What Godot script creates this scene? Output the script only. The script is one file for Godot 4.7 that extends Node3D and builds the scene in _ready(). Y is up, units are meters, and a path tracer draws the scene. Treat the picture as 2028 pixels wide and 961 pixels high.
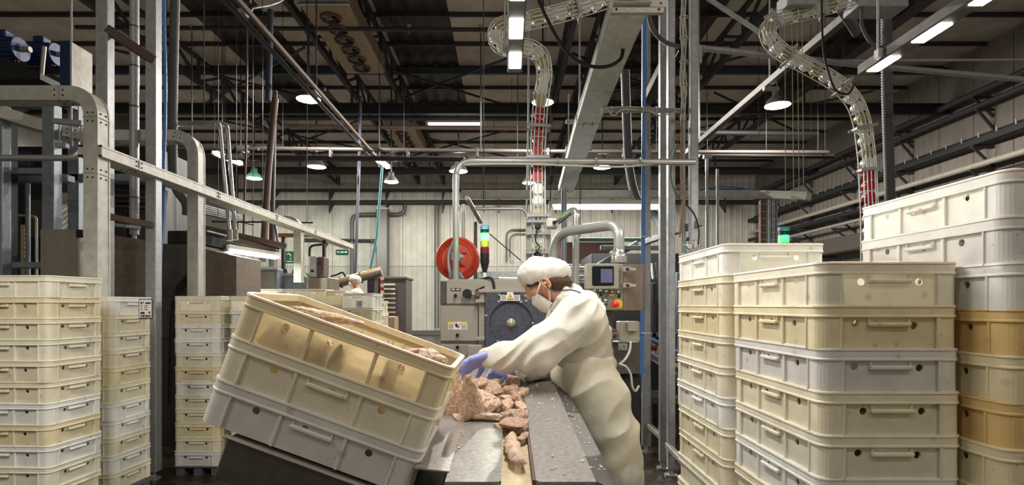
extends Node3D
# Fish-packing hall. Eye at (0, 1.45, 0) looking along -Z, y up, metres.
const EYE := Vector3(0, 1.45, 0)
const F := 1100.0          # focal length in pixels of the 2028 x 961 frame
const CX := 1005.0
const CY := 605.0
var m := {}                # materials
var taken := {}            # names in use
var rng := RandomNumberGenerator.new()
var mesh_cache := {}

# ---------------------------------------------------------------- mesh builder
class MB:
	var v := PackedVector3Array()
	var n := PackedVector3Array()
	var ix := PackedInt32Array()
	var uv := PackedVector2Array()
	func _vert(p: Vector3, nn: Vector3, t := Vector2.ZERO) -> int:
		v.append(p); n.append(nn); uv.append(t)
		return v.size() - 1
	func face(pts: Array, outward: Vector3) -> void:      # flat convex polygon turned towards outward
		var nn: Vector3 = (pts[1] - pts[0]).cross(pts[2] - pts[0])
		if nn.length_squared() < 1e-18 and pts.size() > 3:
			nn = (pts[2] - pts[0]).cross(pts[3] - pts[0])
		nn = nn.normalized()
		var flip := nn.dot(outward) < 0.0
		if flip: nn = -nn
		var b := v.size()
		for p in pts: _vert(p, nn)
		for i in range(1, pts.size() - 1):
			if flip: ix.append_array(PackedInt32Array([b, b + i, b + i + 1]))
			else: ix.append_array(PackedInt32Array([b, b + i + 1, b + i]))
	func tri_i(a: int, b: int, c: int) -> void:            # a b c counter-clockwise from outside
		ix.append(a); ix.append(c); ix.append(b)
	func tri_auto(a: int, b: int, c: int) -> void:         # turned the way its vertex normals point
		if (v[b] - v[a]).cross(v[c] - v[a]).dot(n[a] + n[b] + n[c]) >= 0.0: tri_i(a, b, c)
		else: tri_i(a, c, b)
	func box(xf: Transform3D, size: Vector3, bevel := 0.0) -> void:
		var h := size * 0.5
		var b: float = minf(bevel, minf(h.x, minf(h.y, h.z)) * 0.9)
		var ax := [Vector3.RIGHT, Vector3.UP, Vector3.BACK]
		for i in 3:
			var j := (i + 1) % 3
			var k := (i + 2) % 3
			for s in [-1.0, 1.0]:
				var c: Vector3 = ax[i] * (h[i] * s)
				var u: Vector3 = ax[j] * (h[j] - b)
				var w: Vector3 = ax[k] * (h[k] - b)
				face([xf * (c - u - w), xf * (c + u - w), xf * (c + u + w), xf * (c - u + w)], xf.basis * (ax[i] * s))
			if b > 0.0:
				for si in [-1.0, 1.0]:
					for sj in [-1.0, 1.0]:
						var p1: Vector3 = ax[i] * (h[i] * si) + ax[j] * ((h[j] - b) * sj)
						var p2: Vector3 = ax[i] * ((h[i] - b) * si) + ax[j] * (h[j] * sj)
						var e: Vector3 = ax[k] * (h[k] - b)
						face([xf * (p1 - e), xf * (p1 + e), xf * (p2 + e), xf * (p2 - e)], xf.basis * (ax[i] * si + ax[j] * sj))
		if b > 0.0:
			for sx in [-1.0, 1.0]:
				for sy in [-1.0, 1.0]:
					for sz in [-1.0, 1.0]:
						var s3 := Vector3(sx, sy, sz)
						face([xf * (s3 * Vector3(h.x, h.y - b, h.z - b)), xf * (s3 * Vector3(h.x - b, h.y, h.z - b)), xf * (s3 * Vector3(h.x - b, h.y - b, h.z))], xf.basis * s3)
	func cbox(c: Vector3, size: Vector3, bevel := 0.0) -> void:
		box(Transform3D(Basis(), c), size, bevel)
	func bar(a: Vector3, b: Vector3, w: float, h: float, bevel := 0.0, up := Vector3.UP) -> void:
		var d := (b - a).normalized()
		var x := up.cross(d)
		if x.length() < 0.01: x = Vector3.RIGHT.cross(d)
		x = x.normalized()
		box(Transform3D(Basis(x, d.cross(x), d), (a + b) * 0.5), Vector3(w, h, a.distance_to(b)), bevel)
	func tube(pts: Array, r, seg := 10, closed := false) -> void:      # r: a number or one per point
		var cnt := pts.size()
		var d0: Vector3 = (pts[1] - pts[0]).normalized()
		var x := d0.cross(Vector3(0.13, 0.97, 0.21)).normalized()
		if absf(d0.y) > 0.9: x = d0.cross(Vector3(0.97, 0.13, 0.21)).normalized()
		var start := v.size()
		for i in cnt:
			var t: Vector3
			if closed: t = (pts[(i + 1) % cnt] - pts[(i + cnt - 1) % cnt]).normalized()
			elif i == 0: t = d0
			elif i == cnt - 1: t = (pts[i] - pts[i - 1]).normalized()
			else: t = ((pts[i] - pts[i - 1]).normalized() + (pts[i + 1] - pts[i]).normalized()).normalized()
			x = (x - t * x.dot(t)).normalized()
			var y := t.cross(x)
			var rr: float = r[i] if r is Array or r is PackedFloat32Array else r
			for k in seg:
				var a := TAU * k / seg
				var o := x * cos(a) + y * sin(a)
				_vert(pts[i] + o * rr, o)
		var rings := cnt if closed else cnt - 1
		for i in rings:
			var b0 := start + i * seg
			var b1 := start + ((i + 1) % cnt) * seg
			for k in seg:
				var k1 := (k + 1) % seg
				tri_i(b0 + k, b0 + k1, b1 + k1)
				tri_i(b0 + k, b1 + k1, b1 + k)
		if not closed:
			for e in [0, cnt - 1]:
				var b0: int = start + e * seg
				var ring := []
				for k in seg: ring.append(v[b0 + k])
				face(ring, (pts[0] - pts[1]) if e == 0 else (pts[cnt - 1] - pts[cnt - 2]))
	func lathe(xf: Transform3D, prof: Array, seg := 24, smooth := false) -> void:   # prof: Vector2(radius, height), bottom to top outside
		for i in prof.size() - 1:
			var p: Vector2 = prof[i]
			var q: Vector2 = prof[i + 1]
			var nn := Vector2(q.y - p.y, p.x - q.x).normalized()
			var n0 := nn
			var n1 := nn
			if smooth and i > 0: n0 = (nn + Vector2(p.y - prof[i - 1].y, prof[i - 1].x - p.x).normalized()).normalized()
			if smooth and i < prof.size() - 2: n1 = (nn + Vector2(prof[i + 2].y - q.y, q.x - prof[i + 2].x).normalized()).normalized()
			var b := v.size()
			for k in seg + 1:
				var a := TAU * k / seg
				var c := Vector3(cos(a), 0, -sin(a))
				_vert(xf * (c * p.x + Vector3.UP * p.y), (xf.basis * (c * n0.x + Vector3.UP * n0.y)).normalized())
				_vert(xf * (c * q.x + Vector3.UP * q.y), (xf.basis * (c * n1.x + Vector3.UP * n1.y)).normalized())
			for k in seg:
				var o := b + k * 2
				if p.x > 1e-6: tri_i(o, o + 2, o + 3)
				if q.x > 1e-6: tri_i(o, o + 3, o + 1)
	func sweep(pts: Array, sec: Array, up := Vector3.UP, caps := true) -> void:    # flat-sided section (x across, y along up) along a path
		var rows := []
		var cnt := pts.size()
		var last_x := Vector3.ZERO
		for i in cnt:
			var t: Vector3
			if i == 0: t = (pts[1] - pts[0]).normalized()
			elif i == cnt - 1: t = (pts[i] - pts[i - 1]).normalized()
			else: t = ((pts[i] - pts[i - 1]).normalized() + (pts[i + 1] - pts[i]).normalized()).normalized()
			var x := t.cross(up)
			if x.length() < 0.05: x = last_x
			x = x.normalized(); last_x = x
			var y := x.cross(t)
			var row := []
			for s in sec: row.append(pts[i] + x * s.x + y * s.y)
			rows.append(row)
		var c := sec.size()
		for i in cnt - 1:
			for k in c:
				var k1 := (k + 1) % c
				var mid: Vector3 = (pts[i] + pts[i + 1]) * 0.5
				face([rows[i][k], rows[i][k1], rows[i + 1][k1], rows[i + 1][k]], (rows[i][k] + rows[i + 1][k1]) * 0.5 - mid)
		if caps:
			face(rows[0], pts[0] - pts[1])
			face(rows[cnt - 1], pts[cnt - 1] - pts[cnt - 2])
	func prism(xf: Transform3D, poly: Array, depth: float) -> void:    # polygon in x-y, from z = 0 to z = -depth
		var pk := PackedVector2Array(poly)
		var t := Geometry2D.triangulate_polygon(pk)
		for i in range(0, t.size(), 3):
			var a := Vector3(pk[t[i]].x, pk[t[i]].y, 0)
			var b := Vector3(pk[t[i + 1]].x, pk[t[i + 1]].y, 0)
			var c := Vector3(pk[t[i + 2]].x, pk[t[i + 2]].y, 0)
			face([xf * a, xf * b, xf * c], xf.basis.z)
			var o := Vector3(0, 0, -depth)
			face([xf * (a + o), xf * (b + o), xf * (c + o)], -xf.basis.z)
		var cw := Geometry2D.is_polygon_clockwise(pk)
		for i in pk.size():
			var p := pk[i]
			var q := pk[(i + 1) % pk.size()]
			var o2 := Vector2(q.y - p.y, p.x - q.x)
			if cw: o2 = -o2
			var a := Vector3(p.x, p.y, 0)
			var b := Vector3(q.x, q.y, 0)
			var o := Vector3(0, 0, -depth)
			face([xf * a, xf * b, xf * (b + o), xf * (a + o)], xf.basis * Vector3(o2.x, o2.y, 0))
	func append(o: MB, xf := Transform3D()) -> void:
		var b := v.size()
		for i in o.v.size(): _vert(xf * o.v[i], (xf.basis * o.n[i]).normalized(), o.uv[i])
		for i in o.ix: ix.append(i + b)
	func lo() -> Vector3:
		var a := v[0]
		for p in v: a = a.min(p)
		return a
	func hi() -> Vector3:
		var a := v[0]
		for p in v: a = a.max(p)
		return a
	func mesh(origin := Vector3.ZERO) -> ArrayMesh:
		var arr := []
		arr.resize(Mesh.ARRAY_MAX)
		var vv := v
		if origin != Vector3.ZERO:
			vv = PackedVector3Array()
			vv.resize(v.size())
			for i in v.size(): vv[i] = v[i] - origin
		arr[Mesh.ARRAY_VERTEX] = vv
		arr[Mesh.ARRAY_NORMAL] = n
		arr[Mesh.ARRAY_TEX_UV] = uv
		arr[Mesh.ARRAY_INDEX] = ix
		var me := ArrayMesh.new()
		me.add_surface_from_arrays(Mesh.PRIMITIVE_TRIANGLES, arr)
		return me

# ---------------------------------------------------------------- places and nodes
func V(px: float, py: float, d: float) -> Vector3:     # the point at depth d in the direction measured in the frame
	return EYE + Vector3((px - CX) / F * d, -(py - CY) / F * d, -d)

func on_floor(px: float, d: float) -> Vector3:      # the point of the floor under that column of the frame
	return Vector3((px - CX) / F * d, 0.0, -d)

func numbered(called: String) -> String:
	if not taken.has(called):
		taken[called] = 0
		return called
	taken[called] += 1
	return "%s_%03d" % [called, taken[called]]

func thing(called: String, label: String, cat: String, at := Vector3.ZERO, group := "", basis := Basis()) -> Node3D:
	var o := Node3D.new()
	o.name = numbered(called)
	add_child(o)
	o.transform = Transform3D(basis, at)
	tag(o, label, cat, group)
	return o

func tag(o: Node, label: String, cat := "", group := "", kind := "") -> void:
	if label: o.set_meta("label", label)
	if cat: o.set_meta("category", cat)
	if group: o.set_meta("group", group)
	if kind: o.set_meta("kind", kind)

func part(parent: Node3D, called: String, b: MB, mat: Material, label := "") -> MeshInstance3D:
	# b is in world axes; the parent chain is unrotated
	var at := Vector3.ZERO
	var p: Node = parent
	while p != self:
		at += (p as Node3D).position
		p = p.get_parent()
	var o := MeshInstance3D.new()
	o.name = called
	var base := (b.lo() + b.hi()) * 0.5
	o.mesh = b.mesh(base)
	o.position = base - at
	o.material_override = mat
	parent.add_child(o, true)
	if label: o.set_meta("label", label)
	return o

func lpart(parent: Node3D, called: String, me: Mesh, mat: Material, xf := Transform3D()) -> MeshInstance3D:   # in the parent's own axes
	var o := MeshInstance3D.new()
	o.name = called
	o.mesh = me
	o.transform = xf
	o.material_override = mat
	parent.add_child(o, true)
	return o

func one(called: String, b: MB, mat: Material, label: String, cat: String, group := "") -> MeshInstance3D:   # a thing that is one mesh
	var o := MeshInstance3D.new()
	o.name = numbered(called)
	var a := b.lo()
	var c := b.hi()
	var base := Vector3((a.x + c.x) * 0.5, a.y, (a.z + c.z) * 0.5)
	o.mesh = b.mesh(base)
	o.position = base
	o.material_override = mat
	add_child(o, true)
	tag(o, label, cat, group)
	return o

func struct(called: String, b: MB, mat: Material, label: String) -> MeshInstance3D:
	var o := one(called, b, mat, label, "")
	o.set_meta("kind", "structure")
	return o

func rectbox(b: MB, x0: float, y0: float, x1: float, y1: float, d: float, depth: float, bevel := 0.004) -> void:
	# a box whose front face, at depth d, spans those frame coordinates
	var p := V(x0, y1, d)
	var q := V(x1, y0, d)
	b.cbox(Vector3((p.x + q.x) * 0.5, (p.y + q.y) * 0.5, -d - depth * 0.5), Vector3(q.x - p.x, q.y - p.y, depth), bevel)

func rounded(pts: Array, r: float, steps := 6) -> Array:    # a polyline with rounded corners
	var out := [pts[0]]
	for i in range(1, pts.size() - 1):
		var p: Vector3 = pts[i]
		var a: Vector3 = pts[i - 1] - p
		var c: Vector3 = pts[i + 1] - p
		var rr := minf(r, minf(a.length(), c.length()) * 0.49)
		var p0 := p + a.normalized() * rr
		var p1 := p + c.normalized() * rr
		for k in steps + 1:
			var t := float(k) / steps
			out.append(p0.lerp(p, t).lerp(p.lerp(p1, t), t))
	out.append(pts[-1])
	return out

func spline(pts: Array, per := 8) -> Array:
	var out := []
	for i in pts.size() - 1:
		var p0: Vector3 = pts[maxi(i - 1, 0)]
		var p1: Vector3 = pts[i]
		var p2: Vector3 = pts[i + 1]
		var p3: Vector3 = pts[mini(i + 2, pts.size() - 1)]
		for k in per:
			var t := float(k) / per
			out.append(0.5 * (2.0 * p1 + (p2 - p0) * t + (2.0 * p0 - 5.0 * p1 + 4.0 * p2 - p3) * t * t + (3.0 * p1 - p0 - 3.0 * p2 + p3) * t * t * t))
	out.append(pts[-1])
	return out

func along(pts: Array, s: float) -> Array:       # [point, direction] at the length s of a path
	for i in pts.size() - 1:
		var l: float = pts[i].distance_to(pts[i + 1])
		if s <= l or i == pts.size() - 2:
			return [pts[i].lerp(pts[i + 1], s / maxf(l, 1e-6)), (pts[i + 1] - pts[i]).normalized()]
		s -= l
	return []

func length_of(pts: Array) -> float:
	var l := 0.0
	for i in pts.size() - 1: l += pts[i].distance_to(pts[i + 1])
	return l

func pipe(called: String, label: String, cat: String, pts: Array, r: float, mat: Material, group := "", bend := 0.0) -> MeshInstance3D:
	var b := MB.new()
	b.tube(rounded(pts, bend) if bend > 0 else pts, r, 10)
	return one(called, b, mat, label, cat, group)

func ribbed(pts: Array, r: float, pitch: float) -> MB:     # a corrugated hose
	var l := length_of(pts)
	var ps := []
	var rs := []
	for i in int(l / pitch * 2.0) + 1:
		ps.append(along(pts, minf(i * pitch * 0.5, l))[0])
		rs.append(r if i % 2 == 0 else r * 0.88)
	var b := MB.new()
	b.tube(ps, rs, 12)
	return b

# ---------------------------------------------------------------- materials
func noise_tex(seed_: int, freq: float, lo: Color, hi: Color, as_normal := false, oct := 4, stretch := false, bump := 4.0) -> NoiseTexture2D:
	var nz := FastNoiseLite.new()
	nz.seed = seed_
	nz.frequency = freq
	nz.fractal_octaves = oct
	nz.noise_type = FastNoiseLite.TYPE_SIMPLEX_SMOOTH
	var t := NoiseTexture2D.new()
	t.width = 512
	t.height = 512
	t.seamless = true
	t.noise = nz
	if as_normal:
		t.as_normal_map = true
		t.bump_strength = bump
	else:
		var g := Gradient.new()
		g.set_color(0, lo)
		g.set_color(1, hi)
		t.color_ramp = g
	return t

func streak_tex(seed_: int, lo: float, hi: float, vertical := false) -> ImageTexture:     # brushed metal: long fine lines and a few scratches
	var r := RandomNumberGenerator.new()
	r.seed = seed_
	var im := Image.create(256, 256, false, Image.FORMAT_RGB8)
	for y in 256:
		var base := r.randf()
		var c := base
		for x in 256:
			if r.randf() < 0.03: base = r.randf()
			c = lerpf(c, base, 0.2)
			var g := lerpf(lo, hi, c)
			if vertical: im.set_pixel(y, x, Color(g, g, g))
			else: im.set_pixel(x, y, Color(g, g, g))
	for k in 40:
		var p := Vector2(r.randf() * 256, r.randf() * 256)
		var d := Vector2.from_angle(r.randf() * TAU)
		for s in r.randi_range(15, 60):
			p += d
			im.set_pixel(int(p.x) & 255, int(p.y) & 255, Color(hi, hi, hi))
	return ImageTexture.create_from_image(im)

func speck_tex(seed_: int, count: int, blot: int, tone: Color) -> ImageTexture:   # wear on plastic: faint blotches and a few dark specks
	var r := RandomNumberGenerator.new()
	r.seed = seed_
	var nz := FastNoiseLite.new()
	nz.seed = seed_
	nz.frequency = 0.012
	var im := Image.create(512, 512, false, Image.FORMAT_RGB8)
	for y in 512:
		for x in 512:
			var g := 0.95 + 0.05 * nz.get_noise_2d(x, y)
			im.set_pixel(x, y, Color(g, g, g * 0.99))
	for k in blot:
		var c := Vector2(r.randf() * 512, r.randf() * 512)
		var rad := r.randf_range(5, 16)
		for y in range(-int(rad), int(rad) + 1):
			for x in range(-int(rad), int(rad) + 1):
				var t := Vector2(x, y).length() / rad
				if t < 1.0:
					var q := Vector2i(int(c.x + x) & 511, int(c.y + y) & 511)
					im.set_pixelv(q, im.get_pixelv(q).lerp(tone, 0.35 * (1.0 - t)))
	for k in count:
		var c := Vector2i(r.randi() & 511, r.randi() & 511)
		for j in r.randi_range(1, 6):
			var q := Vector2i((c.x + r.randi_range(-1, 1)) & 511, (c.y + r.randi_range(-1, 1)) & 511)
			im.set_pixelv(q, tone.darkened(0.5))
	return ImageTexture.create_from_image(im)

func mat(key: String, col: Color, rough: float, metal := 0.0, tex: Texture2D = null, scale := 1.0, nrm: Texture2D = null, nscale := 1.0, world := true) -> StandardMaterial3D:
	var s := StandardMaterial3D.new()
	s.resource_name = key
	s.albedo_color = col
	s.roughness = rough
	s.metallic = metal
	if tex: s.albedo_texture = tex
	if nrm:
		s.normal_enabled = true
		s.normal_texture = nrm
		s.normal_scale = nscale
	if tex or nrm:
		s.uv1_triplanar = true
		s.uv1_world_triplanar = world
		s.uv1_scale = Vector3.ONE * scale
	m[key] = s
	return s

func glow(key: String, col: Color, energy: float, base := 0.8) -> void:
	var s := StandardMaterial3D.new()
	s.albedo_color = Color(base, base, base)
	s.emission_enabled = true
	s.emission = col
	s.emission_energy_multiplier = energy
	m[key] = s

func rgb(r: int, g: int, b: int) -> Color:
	return Color8(r, g, b)

func make_materials() -> void:
	var brushed := streak_tex(3, 0.90, 1.0)
	var brushed_v := streak_tex(4, 0.90, 1.0, true)
	var scuff := noise_tex(17, 0.03, Color(0.78, 0.78, 0.79), Color(1, 1, 1), false, 5)
	var blot := noise_tex(5, 0.012, Color(0.86, 0.855, 0.85), Color(1, 1, 1))
	var cloud := noise_tex(6, 0.02, Color(0.85, 0.85, 0.85), Color(1, 1, 1))
	var fine_n := noise_tex(7, 0.08, Color.BLACK, Color.WHITE, true, 3, false, 2.0)
	var soft_n := noise_tex(8, 0.01, Color.BLACK, Color.WHITE, true, 3, false, 6.0)
	mat("steel", rgb(176, 169, 158), 0.42, 0.4, brushed, 3.5)
	mat("steel_v", rgb(170, 162, 149), 0.42, 0.4, cloud, 3.5)
	mat("steel_dark", rgb(100, 94, 90), 0.38, 0.4, cloud, 1.5)
	mat("steel_brown", rgb(136, 122, 110), 0.42, 0.35, cloud, 1.0)
	mat("table_steel", rgb(178, 173, 168), 0.36, 0.35, scuff, 2.6, fine_n, 0.15)
	mat("chrome", rgb(205, 203, 200), 0.2, 0.75)
	mat("pipe_steel", rgb(188, 186, 184), 0.3, 0.55)
	mat("galv", rgb(182, 184, 188), 0.45, 0.3, blot, 2.5)
	mat("galv_blue", rgb(142, 152, 162), 0.5, 0.25, blot, 2.5)
	mat("cream_tray", rgb(208, 206, 197), 0.5, 0.1, cloud, 1.0)
	mat("cream_side", rgb(180, 175, 162), 0.5, 0.15, cloud, 1.0)
	mat("iron", rgb(58, 55, 58), 0.65, 0.2)
	mat("iron_blue", rgb(70, 76, 90), 0.6, 0.3)
	mat("rust", rgb(104, 84, 74), 0.7, 0.2, blot, 3.0)
	mat("dark", rgb(34, 33, 34), 0.6)
	mat("black", rgb(20, 20, 21), 0.5)
	mat("rubber", rgb(28, 28, 30), 0.7)
	mat("hose_grey", rgb(88, 88, 92), 0.6)
	mat("hose_brown", rgb(100, 80, 71), 0.6)
	mat("blue_hose", rgb(72, 126, 196), 0.45)
	mat("blue_paint", rgb(30, 58, 106), 0.45, 0.1, cloud, 2.0)
	mat("teal", rgb(96, 170, 180), 0.5)
	mat("white_plastic", rgb(225, 222, 214), 0.5)
	mat("wire_white", rgb(205, 200, 190), 0.55)
	mat("green_paint", rgb(64, 110, 84), 0.5)
	mat("red_reel", rgb(214, 78, 52), 0.5, 0.0, cloud, 3.0)
	mat("red_paint", rgb(84, 10, 18), 0.5)
	mat("copper", rgb(168, 112, 80), 0.5, 0.3)
	mat("cardboard", rgb(168, 138, 110), 0.8)
	mat("door_plate", rgb(92, 95, 108), 0.45, 0.3, noise_tex(9, 0.025, Color(0.72, 0.72, 0.74), Color(1, 1, 1)), 2.5)
	mat("belt", rgb(226, 208, 168), 0.55, 0.0, cloud, 3.0)
	mat("brass", rgb(176, 140, 70), 0.35, 0.7)
	mat("btn_green", rgb(38, 96, 62), 0.3)
	mat("btn_red", rgb(190, 36, 38), 0.3)
	mat("btn_amber", rgb(160, 118, 52), 0.35)
	mat("estop", rgb(224, 48, 44), 0.35)
	mat("estop_yellow", rgb(222, 182, 60), 0.4)
	mat("yellow", rgb(232, 196, 70), 0.5)
	mat("amber_lens", rgb(214, 176, 84), 0.35)
	mat("red_lens", rgb(120, 26, 30), 0.35)
	mat("blue_lens", rgb(120, 158, 214), 0.35)
	mat("paper", rgb(226, 222, 218), 0.7)
	mat("ink", rgb(38, 36, 38), 0.7)
	mat("green_sign", rgb(24, 84, 52), 0.5)
	mat("sign_white", rgb(226, 232, 226), 0.6)
	mat("ceiling", rgb(208, 203, 197), 0.75, 0.0, noise_tex(11, 0.006, Color(0.84, 0.83, 0.81), Color(1, 1, 1)), 0.35)
	mat("roof_sheet", rgb(62, 56, 53), 0.6, 0.1, noise_tex(12, 0.01, Color(0.6, 0.58, 0.56), Color(1, 1, 1)), 0.7)
	mat("wall", rgb(202, 199, 188), 0.6, 0.0, noise_tex(13, 0.006, Color(0.9, 0.9, 0.89), Color(1, 1, 1)), 0.4)
	mat("wall_low", rgb(186, 184, 174), 0.55, 0.0, noise_tex(14, 0.006, Color(0.9, 0.9, 0.89), Color(1, 1, 1)), 0.4)
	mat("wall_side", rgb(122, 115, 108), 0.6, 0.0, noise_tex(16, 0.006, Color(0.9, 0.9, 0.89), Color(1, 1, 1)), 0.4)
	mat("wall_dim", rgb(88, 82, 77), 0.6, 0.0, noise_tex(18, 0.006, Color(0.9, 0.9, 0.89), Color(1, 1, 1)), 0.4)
	mat("can_silver", rgb(236, 234, 228), 0.3, 0.2)
	mat("can_gold", rgb(190, 176, 136), 0.3, 0.4)
	mat("can_red", rgb(176, 34, 38), 0.35, 0.2)
	mat("rod", rgb(224, 224, 220), 0.3, 0.35)
	mat("dome", rgb(84, 78, 76), 0.5, 0.2)
	mat("hub", rgb(176, 168, 150), 0.35, 0.4)
	mat("cord_green", rgb(128, 128, 62), 0.6)
	mat("floor", rgb(96, 84, 72), 0.28, 0.0, noise_tex(15, 0.02, Color(0.45, 0.42, 0.38), Color(1, 0.98, 0.95)), 0.6, fine_n, 0.3)
	mat("unit_cooler", rgb(156, 140, 116), 0.6, 0.0, blot, 0.7)
	mat("galv_dark", rgb(106, 104, 102), 0.55, 0.5, blot, 2.0)
	# crate plastics: thin translucent sheet
	var worn := [speck_tex(21, 26, 16, Color(0.62, 0.48, 0.32)), speck_tex(22, 34, 10, Color(0.55, 0.44, 0.34))]
	var cols := {"white": rgb(248, 246, 242), "cream": rgb(244, 235, 209), "ivory": rgb(246, 239, 220), "yellow": rgb(243, 229, 192), "amber": rgb(236, 202, 138), "grey": rgb(236, 232, 230)}
	var i := 0
	for k in cols:
		var c: StandardMaterial3D = mat("crate_" + k, cols[k], 0.42, 0.0, worn[i % 2], 1.7)
		c.backlight_enabled = true
		c.backlight = Color(0.55, 0.54, 0.5)
		var c2: StandardMaterial3D = mat("solid_" + k, cols[k], 0.42, 0.0, worn[i % 2], 1.7)     # thick rims and ribs let no light through
		c2.subsurf_scatter_enabled = true
		c2.subsurf_scatter_strength = 0.1
		i += 1
	var thin := (m.crate_yellow as StandardMaterial3D).duplicate()      # the lit top crate is thinner and lets its load show
	thin.backlight = Color(1.0, 0.97, 0.9)
	m["crate_thin"] = thin
	m["solid_thin"] = m.solid_yellow
	# cloth
	var weave := noise_tex(31, 0.25, Color.BLACK, Color.WHITE, true, 2, false, 1.2)
	mat("coat", rgb(222, 218, 209), 0.85, 0.0, noise_tex(32, 0.012, Color(0.92, 0.91, 0.88), Color(1, 1, 1)), 2.0)
	mat("apron", rgb(248, 245, 232), 0.55, 0.0, noise_tex(33, 0.015, Color(0.93, 0.91, 0.86), Color(1, 1, 1)), 1.6, soft_n, 0.3)
	mat("cap", rgb(218, 213, 204), 0.85, 0.0, null, 1.0, weave, 0.3)
	mat("mask", rgb(226, 220, 208), 0.8, 0.0, null, 1.0, weave, 0.2)
	var sk := mat("skin", rgb(206, 150, 122), 0.5)
	sk.subsurf_scatter_enabled = true
	sk.subsurf_scatter_strength = 0.15
	mat("hair", rgb(92, 62, 42), 0.6, 0.0, noise_tex(34, 0.03, Color(0.6, 0.55, 0.5), Color(1, 1, 1)), 8.0)
	mat("glove", rgb(140, 146, 206), 0.45, 0.0, null, 1.0, fine_n, 0.2)
	mat("trousers", rgb(220, 216, 206), 0.8)
	mat("boots", rgb(226, 224, 220), 0.5)
	# fish
	var flesh := noise_tex(41, 0.03, Color(0.70, 0.58, 0.51), Color(1, 0.99, 0.98), false, 5)
	var flake_n := noise_tex(42, 0.045, Color.BLACK, Color.WHITE, true, 4, false, 10.0)
	mat("fish", rgb(236, 217, 198), 0.6, 0.0, flesh, 3.2, flake_n, 0.9, false)
	mat("fish_dark", rgb(208, 184, 164), 0.62, 0.0, flesh, 4.0, flake_n, 1.0, false)
	mat("fish_pale", rgb(238, 220, 203), 0.6, 0.0, flesh, 2.6, flake_n, 0.8, false)
	# light
	mat("crumb", rgb(236, 216, 190), 0.7)
	glow("led", Color(1.0, 0.97, 0.92), 14.0)
	glow("tube", Color(0.98, 1.0, 0.98), 5.0)
	glow("bay", Color(1.0, 0.95, 0.92), 7.0)
	glow("bay_green", Color(0.86, 1.0, 0.95), 6.0)
	glow("green_led", Color(0.02, 0.95, 0.35), 1.6)
	glow("btn_lit", Color(0.05, 0.9, 0.32), 0.8)
	glow("digit", Color(0.1, 1.0, 0.62), 1.6)
	glow("screen_glow", Color(0.62, 0.64, 0.86), 0.16, 0.1)
	mat("glass_dark", rgb(22, 22, 28), 0.12)
	var pane := mat("pane", Color(0.9, 0.95, 0.95, 0.12), 0.05)
	pane.transparency = BaseMaterial3D.TRANSPARENCY_ALPHA

func _ready() -> void:
	rng.seed = 77
	set_stage()
	make_materials()
	build_shell()
	build_roof_steel()
	build_lamps()
	build_ceiling_services()
	build_wall_services()
	build_left_frames()
	build_back_machines()
	build_middle_machines()
	build_right_frames()
	build_can_tracks()
	build_crates()
	build_table()
	build_fish()
	build_worker()
	build_far_worker()

func set_stage() -> void:
	var cam := Camera3D.new()
	cam.name = "camera"
	add_child(cam)
	cam.position = EYE
	cam.projection = Camera3D.PROJECTION_FRUSTUM
	cam.near = 0.05
	cam.far = 200.0
	cam.size = 961.0 / F * cam.near                       # frustum height at the near plane
	cam.frustum_offset = Vector2((1014.0 - CX) / F, (CY - 480.5) / F) * cam.near
	cam.current = true
	var we := WorldEnvironment.new()
	we.name = "environment"
	var e := Environment.new()
	e.background_mode = Environment.BG_COLOR
	e.background_color = Color(0, 0, 0)
	e.tonemap_mode = Environment.TONE_MAPPER_LINEAR
	e.tonemap_exposure = 2.0
	e.sdfgi_enabled = true
	e.ssao_enabled = true
	e.ssil_enabled = true
	we.environment = e
	add_child(we)

# ---------------------------------------------------------------- the hall
const CEIL := 8.05
const BACK := -26.8
const WX := 12.0
const LX := -13.0

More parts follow.
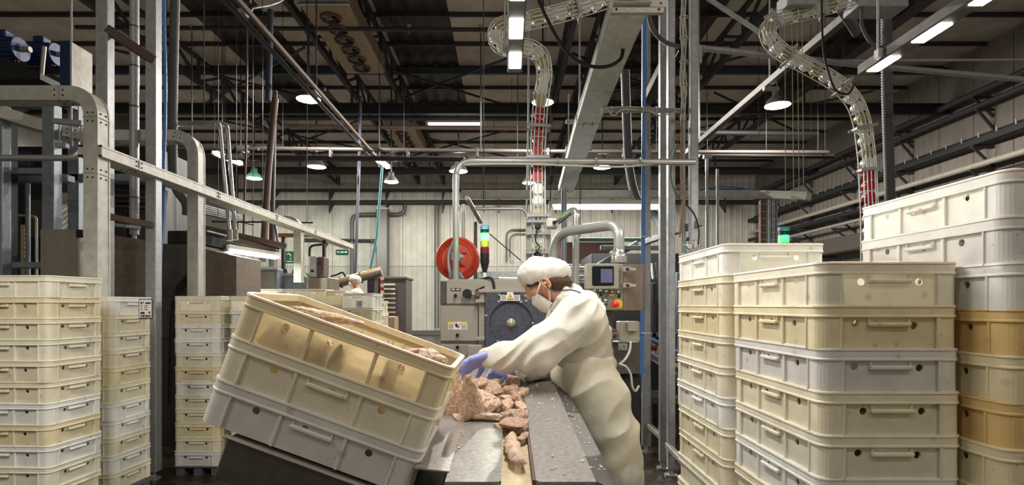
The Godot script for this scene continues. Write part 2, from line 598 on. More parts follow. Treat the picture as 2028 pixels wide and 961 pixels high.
func build_shell() -> void:
	var b := MB.new()
	b.cbox(Vector3(-0.5, -0.1, -11.4), Vector3(25.4, 0.2, 31.2))
	struct("floor", b, m.floor, "dark wet brown concrete floor of the packing hall")
	b = MB.new()
	b.cbox(Vector3(-0.5, CEIL + 0.15, -11.4), Vector3(25.4, 0.2, 31.2))
	var ce := struct("ceiling", b, m.ceiling, "grey panelled flat ceiling with dark purlins and corrugated strips")
	# panels between the corrugated strips, bay by bay; purlins under the joints
	var strips := [[-7.1, -5.5], [-2.9, -1.35], [3.2, 4.8], [7.6, 9.2]]
	var corr := MB.new()
	var sec := []
	for i in 9: sec.append(Vector2(-0.8 + i * 0.2, 0.0 if i % 2 == 0 else 0.05))
	for i in 8:
		var p: Vector2 = sec[i]
		var q: Vector2 = sec[i + 1]
		corr.face([Vector3(p.x, p.y, 0.68), Vector3(q.x, q.y, 0.68), Vector3(q.x, q.y, -0.68), Vector3(p.x, p.y, -0.68)], Vector3.DOWN)
		corr.face([Vector3(p.x, p.y + 0.01, 0.68), Vector3(q.x, q.y + 0.01, 0.68), Vector3(q.x, q.y + 0.01, -0.68), Vector3(p.x, p.y + 0.01, -0.68)], Vector3.UP)
	var corr_mesh := corr.mesh()
	var meshes := {}
	for k in 13:
		var z := -(10.4 + 1.4 * k)
		var pb := MB.new()
		pb.cbox(Vector3(-0.5, CEIL - 0.055, z - 0.7), Vector3(25, 0.09, 0.06))
		part(ce, "purlin", pb, m.iron)
		var spans := [[LX, -7.1], [-5.5, -2.9], [-1.35, 3.2], [4.8, 7.6], [9.2, WX]]
		if z < -18.2: spans = [[LX, WX]]
		for s in spans:
			var cnt := maxi(1, int(round((s[1] - s[0]) / 2.4)))
			var w: float = (s[1] - s[0]) / cnt
			var key := "%.2f" % w
			if not meshes.has(key):
				var q := MB.new()
				q.cbox(Vector3.ZERO, Vector3(w - 0.015, 0.05, 1.385), 0.006)
				meshes[key] = q.mesh()
			for c in cnt:
				lpart(ce, "ceiling_panel", meshes[key], m.ceiling, Transform3D(Basis(), Vector3(s[0] + (c + 0.5) * w, CEIL + 0.02, z) - ce.position))
		if z >= -18.2:
			for s in strips:
				lpart(ce, "roof_sheet", corr_mesh, m.roof_sheet, Transform3D(Basis(), Vector3((s[0] + s[1]) * 0.5, CEIL - 0.02, z) - ce.position))
	# back wall: ribbed panels, a greyer band below 3.3 m
	b = MB.new()
	b.cbox(Vector3(-0.5, CEIL * 0.5, BACK - 0.16), Vector3(25.4, CEIL + 0.2, 0.2))
	var w := struct("wall_back", b, m.wall, "pale cream ribbed panel wall at the far end of the hall")
	var up := rib_panel(1.13, CEIL - 3.35, 0.0)
	var low := rib_panel(1.13, 3.3, 0.0)
	for k in 22:
		var x := LX + 0.57 + k * 1.136
		lpart(w, "wall_panel", up, m.wall, Transform3D(Basis(), Vector3(x, 3.33, BACK) - w.position))
		lpart(w, "wall_panel", low, m.wall_low, Transform3D(Basis(), Vector3(x, 0.02, BACK + 0.01) - w.position))
	b = MB.new()
	b.cbox(Vector3(-0.5, 0.12, BACK + 0.06), Vector3(25, 0.24, 0.1), 0.02)
	struct("baseboard_back", b, m.steel_dark, "dark kick rail along the foot of the far wall")
	b = MB.new()
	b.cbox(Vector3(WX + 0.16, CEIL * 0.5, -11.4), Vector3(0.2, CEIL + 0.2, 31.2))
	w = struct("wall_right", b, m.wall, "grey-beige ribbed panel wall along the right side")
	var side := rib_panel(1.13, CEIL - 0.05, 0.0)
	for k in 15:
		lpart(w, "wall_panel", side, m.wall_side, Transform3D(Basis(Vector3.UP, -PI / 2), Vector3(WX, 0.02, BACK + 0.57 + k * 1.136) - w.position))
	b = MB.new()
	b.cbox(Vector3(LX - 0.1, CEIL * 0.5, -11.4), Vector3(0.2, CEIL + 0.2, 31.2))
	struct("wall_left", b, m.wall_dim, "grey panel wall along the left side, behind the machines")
	b = MB.new()
	b.cbox(Vector3(-0.5, CEIL * 0.5, 4.2), Vector3(25.4, CEIL + 0.2, 0.2))
	struct("wall_front", b, m.wall_low, "plain panel wall behind the viewer")

func rib_panel(w: float, h: float, z: float) -> ArrayMesh:      # a wall panel with four shallow ribs, foot at y = 0
	var b := MB.new()
	b.cbox(Vector3(0, h * 0.5, z - 0.02), Vector3(w - 0.012, h - 0.012, 0.05), 0.008)
	for k in 4:
		var x := -w * 0.5 + w * (k + 0.5) / 4.0
		var p := [Vector3(x - 0.035, 0.01, z + 0.005), Vector3(x - 0.012, 0.01, z + 0.02), Vector3(x + 0.012, 0.01, z + 0.02), Vector3(x + 0.035, 0.01, z + 0.005)]
		for j in 3:
			var u := Vector3(0, h - 0.02, 0)
			b.face([p[j], p[j + 1], p[j + 1] + u, p[j] + u], Vector3(j - 1.0, 0, 1))
	return b.mesh()

func truss(label: String, a: Vector3, c: Vector3, height: float, bays: int, chord: float, kind: Material) -> void:
	# a lattice girder from a to c (bottom chord), with verticals and diagonals up to the top chord
	var o := thing("roof_truss", label, "truss", (a + c) * 0.5)
	var b := MB.new()
	b.bar(a, c, chord * 0.7, chord)
	part(o, "bottom_chord", b, kind)
	b = MB.new()
	b.bar(a + Vector3.UP * height, c + Vector3.UP * height, chord * 0.6, chord * 0.6)
	part(o, "top_chord", b, kind)
	for k in bays + 1:
		var p := a.lerp(c, float(k) / bays)
		b = MB.new()
		b.bar(p, p + Vector3.UP * height, chord * 0.45, chord * 0.45)
		part(o, "vertical", b, m.iron_blue)
		if k < bays:
			var q := a.lerp(c, float(k + 1) / bays)
			b = MB.new()
			if k % 2 == 0: b.bar(p, q + Vector3.UP * height, chord * 0.4, chord * 0.4)
			else: b.bar(p + Vector3.UP * height, q, chord * 0.4, chord * 0.4)
			part(o, "diagonal", b, kind)

func beam(label: String, y: float, z: float, h: float, mt: Material) -> void:
	# a rolled steel beam across the hall: web and two flanges, hung from the roof at the lengthways trusses
	var o := thing("roof_beam", label, "beam", Vector3(-0.5, y, z))
	for q in [[0.0, 0.02, h], [h * 0.5, h * 0.6, 0.025], [-h * 0.5, h * 0.6, 0.025]]:
		var b := MB.new()
		b.cbox(Vector3(-0.5, y + q[0], z), Vector3(24.9, q[2], q[1]))
		part(o, "web" if q[0] == 0.0 else "flange", b, mt)
	if y < 7.5:
		for x in [-8.0, -4.2, -3.0, 1.36, 2.03, 5.1, 8.0]:
			var b := MB.new()
			b.cbox(Vector3(x, (y + h * 0.5 + 7.2) * 0.5, z), Vector3(0.06, 7.2 - y - h * 0.5, 0.06))
			part(o, "hanger", b, m.iron_blue)

func build_roof_steel() -> void:
	for t in [[-8.0, "leftmost of the lengthways dark roof trusses"], [-4.2, "dark lengthways roof truss left of the fan coolers"], [-3.0, "dark lengthways roof truss right of the fan coolers"], [1.36, "dark lengthways roof truss left of the cream cable tray"], [2.03, "dark lengthways roof truss above the cream cable tray"], [5.1, "dark lengthways roof truss right of the tall frame posts"], [8.0, "rightmost of the lengthways dark roof trusses"]]:
		truss(t[1], Vector3(t[0], 7.25, -9.6), Vector3(t[0], 7.25, -26.4), 0.6, 14, 0.15, m.iron)
	beam("thick black cross beam spanning the hall above the round lamps", 6.75, -15.0, 0.25, m.dark)
	beam("black cross beam near the top of the far wall", 6.6, -21.4, 0.2, m.dark)
	beam("blue-grey cross beam close under the roof panels", 7.8, -15.05, 0.15, m.iron_blue)
	var k := 0
	var where := ["above the grey flexible duct, left", "above the middle of the left bay", "beside the corrugated strip in the middle", "over the far fan cooler", "right of the tall frame posts", "at the far right of the roof"]
	for c in [[-7.2, -15.3], [-7.2, -20.5], [-1.85, -15.5], [-1.95, -21.3], [3.9, -15.5], [8.3, -18.0]]:
		var o := thing("wind_brace", "crossed thin dark bracing rods under the ceiling " + where[k], "brace", Vector3(c[0], 7.6, c[1]))
		for s in [-1.0, 1.0]:
			var b := MB.new()
			b.tube([Vector3(c[0] - 2.3, 7.62, c[1] - 1.9 * s), Vector3(c[0] + 2.3, 7.62 + 0.05 * s, c[1] + 1.9 * s)], 0.035, 6)
			part(o, "rod", b, m.iron_blue if s > 0 else m.iron)
		k += 1

# ---------------------------------------------------------------- lamps
func omni(at: Vector3, energy: float, size: float, col: Color, parent: Node3D) -> void:
	var l := OmniLight3D.new()
	l.name = "lamp_light"
	l.light_color = col
	l.light_energy = energy
	l.omni_range = 40.0
	l.omni_attenuation = 2.0
	l.light_size = size
	l.shadow_enabled = true
	parent.add_child(l, true)
	l.position = at - parent.position

func area(at: Vector3, size: Vector2, energy: float, col: Color, parent: Node3D, yaw := 0.0) -> void:
	var l := AreaLight3D.new()
	l.name = "lamp_light"
	l.light_color = col
	l.light_energy = energy
	l.area_size = size
	l.area_normalize_energy = true
	l.area_range = 40.0
	l.shadow_enabled = true
	parent.add_child(l, true)
	l.basis = Basis(Vector3.UP, yaw) * Basis(Vector3.RIGHT, -PI / 2)
	l.position = at - parent.position

func led_bar(label: String, x: float, y: float, z_end: float, count: int, energy: float) -> void:
	# a grey bar along z with bright windows in its underside, the first 0.14 m from its far end
	var len := 0.34 * count + 0.05
	var o := thing("led_bar_light", label, "light", Vector3(x, y, z_end + len * 0.5))
	var b := MB.new()
	b.cbox(Vector3(x, y + 0.035, z_end + len * 0.5), Vector3(0.084, 0.06, len), 0.006)
	part(o, "housing", b, m.galv_dark)
	for k in count:
		var z := z_end + 0.16 + 0.34 * k
		b = MB.new()
		b.cbox(Vector3(x, y + 0.003, z), Vector3(0.064, 0.008, 0.18), 0.002)
		part(o, "led_window", b, m.led)
		area(Vector3(x, y - 0.012, z), Vector2(0.064, 0.18), energy, Color(1.0, 0.985, 0.96), o)
	for s in [0.2, len - 0.2]:
		b = MB.new()
		b.tube([Vector3(x - 0.055, y + 0.05, z_end + s), Vector3(x - 0.055, y + 2.6, z_end + s)], 0.006, 6)
		part(o, "hanger_rod", b, m.galv)
	b = MB.new()
	b.cbox(Vector3(x - 0.05, y + 0.04, z_end + 0.2), Vector3(0.03, 0.05, 0.04), 0.003)
	part(o, "hanger_clip", b, m.galv)

func bay_lamp(label: String, px: float, py: float, h: float, dia: float, energy: float, green := false) -> void:
	# a round dome lamp whose opening is h above the eye
	place_bay(label, V(px, py, h * F / (CY - py)), dia, energy, green)

func place_bay(label: String, c: Vector3, dia: float, energy: float, green := false) -> void:
	var o := thing("dome_light", label, "light", c)
	var r := dia * 0.5
	var b := MB.new()
	b.lathe(Transform3D(Basis(), c), [Vector2(r + 0.012, -0.012), Vector2(r + 0.012, 0.0), Vector2(r * 0.86, r * 0.42), Vector2(r * 0.55, r * 0.72), Vector2(r * 0.42, r * 0.85), Vector2(r * 0.42, r * 1.35), Vector2(0, r * 1.35)], 28, true)
	part(o, "dome", b, m.green_paint if green else m.dome)
	b = MB.new()
	b.lathe(Transform3D(Basis(), c), [Vector2(0, -0.05), Vector2(r * 0.55, -0.043), Vector2(r * 0.85, -0.022), Vector2(r * 0.94, 0.0)], 28, true)
	part(o, "lamp_face", b, m.bay_green if green else m.bay)
	b = MB.new()
	b.tube([c + Vector3.UP * r * 1.3, Vector3(c.x, CEIL - 0.008, c.z)], 0.02, 6)
	part(o, "stem", b, m.iron)
	omni(c + Vector3.DOWN * 0.028, energy, 0.03, Color(0.88, 1.0, 0.95) if green else Color(1.0, 0.97, 0.93), o)

func tube_lamp(label: String, a: Vector3, c: Vector3, w: float, energy: float, hang := 0.0) -> void:
	var o := thing("tube_light", label, "light", (a + c) * 0.5)
	var d := (c - a).normalized()
	var b := MB.new()
	b.bar(a, c, w, w * 0.45, 0.008)
	part(o, "housing", b, m.white_plastic)
	b = MB.new()
	var y := Vector3.DOWN * w * 0.3
	b.tube([a + d * 0.04 + y, c - d * 0.04 + y], w * 0.36, 10)
	part(o, "lamp_tube", b, m.tube)
	for e in [a, c]:
		b = MB.new()
		b.bar(e + y * 0.7 - d * 0.02, e + y * 0.7 + d * 0.02, w * 0.9, w * 0.7, 0.004)
		part(o, "end_cap", b, m.white_plastic)
		if hang > 0.0:
			b = MB.new()
			b.tube([e, e + Vector3.UP * hang], 0.006, 6)
			part(o, "hanger_rod", b, m.iron)
	area((a + c) * 0.5 + Vector3.DOWN * (w * 0.72), Vector2(w * 0.7, a.distance_to(c)), energy, Color(0.97, 1.0, 0.97), o, atan2(-d.x, -d.z))

func build_lamps() -> void:
	led_bar("bright LED bar lamp hanging over the conveyor table", 0.041, 2.75, -3.12, 5, 0.32)
	led_bar("bright LED bar lamp above the crate stacks on the right", 2.03, 2.75, -3.16, 5, 0.34)
	led_bar("LED bar lamp hanging above the crate stacks on the left", -2.0, 2.75, -2.2, 3, 0.55)
	var e := 10.0
	bay_lamp("round dome lamp left of centre, high above the tilted crates", 611, 196, 4.0, 0.43, e)
	bay_lamp("round dome lamp hanging on the right beside the curved can track", 1540, 208, 4.0, 0.46, e)
	bay_lamp("round dome lamp behind the middle can track", 1075, 202, 4.0, 0.40, e)
	bay_lamp("round dome lamp above the striped barrier post, below the long pipe", 627, 330, 4.0, 0.50, e)
	bay_lamp("round dome lamp behind the grey flexible duct", 345, 328, 4.0, 0.52, e)
	bay_lamp("green-tinted dome lamp above the tube-lit canopy", 503, 353, 4.0, 0.46, e, true)
	bay_lamp("round dome lamp behind the elbow of the steel pipe frame", 908, 339, 4.0, 0.52, e)
	bay_lamp("small brown dome lamp at the end of the brown rail", 775, 360, 3.6, 0.39, e)
	bay_lamp("small dome lamp just left of the can track, near the far wall", 1048, 362, 4.0, 0.42, e)
	bay_lamp("round dome lamp low behind the cream cable tray", 1193, 331, 4.0, 0.48, e)
	var hang := 0
	for p in [Vector3(-2.6, 5.4, 1.4), Vector3(2.2, 5.4, 1.6)]:
		place_bay("round dome lamp high behind the viewer, " + ["left one", "right one"][hang], p, 0.46, 1.3)
		hang += 1
	tube_lamp("long fluorescent tube lamp across the roof, middle", V(847, 242, 15.3), V(953, 242, 15.3), 0.13, 2.5, 1.2)
	tube_lamp("short tube lamp fixed under the brown rail", V(745, 312, 12.6), V(768, 329, 13.6), 0.12, 1.5, 0.24)
	tube_lamp("far left tube lamp of the pair behind the thin steel pipes", V(425, 300, 12.4), V(443, 309, 12.9), 0.12, 1.2, 3.0)
	tube_lamp("near right tube lamp of the pair behind the thin steel pipes", V(446, 310, 12.9), V(476, 322, 13.8), 0.12, 1.5, 3.0)
	tube_lamp("wide white tube lamp above the control box and machines", V(1090, 402, 6.6), V(1308, 402, 6.6), 0.12, 2.0, 1.4)
	tube_lamp("white tube lamp under the brown canopy on the left", V(446, 488, 6.6), V(549, 504, 7.4), 0.11, 1.6)
	tube_lamp("small cool tube lamp inside the glazed booth on the left", V(468, 519, 9.4), V(501, 521, 9.4), 0.09, 0.8, 5.8)

func cooler(label: String, z0: float, z1: float, fans: Array) -> void:
	var y := 6.95
	var xc := -3.37
	var o := thing("fan_cooler", label, "cooler", Vector3(xc, y, (z0 + z1) * 0.5))
	var b := MB.new()
	b.cbox(Vector3(xc, y + 0.2, (z0 + z1) * 0.5), Vector3(0.92, 0.4, z0 - z1), 0.03)
	part(o, "casing", b, m.unit_cooler)
	b = MB.new()
	b.cbox(Vector3(xc, y + 0.24, z0 + 0.02), Vector3(0.94, 0.34, 0.05), 0.01)
	part(o, "end_plate", b, m.galv)
	b = MB.new()
	b.cbox(Vector3(xc, y + 0.01, z0 + 0.03), Vector3(0.96, 0.03, 0.06), 0.01)
	part(o, "drip_lip", b, m.galv)
	for z in fans:
		b = MB.new()
		b.lathe(Transform3D(Basis(Vector3.RIGHT, PI), Vector3(xc, y, -z)), [Vector2(0.21, 0), Vector2(0.2, 0.04), Vector2(0.175, 0.05), Vector2(0.17, -0.0), Vector2(0.17, -0.02)], 24)
		var ring := part(o, "fan_ring", b, m.rust)
		b = MB.new()
		b.lathe(Transform3D(Basis(Vector3.RIGHT, PI), Vector3(xc, y, -z)), [Vector2(0.17, 0.004), Vector2(0.0, 0.004)], 24)
		part(ring, "fan_throat", b, m.dark)
		b = MB.new()
		b.lathe(Transform3D(Basis(Vector3.RIGHT, PI), Vector3(xc, y, -z)), [Vector2(0.045, 0.005), Vector2(0.045, 0.03), Vector2(0, 0.035)], 12)
		for k in 5:
			var a := TAU * k / 5.0
			b.box(Transform3D(Basis(Vector3.UP, a) * Basis(Vector3.RIGHT, 0.4), Vector3(xc, y - 0.02, -z) + Basis(Vector3.UP, a) * Vector3(0.1, 0, 0)), Vector3(0.12, 0.004, 0.06))
		part(ring, "fan_blades", b, m.steel_dark)
	for z in [z0 - 0.3, z1 + 0.3]:
		for s in [-0.44, 0.44]:
			b = MB.new()
			b.tube([Vector3(xc + s, y + 0.38, z), Vector3(xc + s, CEIL, z)], 0.012, 6)
			part(o, "hanger_rod", b, m.iron)

func hung_pipe(called: String, label: String, cat: String, pts: Array, r: float, mt: Material) -> void:
	# an overhead pipe with thin hanger rods to the roof
	var o := thing(called, label, cat, (pts[0] + pts[-1]) * 0.5)
	var b := MB.new()
	b.tube(pts, r, 10)
	part(o, "pipe", b, mt)
	for t in [0.06, 0.5, 0.94]:
		var p: Vector3 = pts[0].lerp(pts[-1], t)
		b = MB.new()
		b.tube([p, Vector3(p.x, CEIL - 0.008, p.z)], 0.006, 6)
		part(o, "hanger_rod", b, m.dark)

func build_ceiling_services() -> void:
	cooler("long beige fan cooler with six fans under the roof, upper left", -10.2, -13.2, [10.6, 11.05, 11.5, 11.95, 12.4, 12.85])
	cooler("smaller-looking beige fan cooler further back under the roof", -17.4, -19.9, [17.7, 18.15, 18.6, 19.05, 19.5])
	# sprinkler main
	var o := thing("sprinkler_pipe", "dark sprinkler pipe crossing just under the roof, upper left", "pipe", V(650, 57, 11))
	var b := MB.new()
	b.tube([V(150, 54, 11), V(985, 59, 11)], 0.042, 10)
	part(o, "pipe", b, m.iron)
	for px in [380, 530, 668, 810, 952]:
		b = MB.new()
		b.tube([V(px, 56, 11), V(px, 50, 11)], 0.05, 8)
		b.tube([V(px, 58, 11), V(px, 66, 11)], 0.014, 6)
		part(o, "sprinkler_head", b, m.galv)
	pipe("hanger_rod", "thin dark rod dropping from the sprinkler pipe near the LED bar", "rod", [V(952, 62, 11), V(952, 300, 11)], 0.012, m.iron)
	pipe("hanger_rod", "thin dark rod dropping from the sprinkler pipe at upper left", "rod", [V(380, 60, 11), V(380, 290, 11)], 0.012, m.iron)
	# long service pipes across the hall
	o = thing("service_pipe", "long grey steel pipe across the hall above the far machines", "pipe", V(800, 300, 12))
	b = MB.new()
	b.tube([V(515, 294, 12), V(1062, 300, 12), V(1640, 302, 12)], 0.045, 10)
	part(o, "pipe", b, m.steel_dark)
	for px in [655, 808, 945, 1085, 1235]:
		b = MB.new()
		b.cbox(V(px, 303, 12), Vector3(0.06, 0.2, 0.1), 0.01)
		part(o, "clamp", b, m.iron)
	for px in [560, 800, 1300, 1620]:
		b = MB.new()
		b.tube([V(px, 299, 12), Vector3(V(px, 0, 12).x, CEIL - 0.008, -12)], 0.006, 6)
		part(o, "hanger_rod", b, m.dark)
	o = thing("valve_pipe", "dark pipe with a valve at the left end of the long grey pipe", "pipe", V(400, 296, 11.8))
	b = MB.new()
	b.tube([V(310, 294, 11.8), V(512, 295, 11.8)], 0.04, 8)
	part(o, "pipe", b, m.iron)
	for px in [330, 440]:
		b = MB.new()
		b.tube([V(px, 294, 11.8), Vector3(V(px, 0, 11.8).x, CEIL - 0.008, -11.8)], 0.009, 6)
		part(o, "hanger_rod", b, m.iron)
	b = MB.new()
	b.tube([V(472, 296, 11.8), V(492, 296, 11.8)], 0.085, 12)
	b.tube([V(482, 296, 11.8), V(482, 304, 11.8)], 0.07, 10)
	part(o, "valve", b, m.steel_dark)
	hung_pipe("roof_beam_rail", "black beam just below the long grey pipe", "beam", [V(440, 312, 12.3), V(1062, 316, 12.3)], 0.06, m.iron)
	hung_pipe("service_pipe", "brown pipe across the roof behind the fluorescent tube lamp", "pipe", [V(560, 250, 14), V(1056, 255, 14)], 0.05, m.rust)
	hung_pipe("service_pipe", "dark pipe across the roof just above the fluorescent tube lamp", "pipe", [V(520, 233, 16), V(1045, 235, 16)], 0.07, m.iron_blue)
	hung_pipe("service_pipe", "dark pipe across the roof right of the frame posts", "pipe", [V(1385, 262, 13), V(1620, 265, 13)], 0.06, m.dark)
	hung_pipe("service_pipe", "second dark pipe across the roof right of the frame posts, lower", "pipe", [V(1385, 306, 12.2), V(1650, 310, 12.2)], 0.06, m.dark)
	# brown twin rail running away from upper left
	o = thing("overhead_rail", "brown twin overhead rail running away under the roof", "rail", Vector3(-3.2, 4.95, -10))
	for s in [-0.09, 0.07]:
		b = MB.new()
		b.cbox(Vector3(-3.2 + s, 5.0, -10.0), Vector3(0.055, 0.06, 8.4), 0.01)
		part(o, "rail", b, m.iron if s < 0 else m.rust)
	for z in [-6.6, -9.3, -13.9]:
		b = MB.new()
		b.cbox(Vector3(-3.2, 5.07, z), Vector3(0.3, 0.05, 0.06), 0.005)
		b.tube([Vector3(-3.2, 5.08, z), Vector3(-3.2, CEIL, z)], 0.012, 6)
		part(o, "hanger", b, m.iron)
	b = MB.new()
	rectbox(b, 469, 15, 485, 27, 6.9, 0.12, 0.01)
	one("junction_box", b, m.cream_side, "small white junction box on the brown overhead rail", "box")
	pipe("conduit_loop", "curved grey conduit leaving the white junction box", "conduit", spline([V(485, 25, 6.95), V(496, 28, 6.95), V(502, 16, 6.95), V(540, 8, 7.1), V(560, 0, 7.3)]), 0.012, m.galv)
	# galvanised strut running away on the right
	o = thing("overhead_strut", "galvanised strut running away above the right frame", "strut", Vector3(3.52, 4.45, -8.2))
	b = MB.new()
	b.cbox(Vector3(3.52, 4.45, -8.2), Vector3(0.09, 0.09, 5.4), 0.006)
	part(o, "channel", b, m.galv_dark)
	b = MB.new()
	b.cbox(V(1527, 176, 7.45), Vector3(0.2, 0.05, 0.06), 0.006)
	part(o, "clamp", b, m.galv)
	for z in [-7.45, -10.2]:
		b = MB.new()
		b.tube([Vector3(3.52, 4.48, z), Vector3(3.52, CEIL, z)], 0.012, 6)
		part(o, "hanger_rod", b, m.galv)
	pipe("galvanised_pipe", "grey pipe slanting across to the right LED bar", "pipe", [V(1386, 95, 4.8), V(1700, 128, 5.1), V(2060, 160, 5.5)], 0.026, m.galv)
	b = MB.new()
	rectbox(b, 1384, 88, 1391, 124, 4.75, 0.06)
	one("pipe_bracket", b, m.galv, "small galvanised bracket joining the grey pipe to the post", "bracket")
	pipe("thin_bar", "thin bright bar behind the right LED bar", "bar", [V(1656, 120, 5.4), V(2060, 118, 5.4)], 0.011, m.chrome)
	b = MB.new()
	b.bar(V(1398, -6, 4.6), V(1507, 66, 4.6), 0.03, 0.03, 0.003)
	one("brace_bar", b, m.galv, "short galvanised brace from the tall post to the right can track", "brace")
	# ducts and cables
	one("flexible_duct", ribbed([V(1755, -20, 6), V(1757, 200, 6), V(1764, 440, 6)], 0.055, 0.03), m.hose_grey, "dark grey flexible duct hanging at the right behind the can track", "duct")
	one("flexible_duct", ribbed(spline([V(1238, 140, 7.5), V(1242, 260, 7.5), V(1246, 330, 7.5), V(1262, 396, 7.3), V(1300, 430, 7.0), V(1318, 470, 6.8)]), 0.062, 0.03), m.hose_grey, "dark grey flexible duct behind the blue hose on the right", "duct")
	one("flexible_duct", ribbed(spline([V(347, -20, 6), V(343, 150, 6), V(342, 330, 6), V(350, 375, 6), V(368, 402, 6), V(370, 428, 6)]), 0.05, 0.026), m.hose_grey, "dark grey flexible duct dropping beside the left blue hose", "duct")
	b = ribbed([V(545, 195, 8.8), V(532, 330, 8.8), V(520, 520, 8.8)], 0.055, 0.03)
	one("flexible_duct", b, m.hose_brown, "brown flexible duct left of centre behind the thin steel pipes", "duct")
	pipe("dark_pipe", "dark pipe dropping from the roof beside the brown duct", "pipe", [V(536, 20, 8.9), V(531, 200, 8.9)], 0.05, m.iron_blue)
	pipe("grey_pipe", "slim grey pipe right of the brown flexible duct", "pipe", [V(545, 180, 9.2), V(540, 420, 9.2)], 0.035, m.galv_dark)
	pipe("brown_post_pipe", "brown pipe right of the brown flexible duct, down to the booth", "pipe", [V(540, 420, 9.2), V(534, 740, 9.2)], 0.05, m.hose_brown)
	pipe("thin_pipe", "thin reddish pipe hanging left of the green-tinted lamp", "pipe", [Vector3(V(489, 0, 9.5).x, CEIL - 0.01, -9.5), V(489, 130, 9.5), V(487, 300, 9.5), V(483, 440, 9.5), V(481, 520, 9.5)], 0.018, m.rust)
	for q in [[952, 1048, "just left of the middle can track"]]:
		pipe("hanger_rod", "thin pale rod hanging " + q[2], "rod", [Vector3(V(1050, 0, 8).x, CEIL - 0.01, -8), V(1046, 250, 8), V(1043, 440, 8)], 0.012, m.galv)
	for q in [[957, 300, 420, "left of the can track above the reel"], [1148, 330, 470, "right of the cream cable tray"], [403, -10, 244, "down to the thin steel pipes"]]:
		pipe("hanger_rod", "thin grey rod hanging " + q[3], "rod", [Vector3(V(q[0], 0, 6.4).x, CEIL - 0.01, -6.4), V(q[0] + 1, q[2], 6.4)], 0.006, m.iron)
	pipe("hanger_rod", "thin rod between roof and cream tray clamp", "rod", [Vector3(V(1148, 0, 5.2).x, CEIL - 0.01, -5.2), V(1148, 240, 5.2)], 0.008, m.galv)
	pipe("dark_rod", "dark blue-grey rod standing left of the duct on the far wall", "rod", [V(714, 190, 13), V(711, 330, 13), V(698, 716, 13)], 0.033, m.iron_blue)
	pipe("air_hose", "teal air hose slanting down to the far worker's machine", "hose", [V(757, 330, 10.6), V(746, 470, 10.6), V(734, 532, 10.6)], 0.022, m.teal)
	pipe("power_cable", "black power cable looping down to the cream cable tray", "cable", spline([V(1063, -10, 3.6), V(1085, 40, 3.6), V(1120, 100, 3.55), V(1160, 128, 3.5), V(1200, 132, 3.45), V(1228, 118, 3.42), V(1234, 98, 3.42)]), 0.011, m.rubber)
	pipe("power_cable", "thick grey cable curving from the tray bracket to the wire bundle", "cable", spline([V(1284, 20, 3.3), V(1292, 55, 3.3), V(1315, 82, 3.5), V(1345, 92, 3.9)]), 0.014, m.hose_grey)
	pipe("power_cable", "thin cable hanging over the right can track", "cable", spline([V(1627, -10, 3.9), V(1630, 90, 3.9), V(1640, 140, 3.9), V(1655, 178, 3.9), V(1680, 186, 3.9), V(1692, 165, 3.9)]), 0.007, m.rubber)
	pipe("conduit_loop", "grey flexible conduit drooping to the right LED bar", "conduit", spline([V(1708, 8, 4.35), V(1706, 40, 4.25), V(1712, 64, 4.2), V(1730, 88, 4.2), V(1760, 94, 4.2)]), 0.012, m.hose_grey)
	var cords := [[1553, 60, 1556, 380], [1561, 60, 1572, 380], [1570, 60, 1583, 380], [1581, 60, 1592, 380]]
	for q in cords:
		pipe("hanging_cord", "thin yellow-green cord hanging behind the right can track", "cord", [Vector3(V(q[0], 0, 5.4).x, CEIL - 0.01, -5.4), V(q[2], q[3], 5.4)], 0.0035, m.cord_green, "yellow-green cords behind the right can track")
	b = MB.new()
	b.bar(V(1664, 12, 4.5), V(1700, 66, 4.6), 0.05, 0.08, 0.004)
	one("track_bracket", b, m.galv_dark, "grey steel bracket holding the upper end of the right can track", "bracket")
	b = MB.new()
	rectbox(b, 1560, -20, 1618, 9, 4.3, 0.18)
	one("galvanised_plate", b, m.galv, "galvanised box edge above the bend of the right can track", "plate")
	b = MB.new()
	rectbox(b, 1700, -30, 1800, 12, 4.3, 0.2)
	one("galvanised_plate", b, m.galv, "galvanised plate at the top edge beside the right LED bar", "plate")

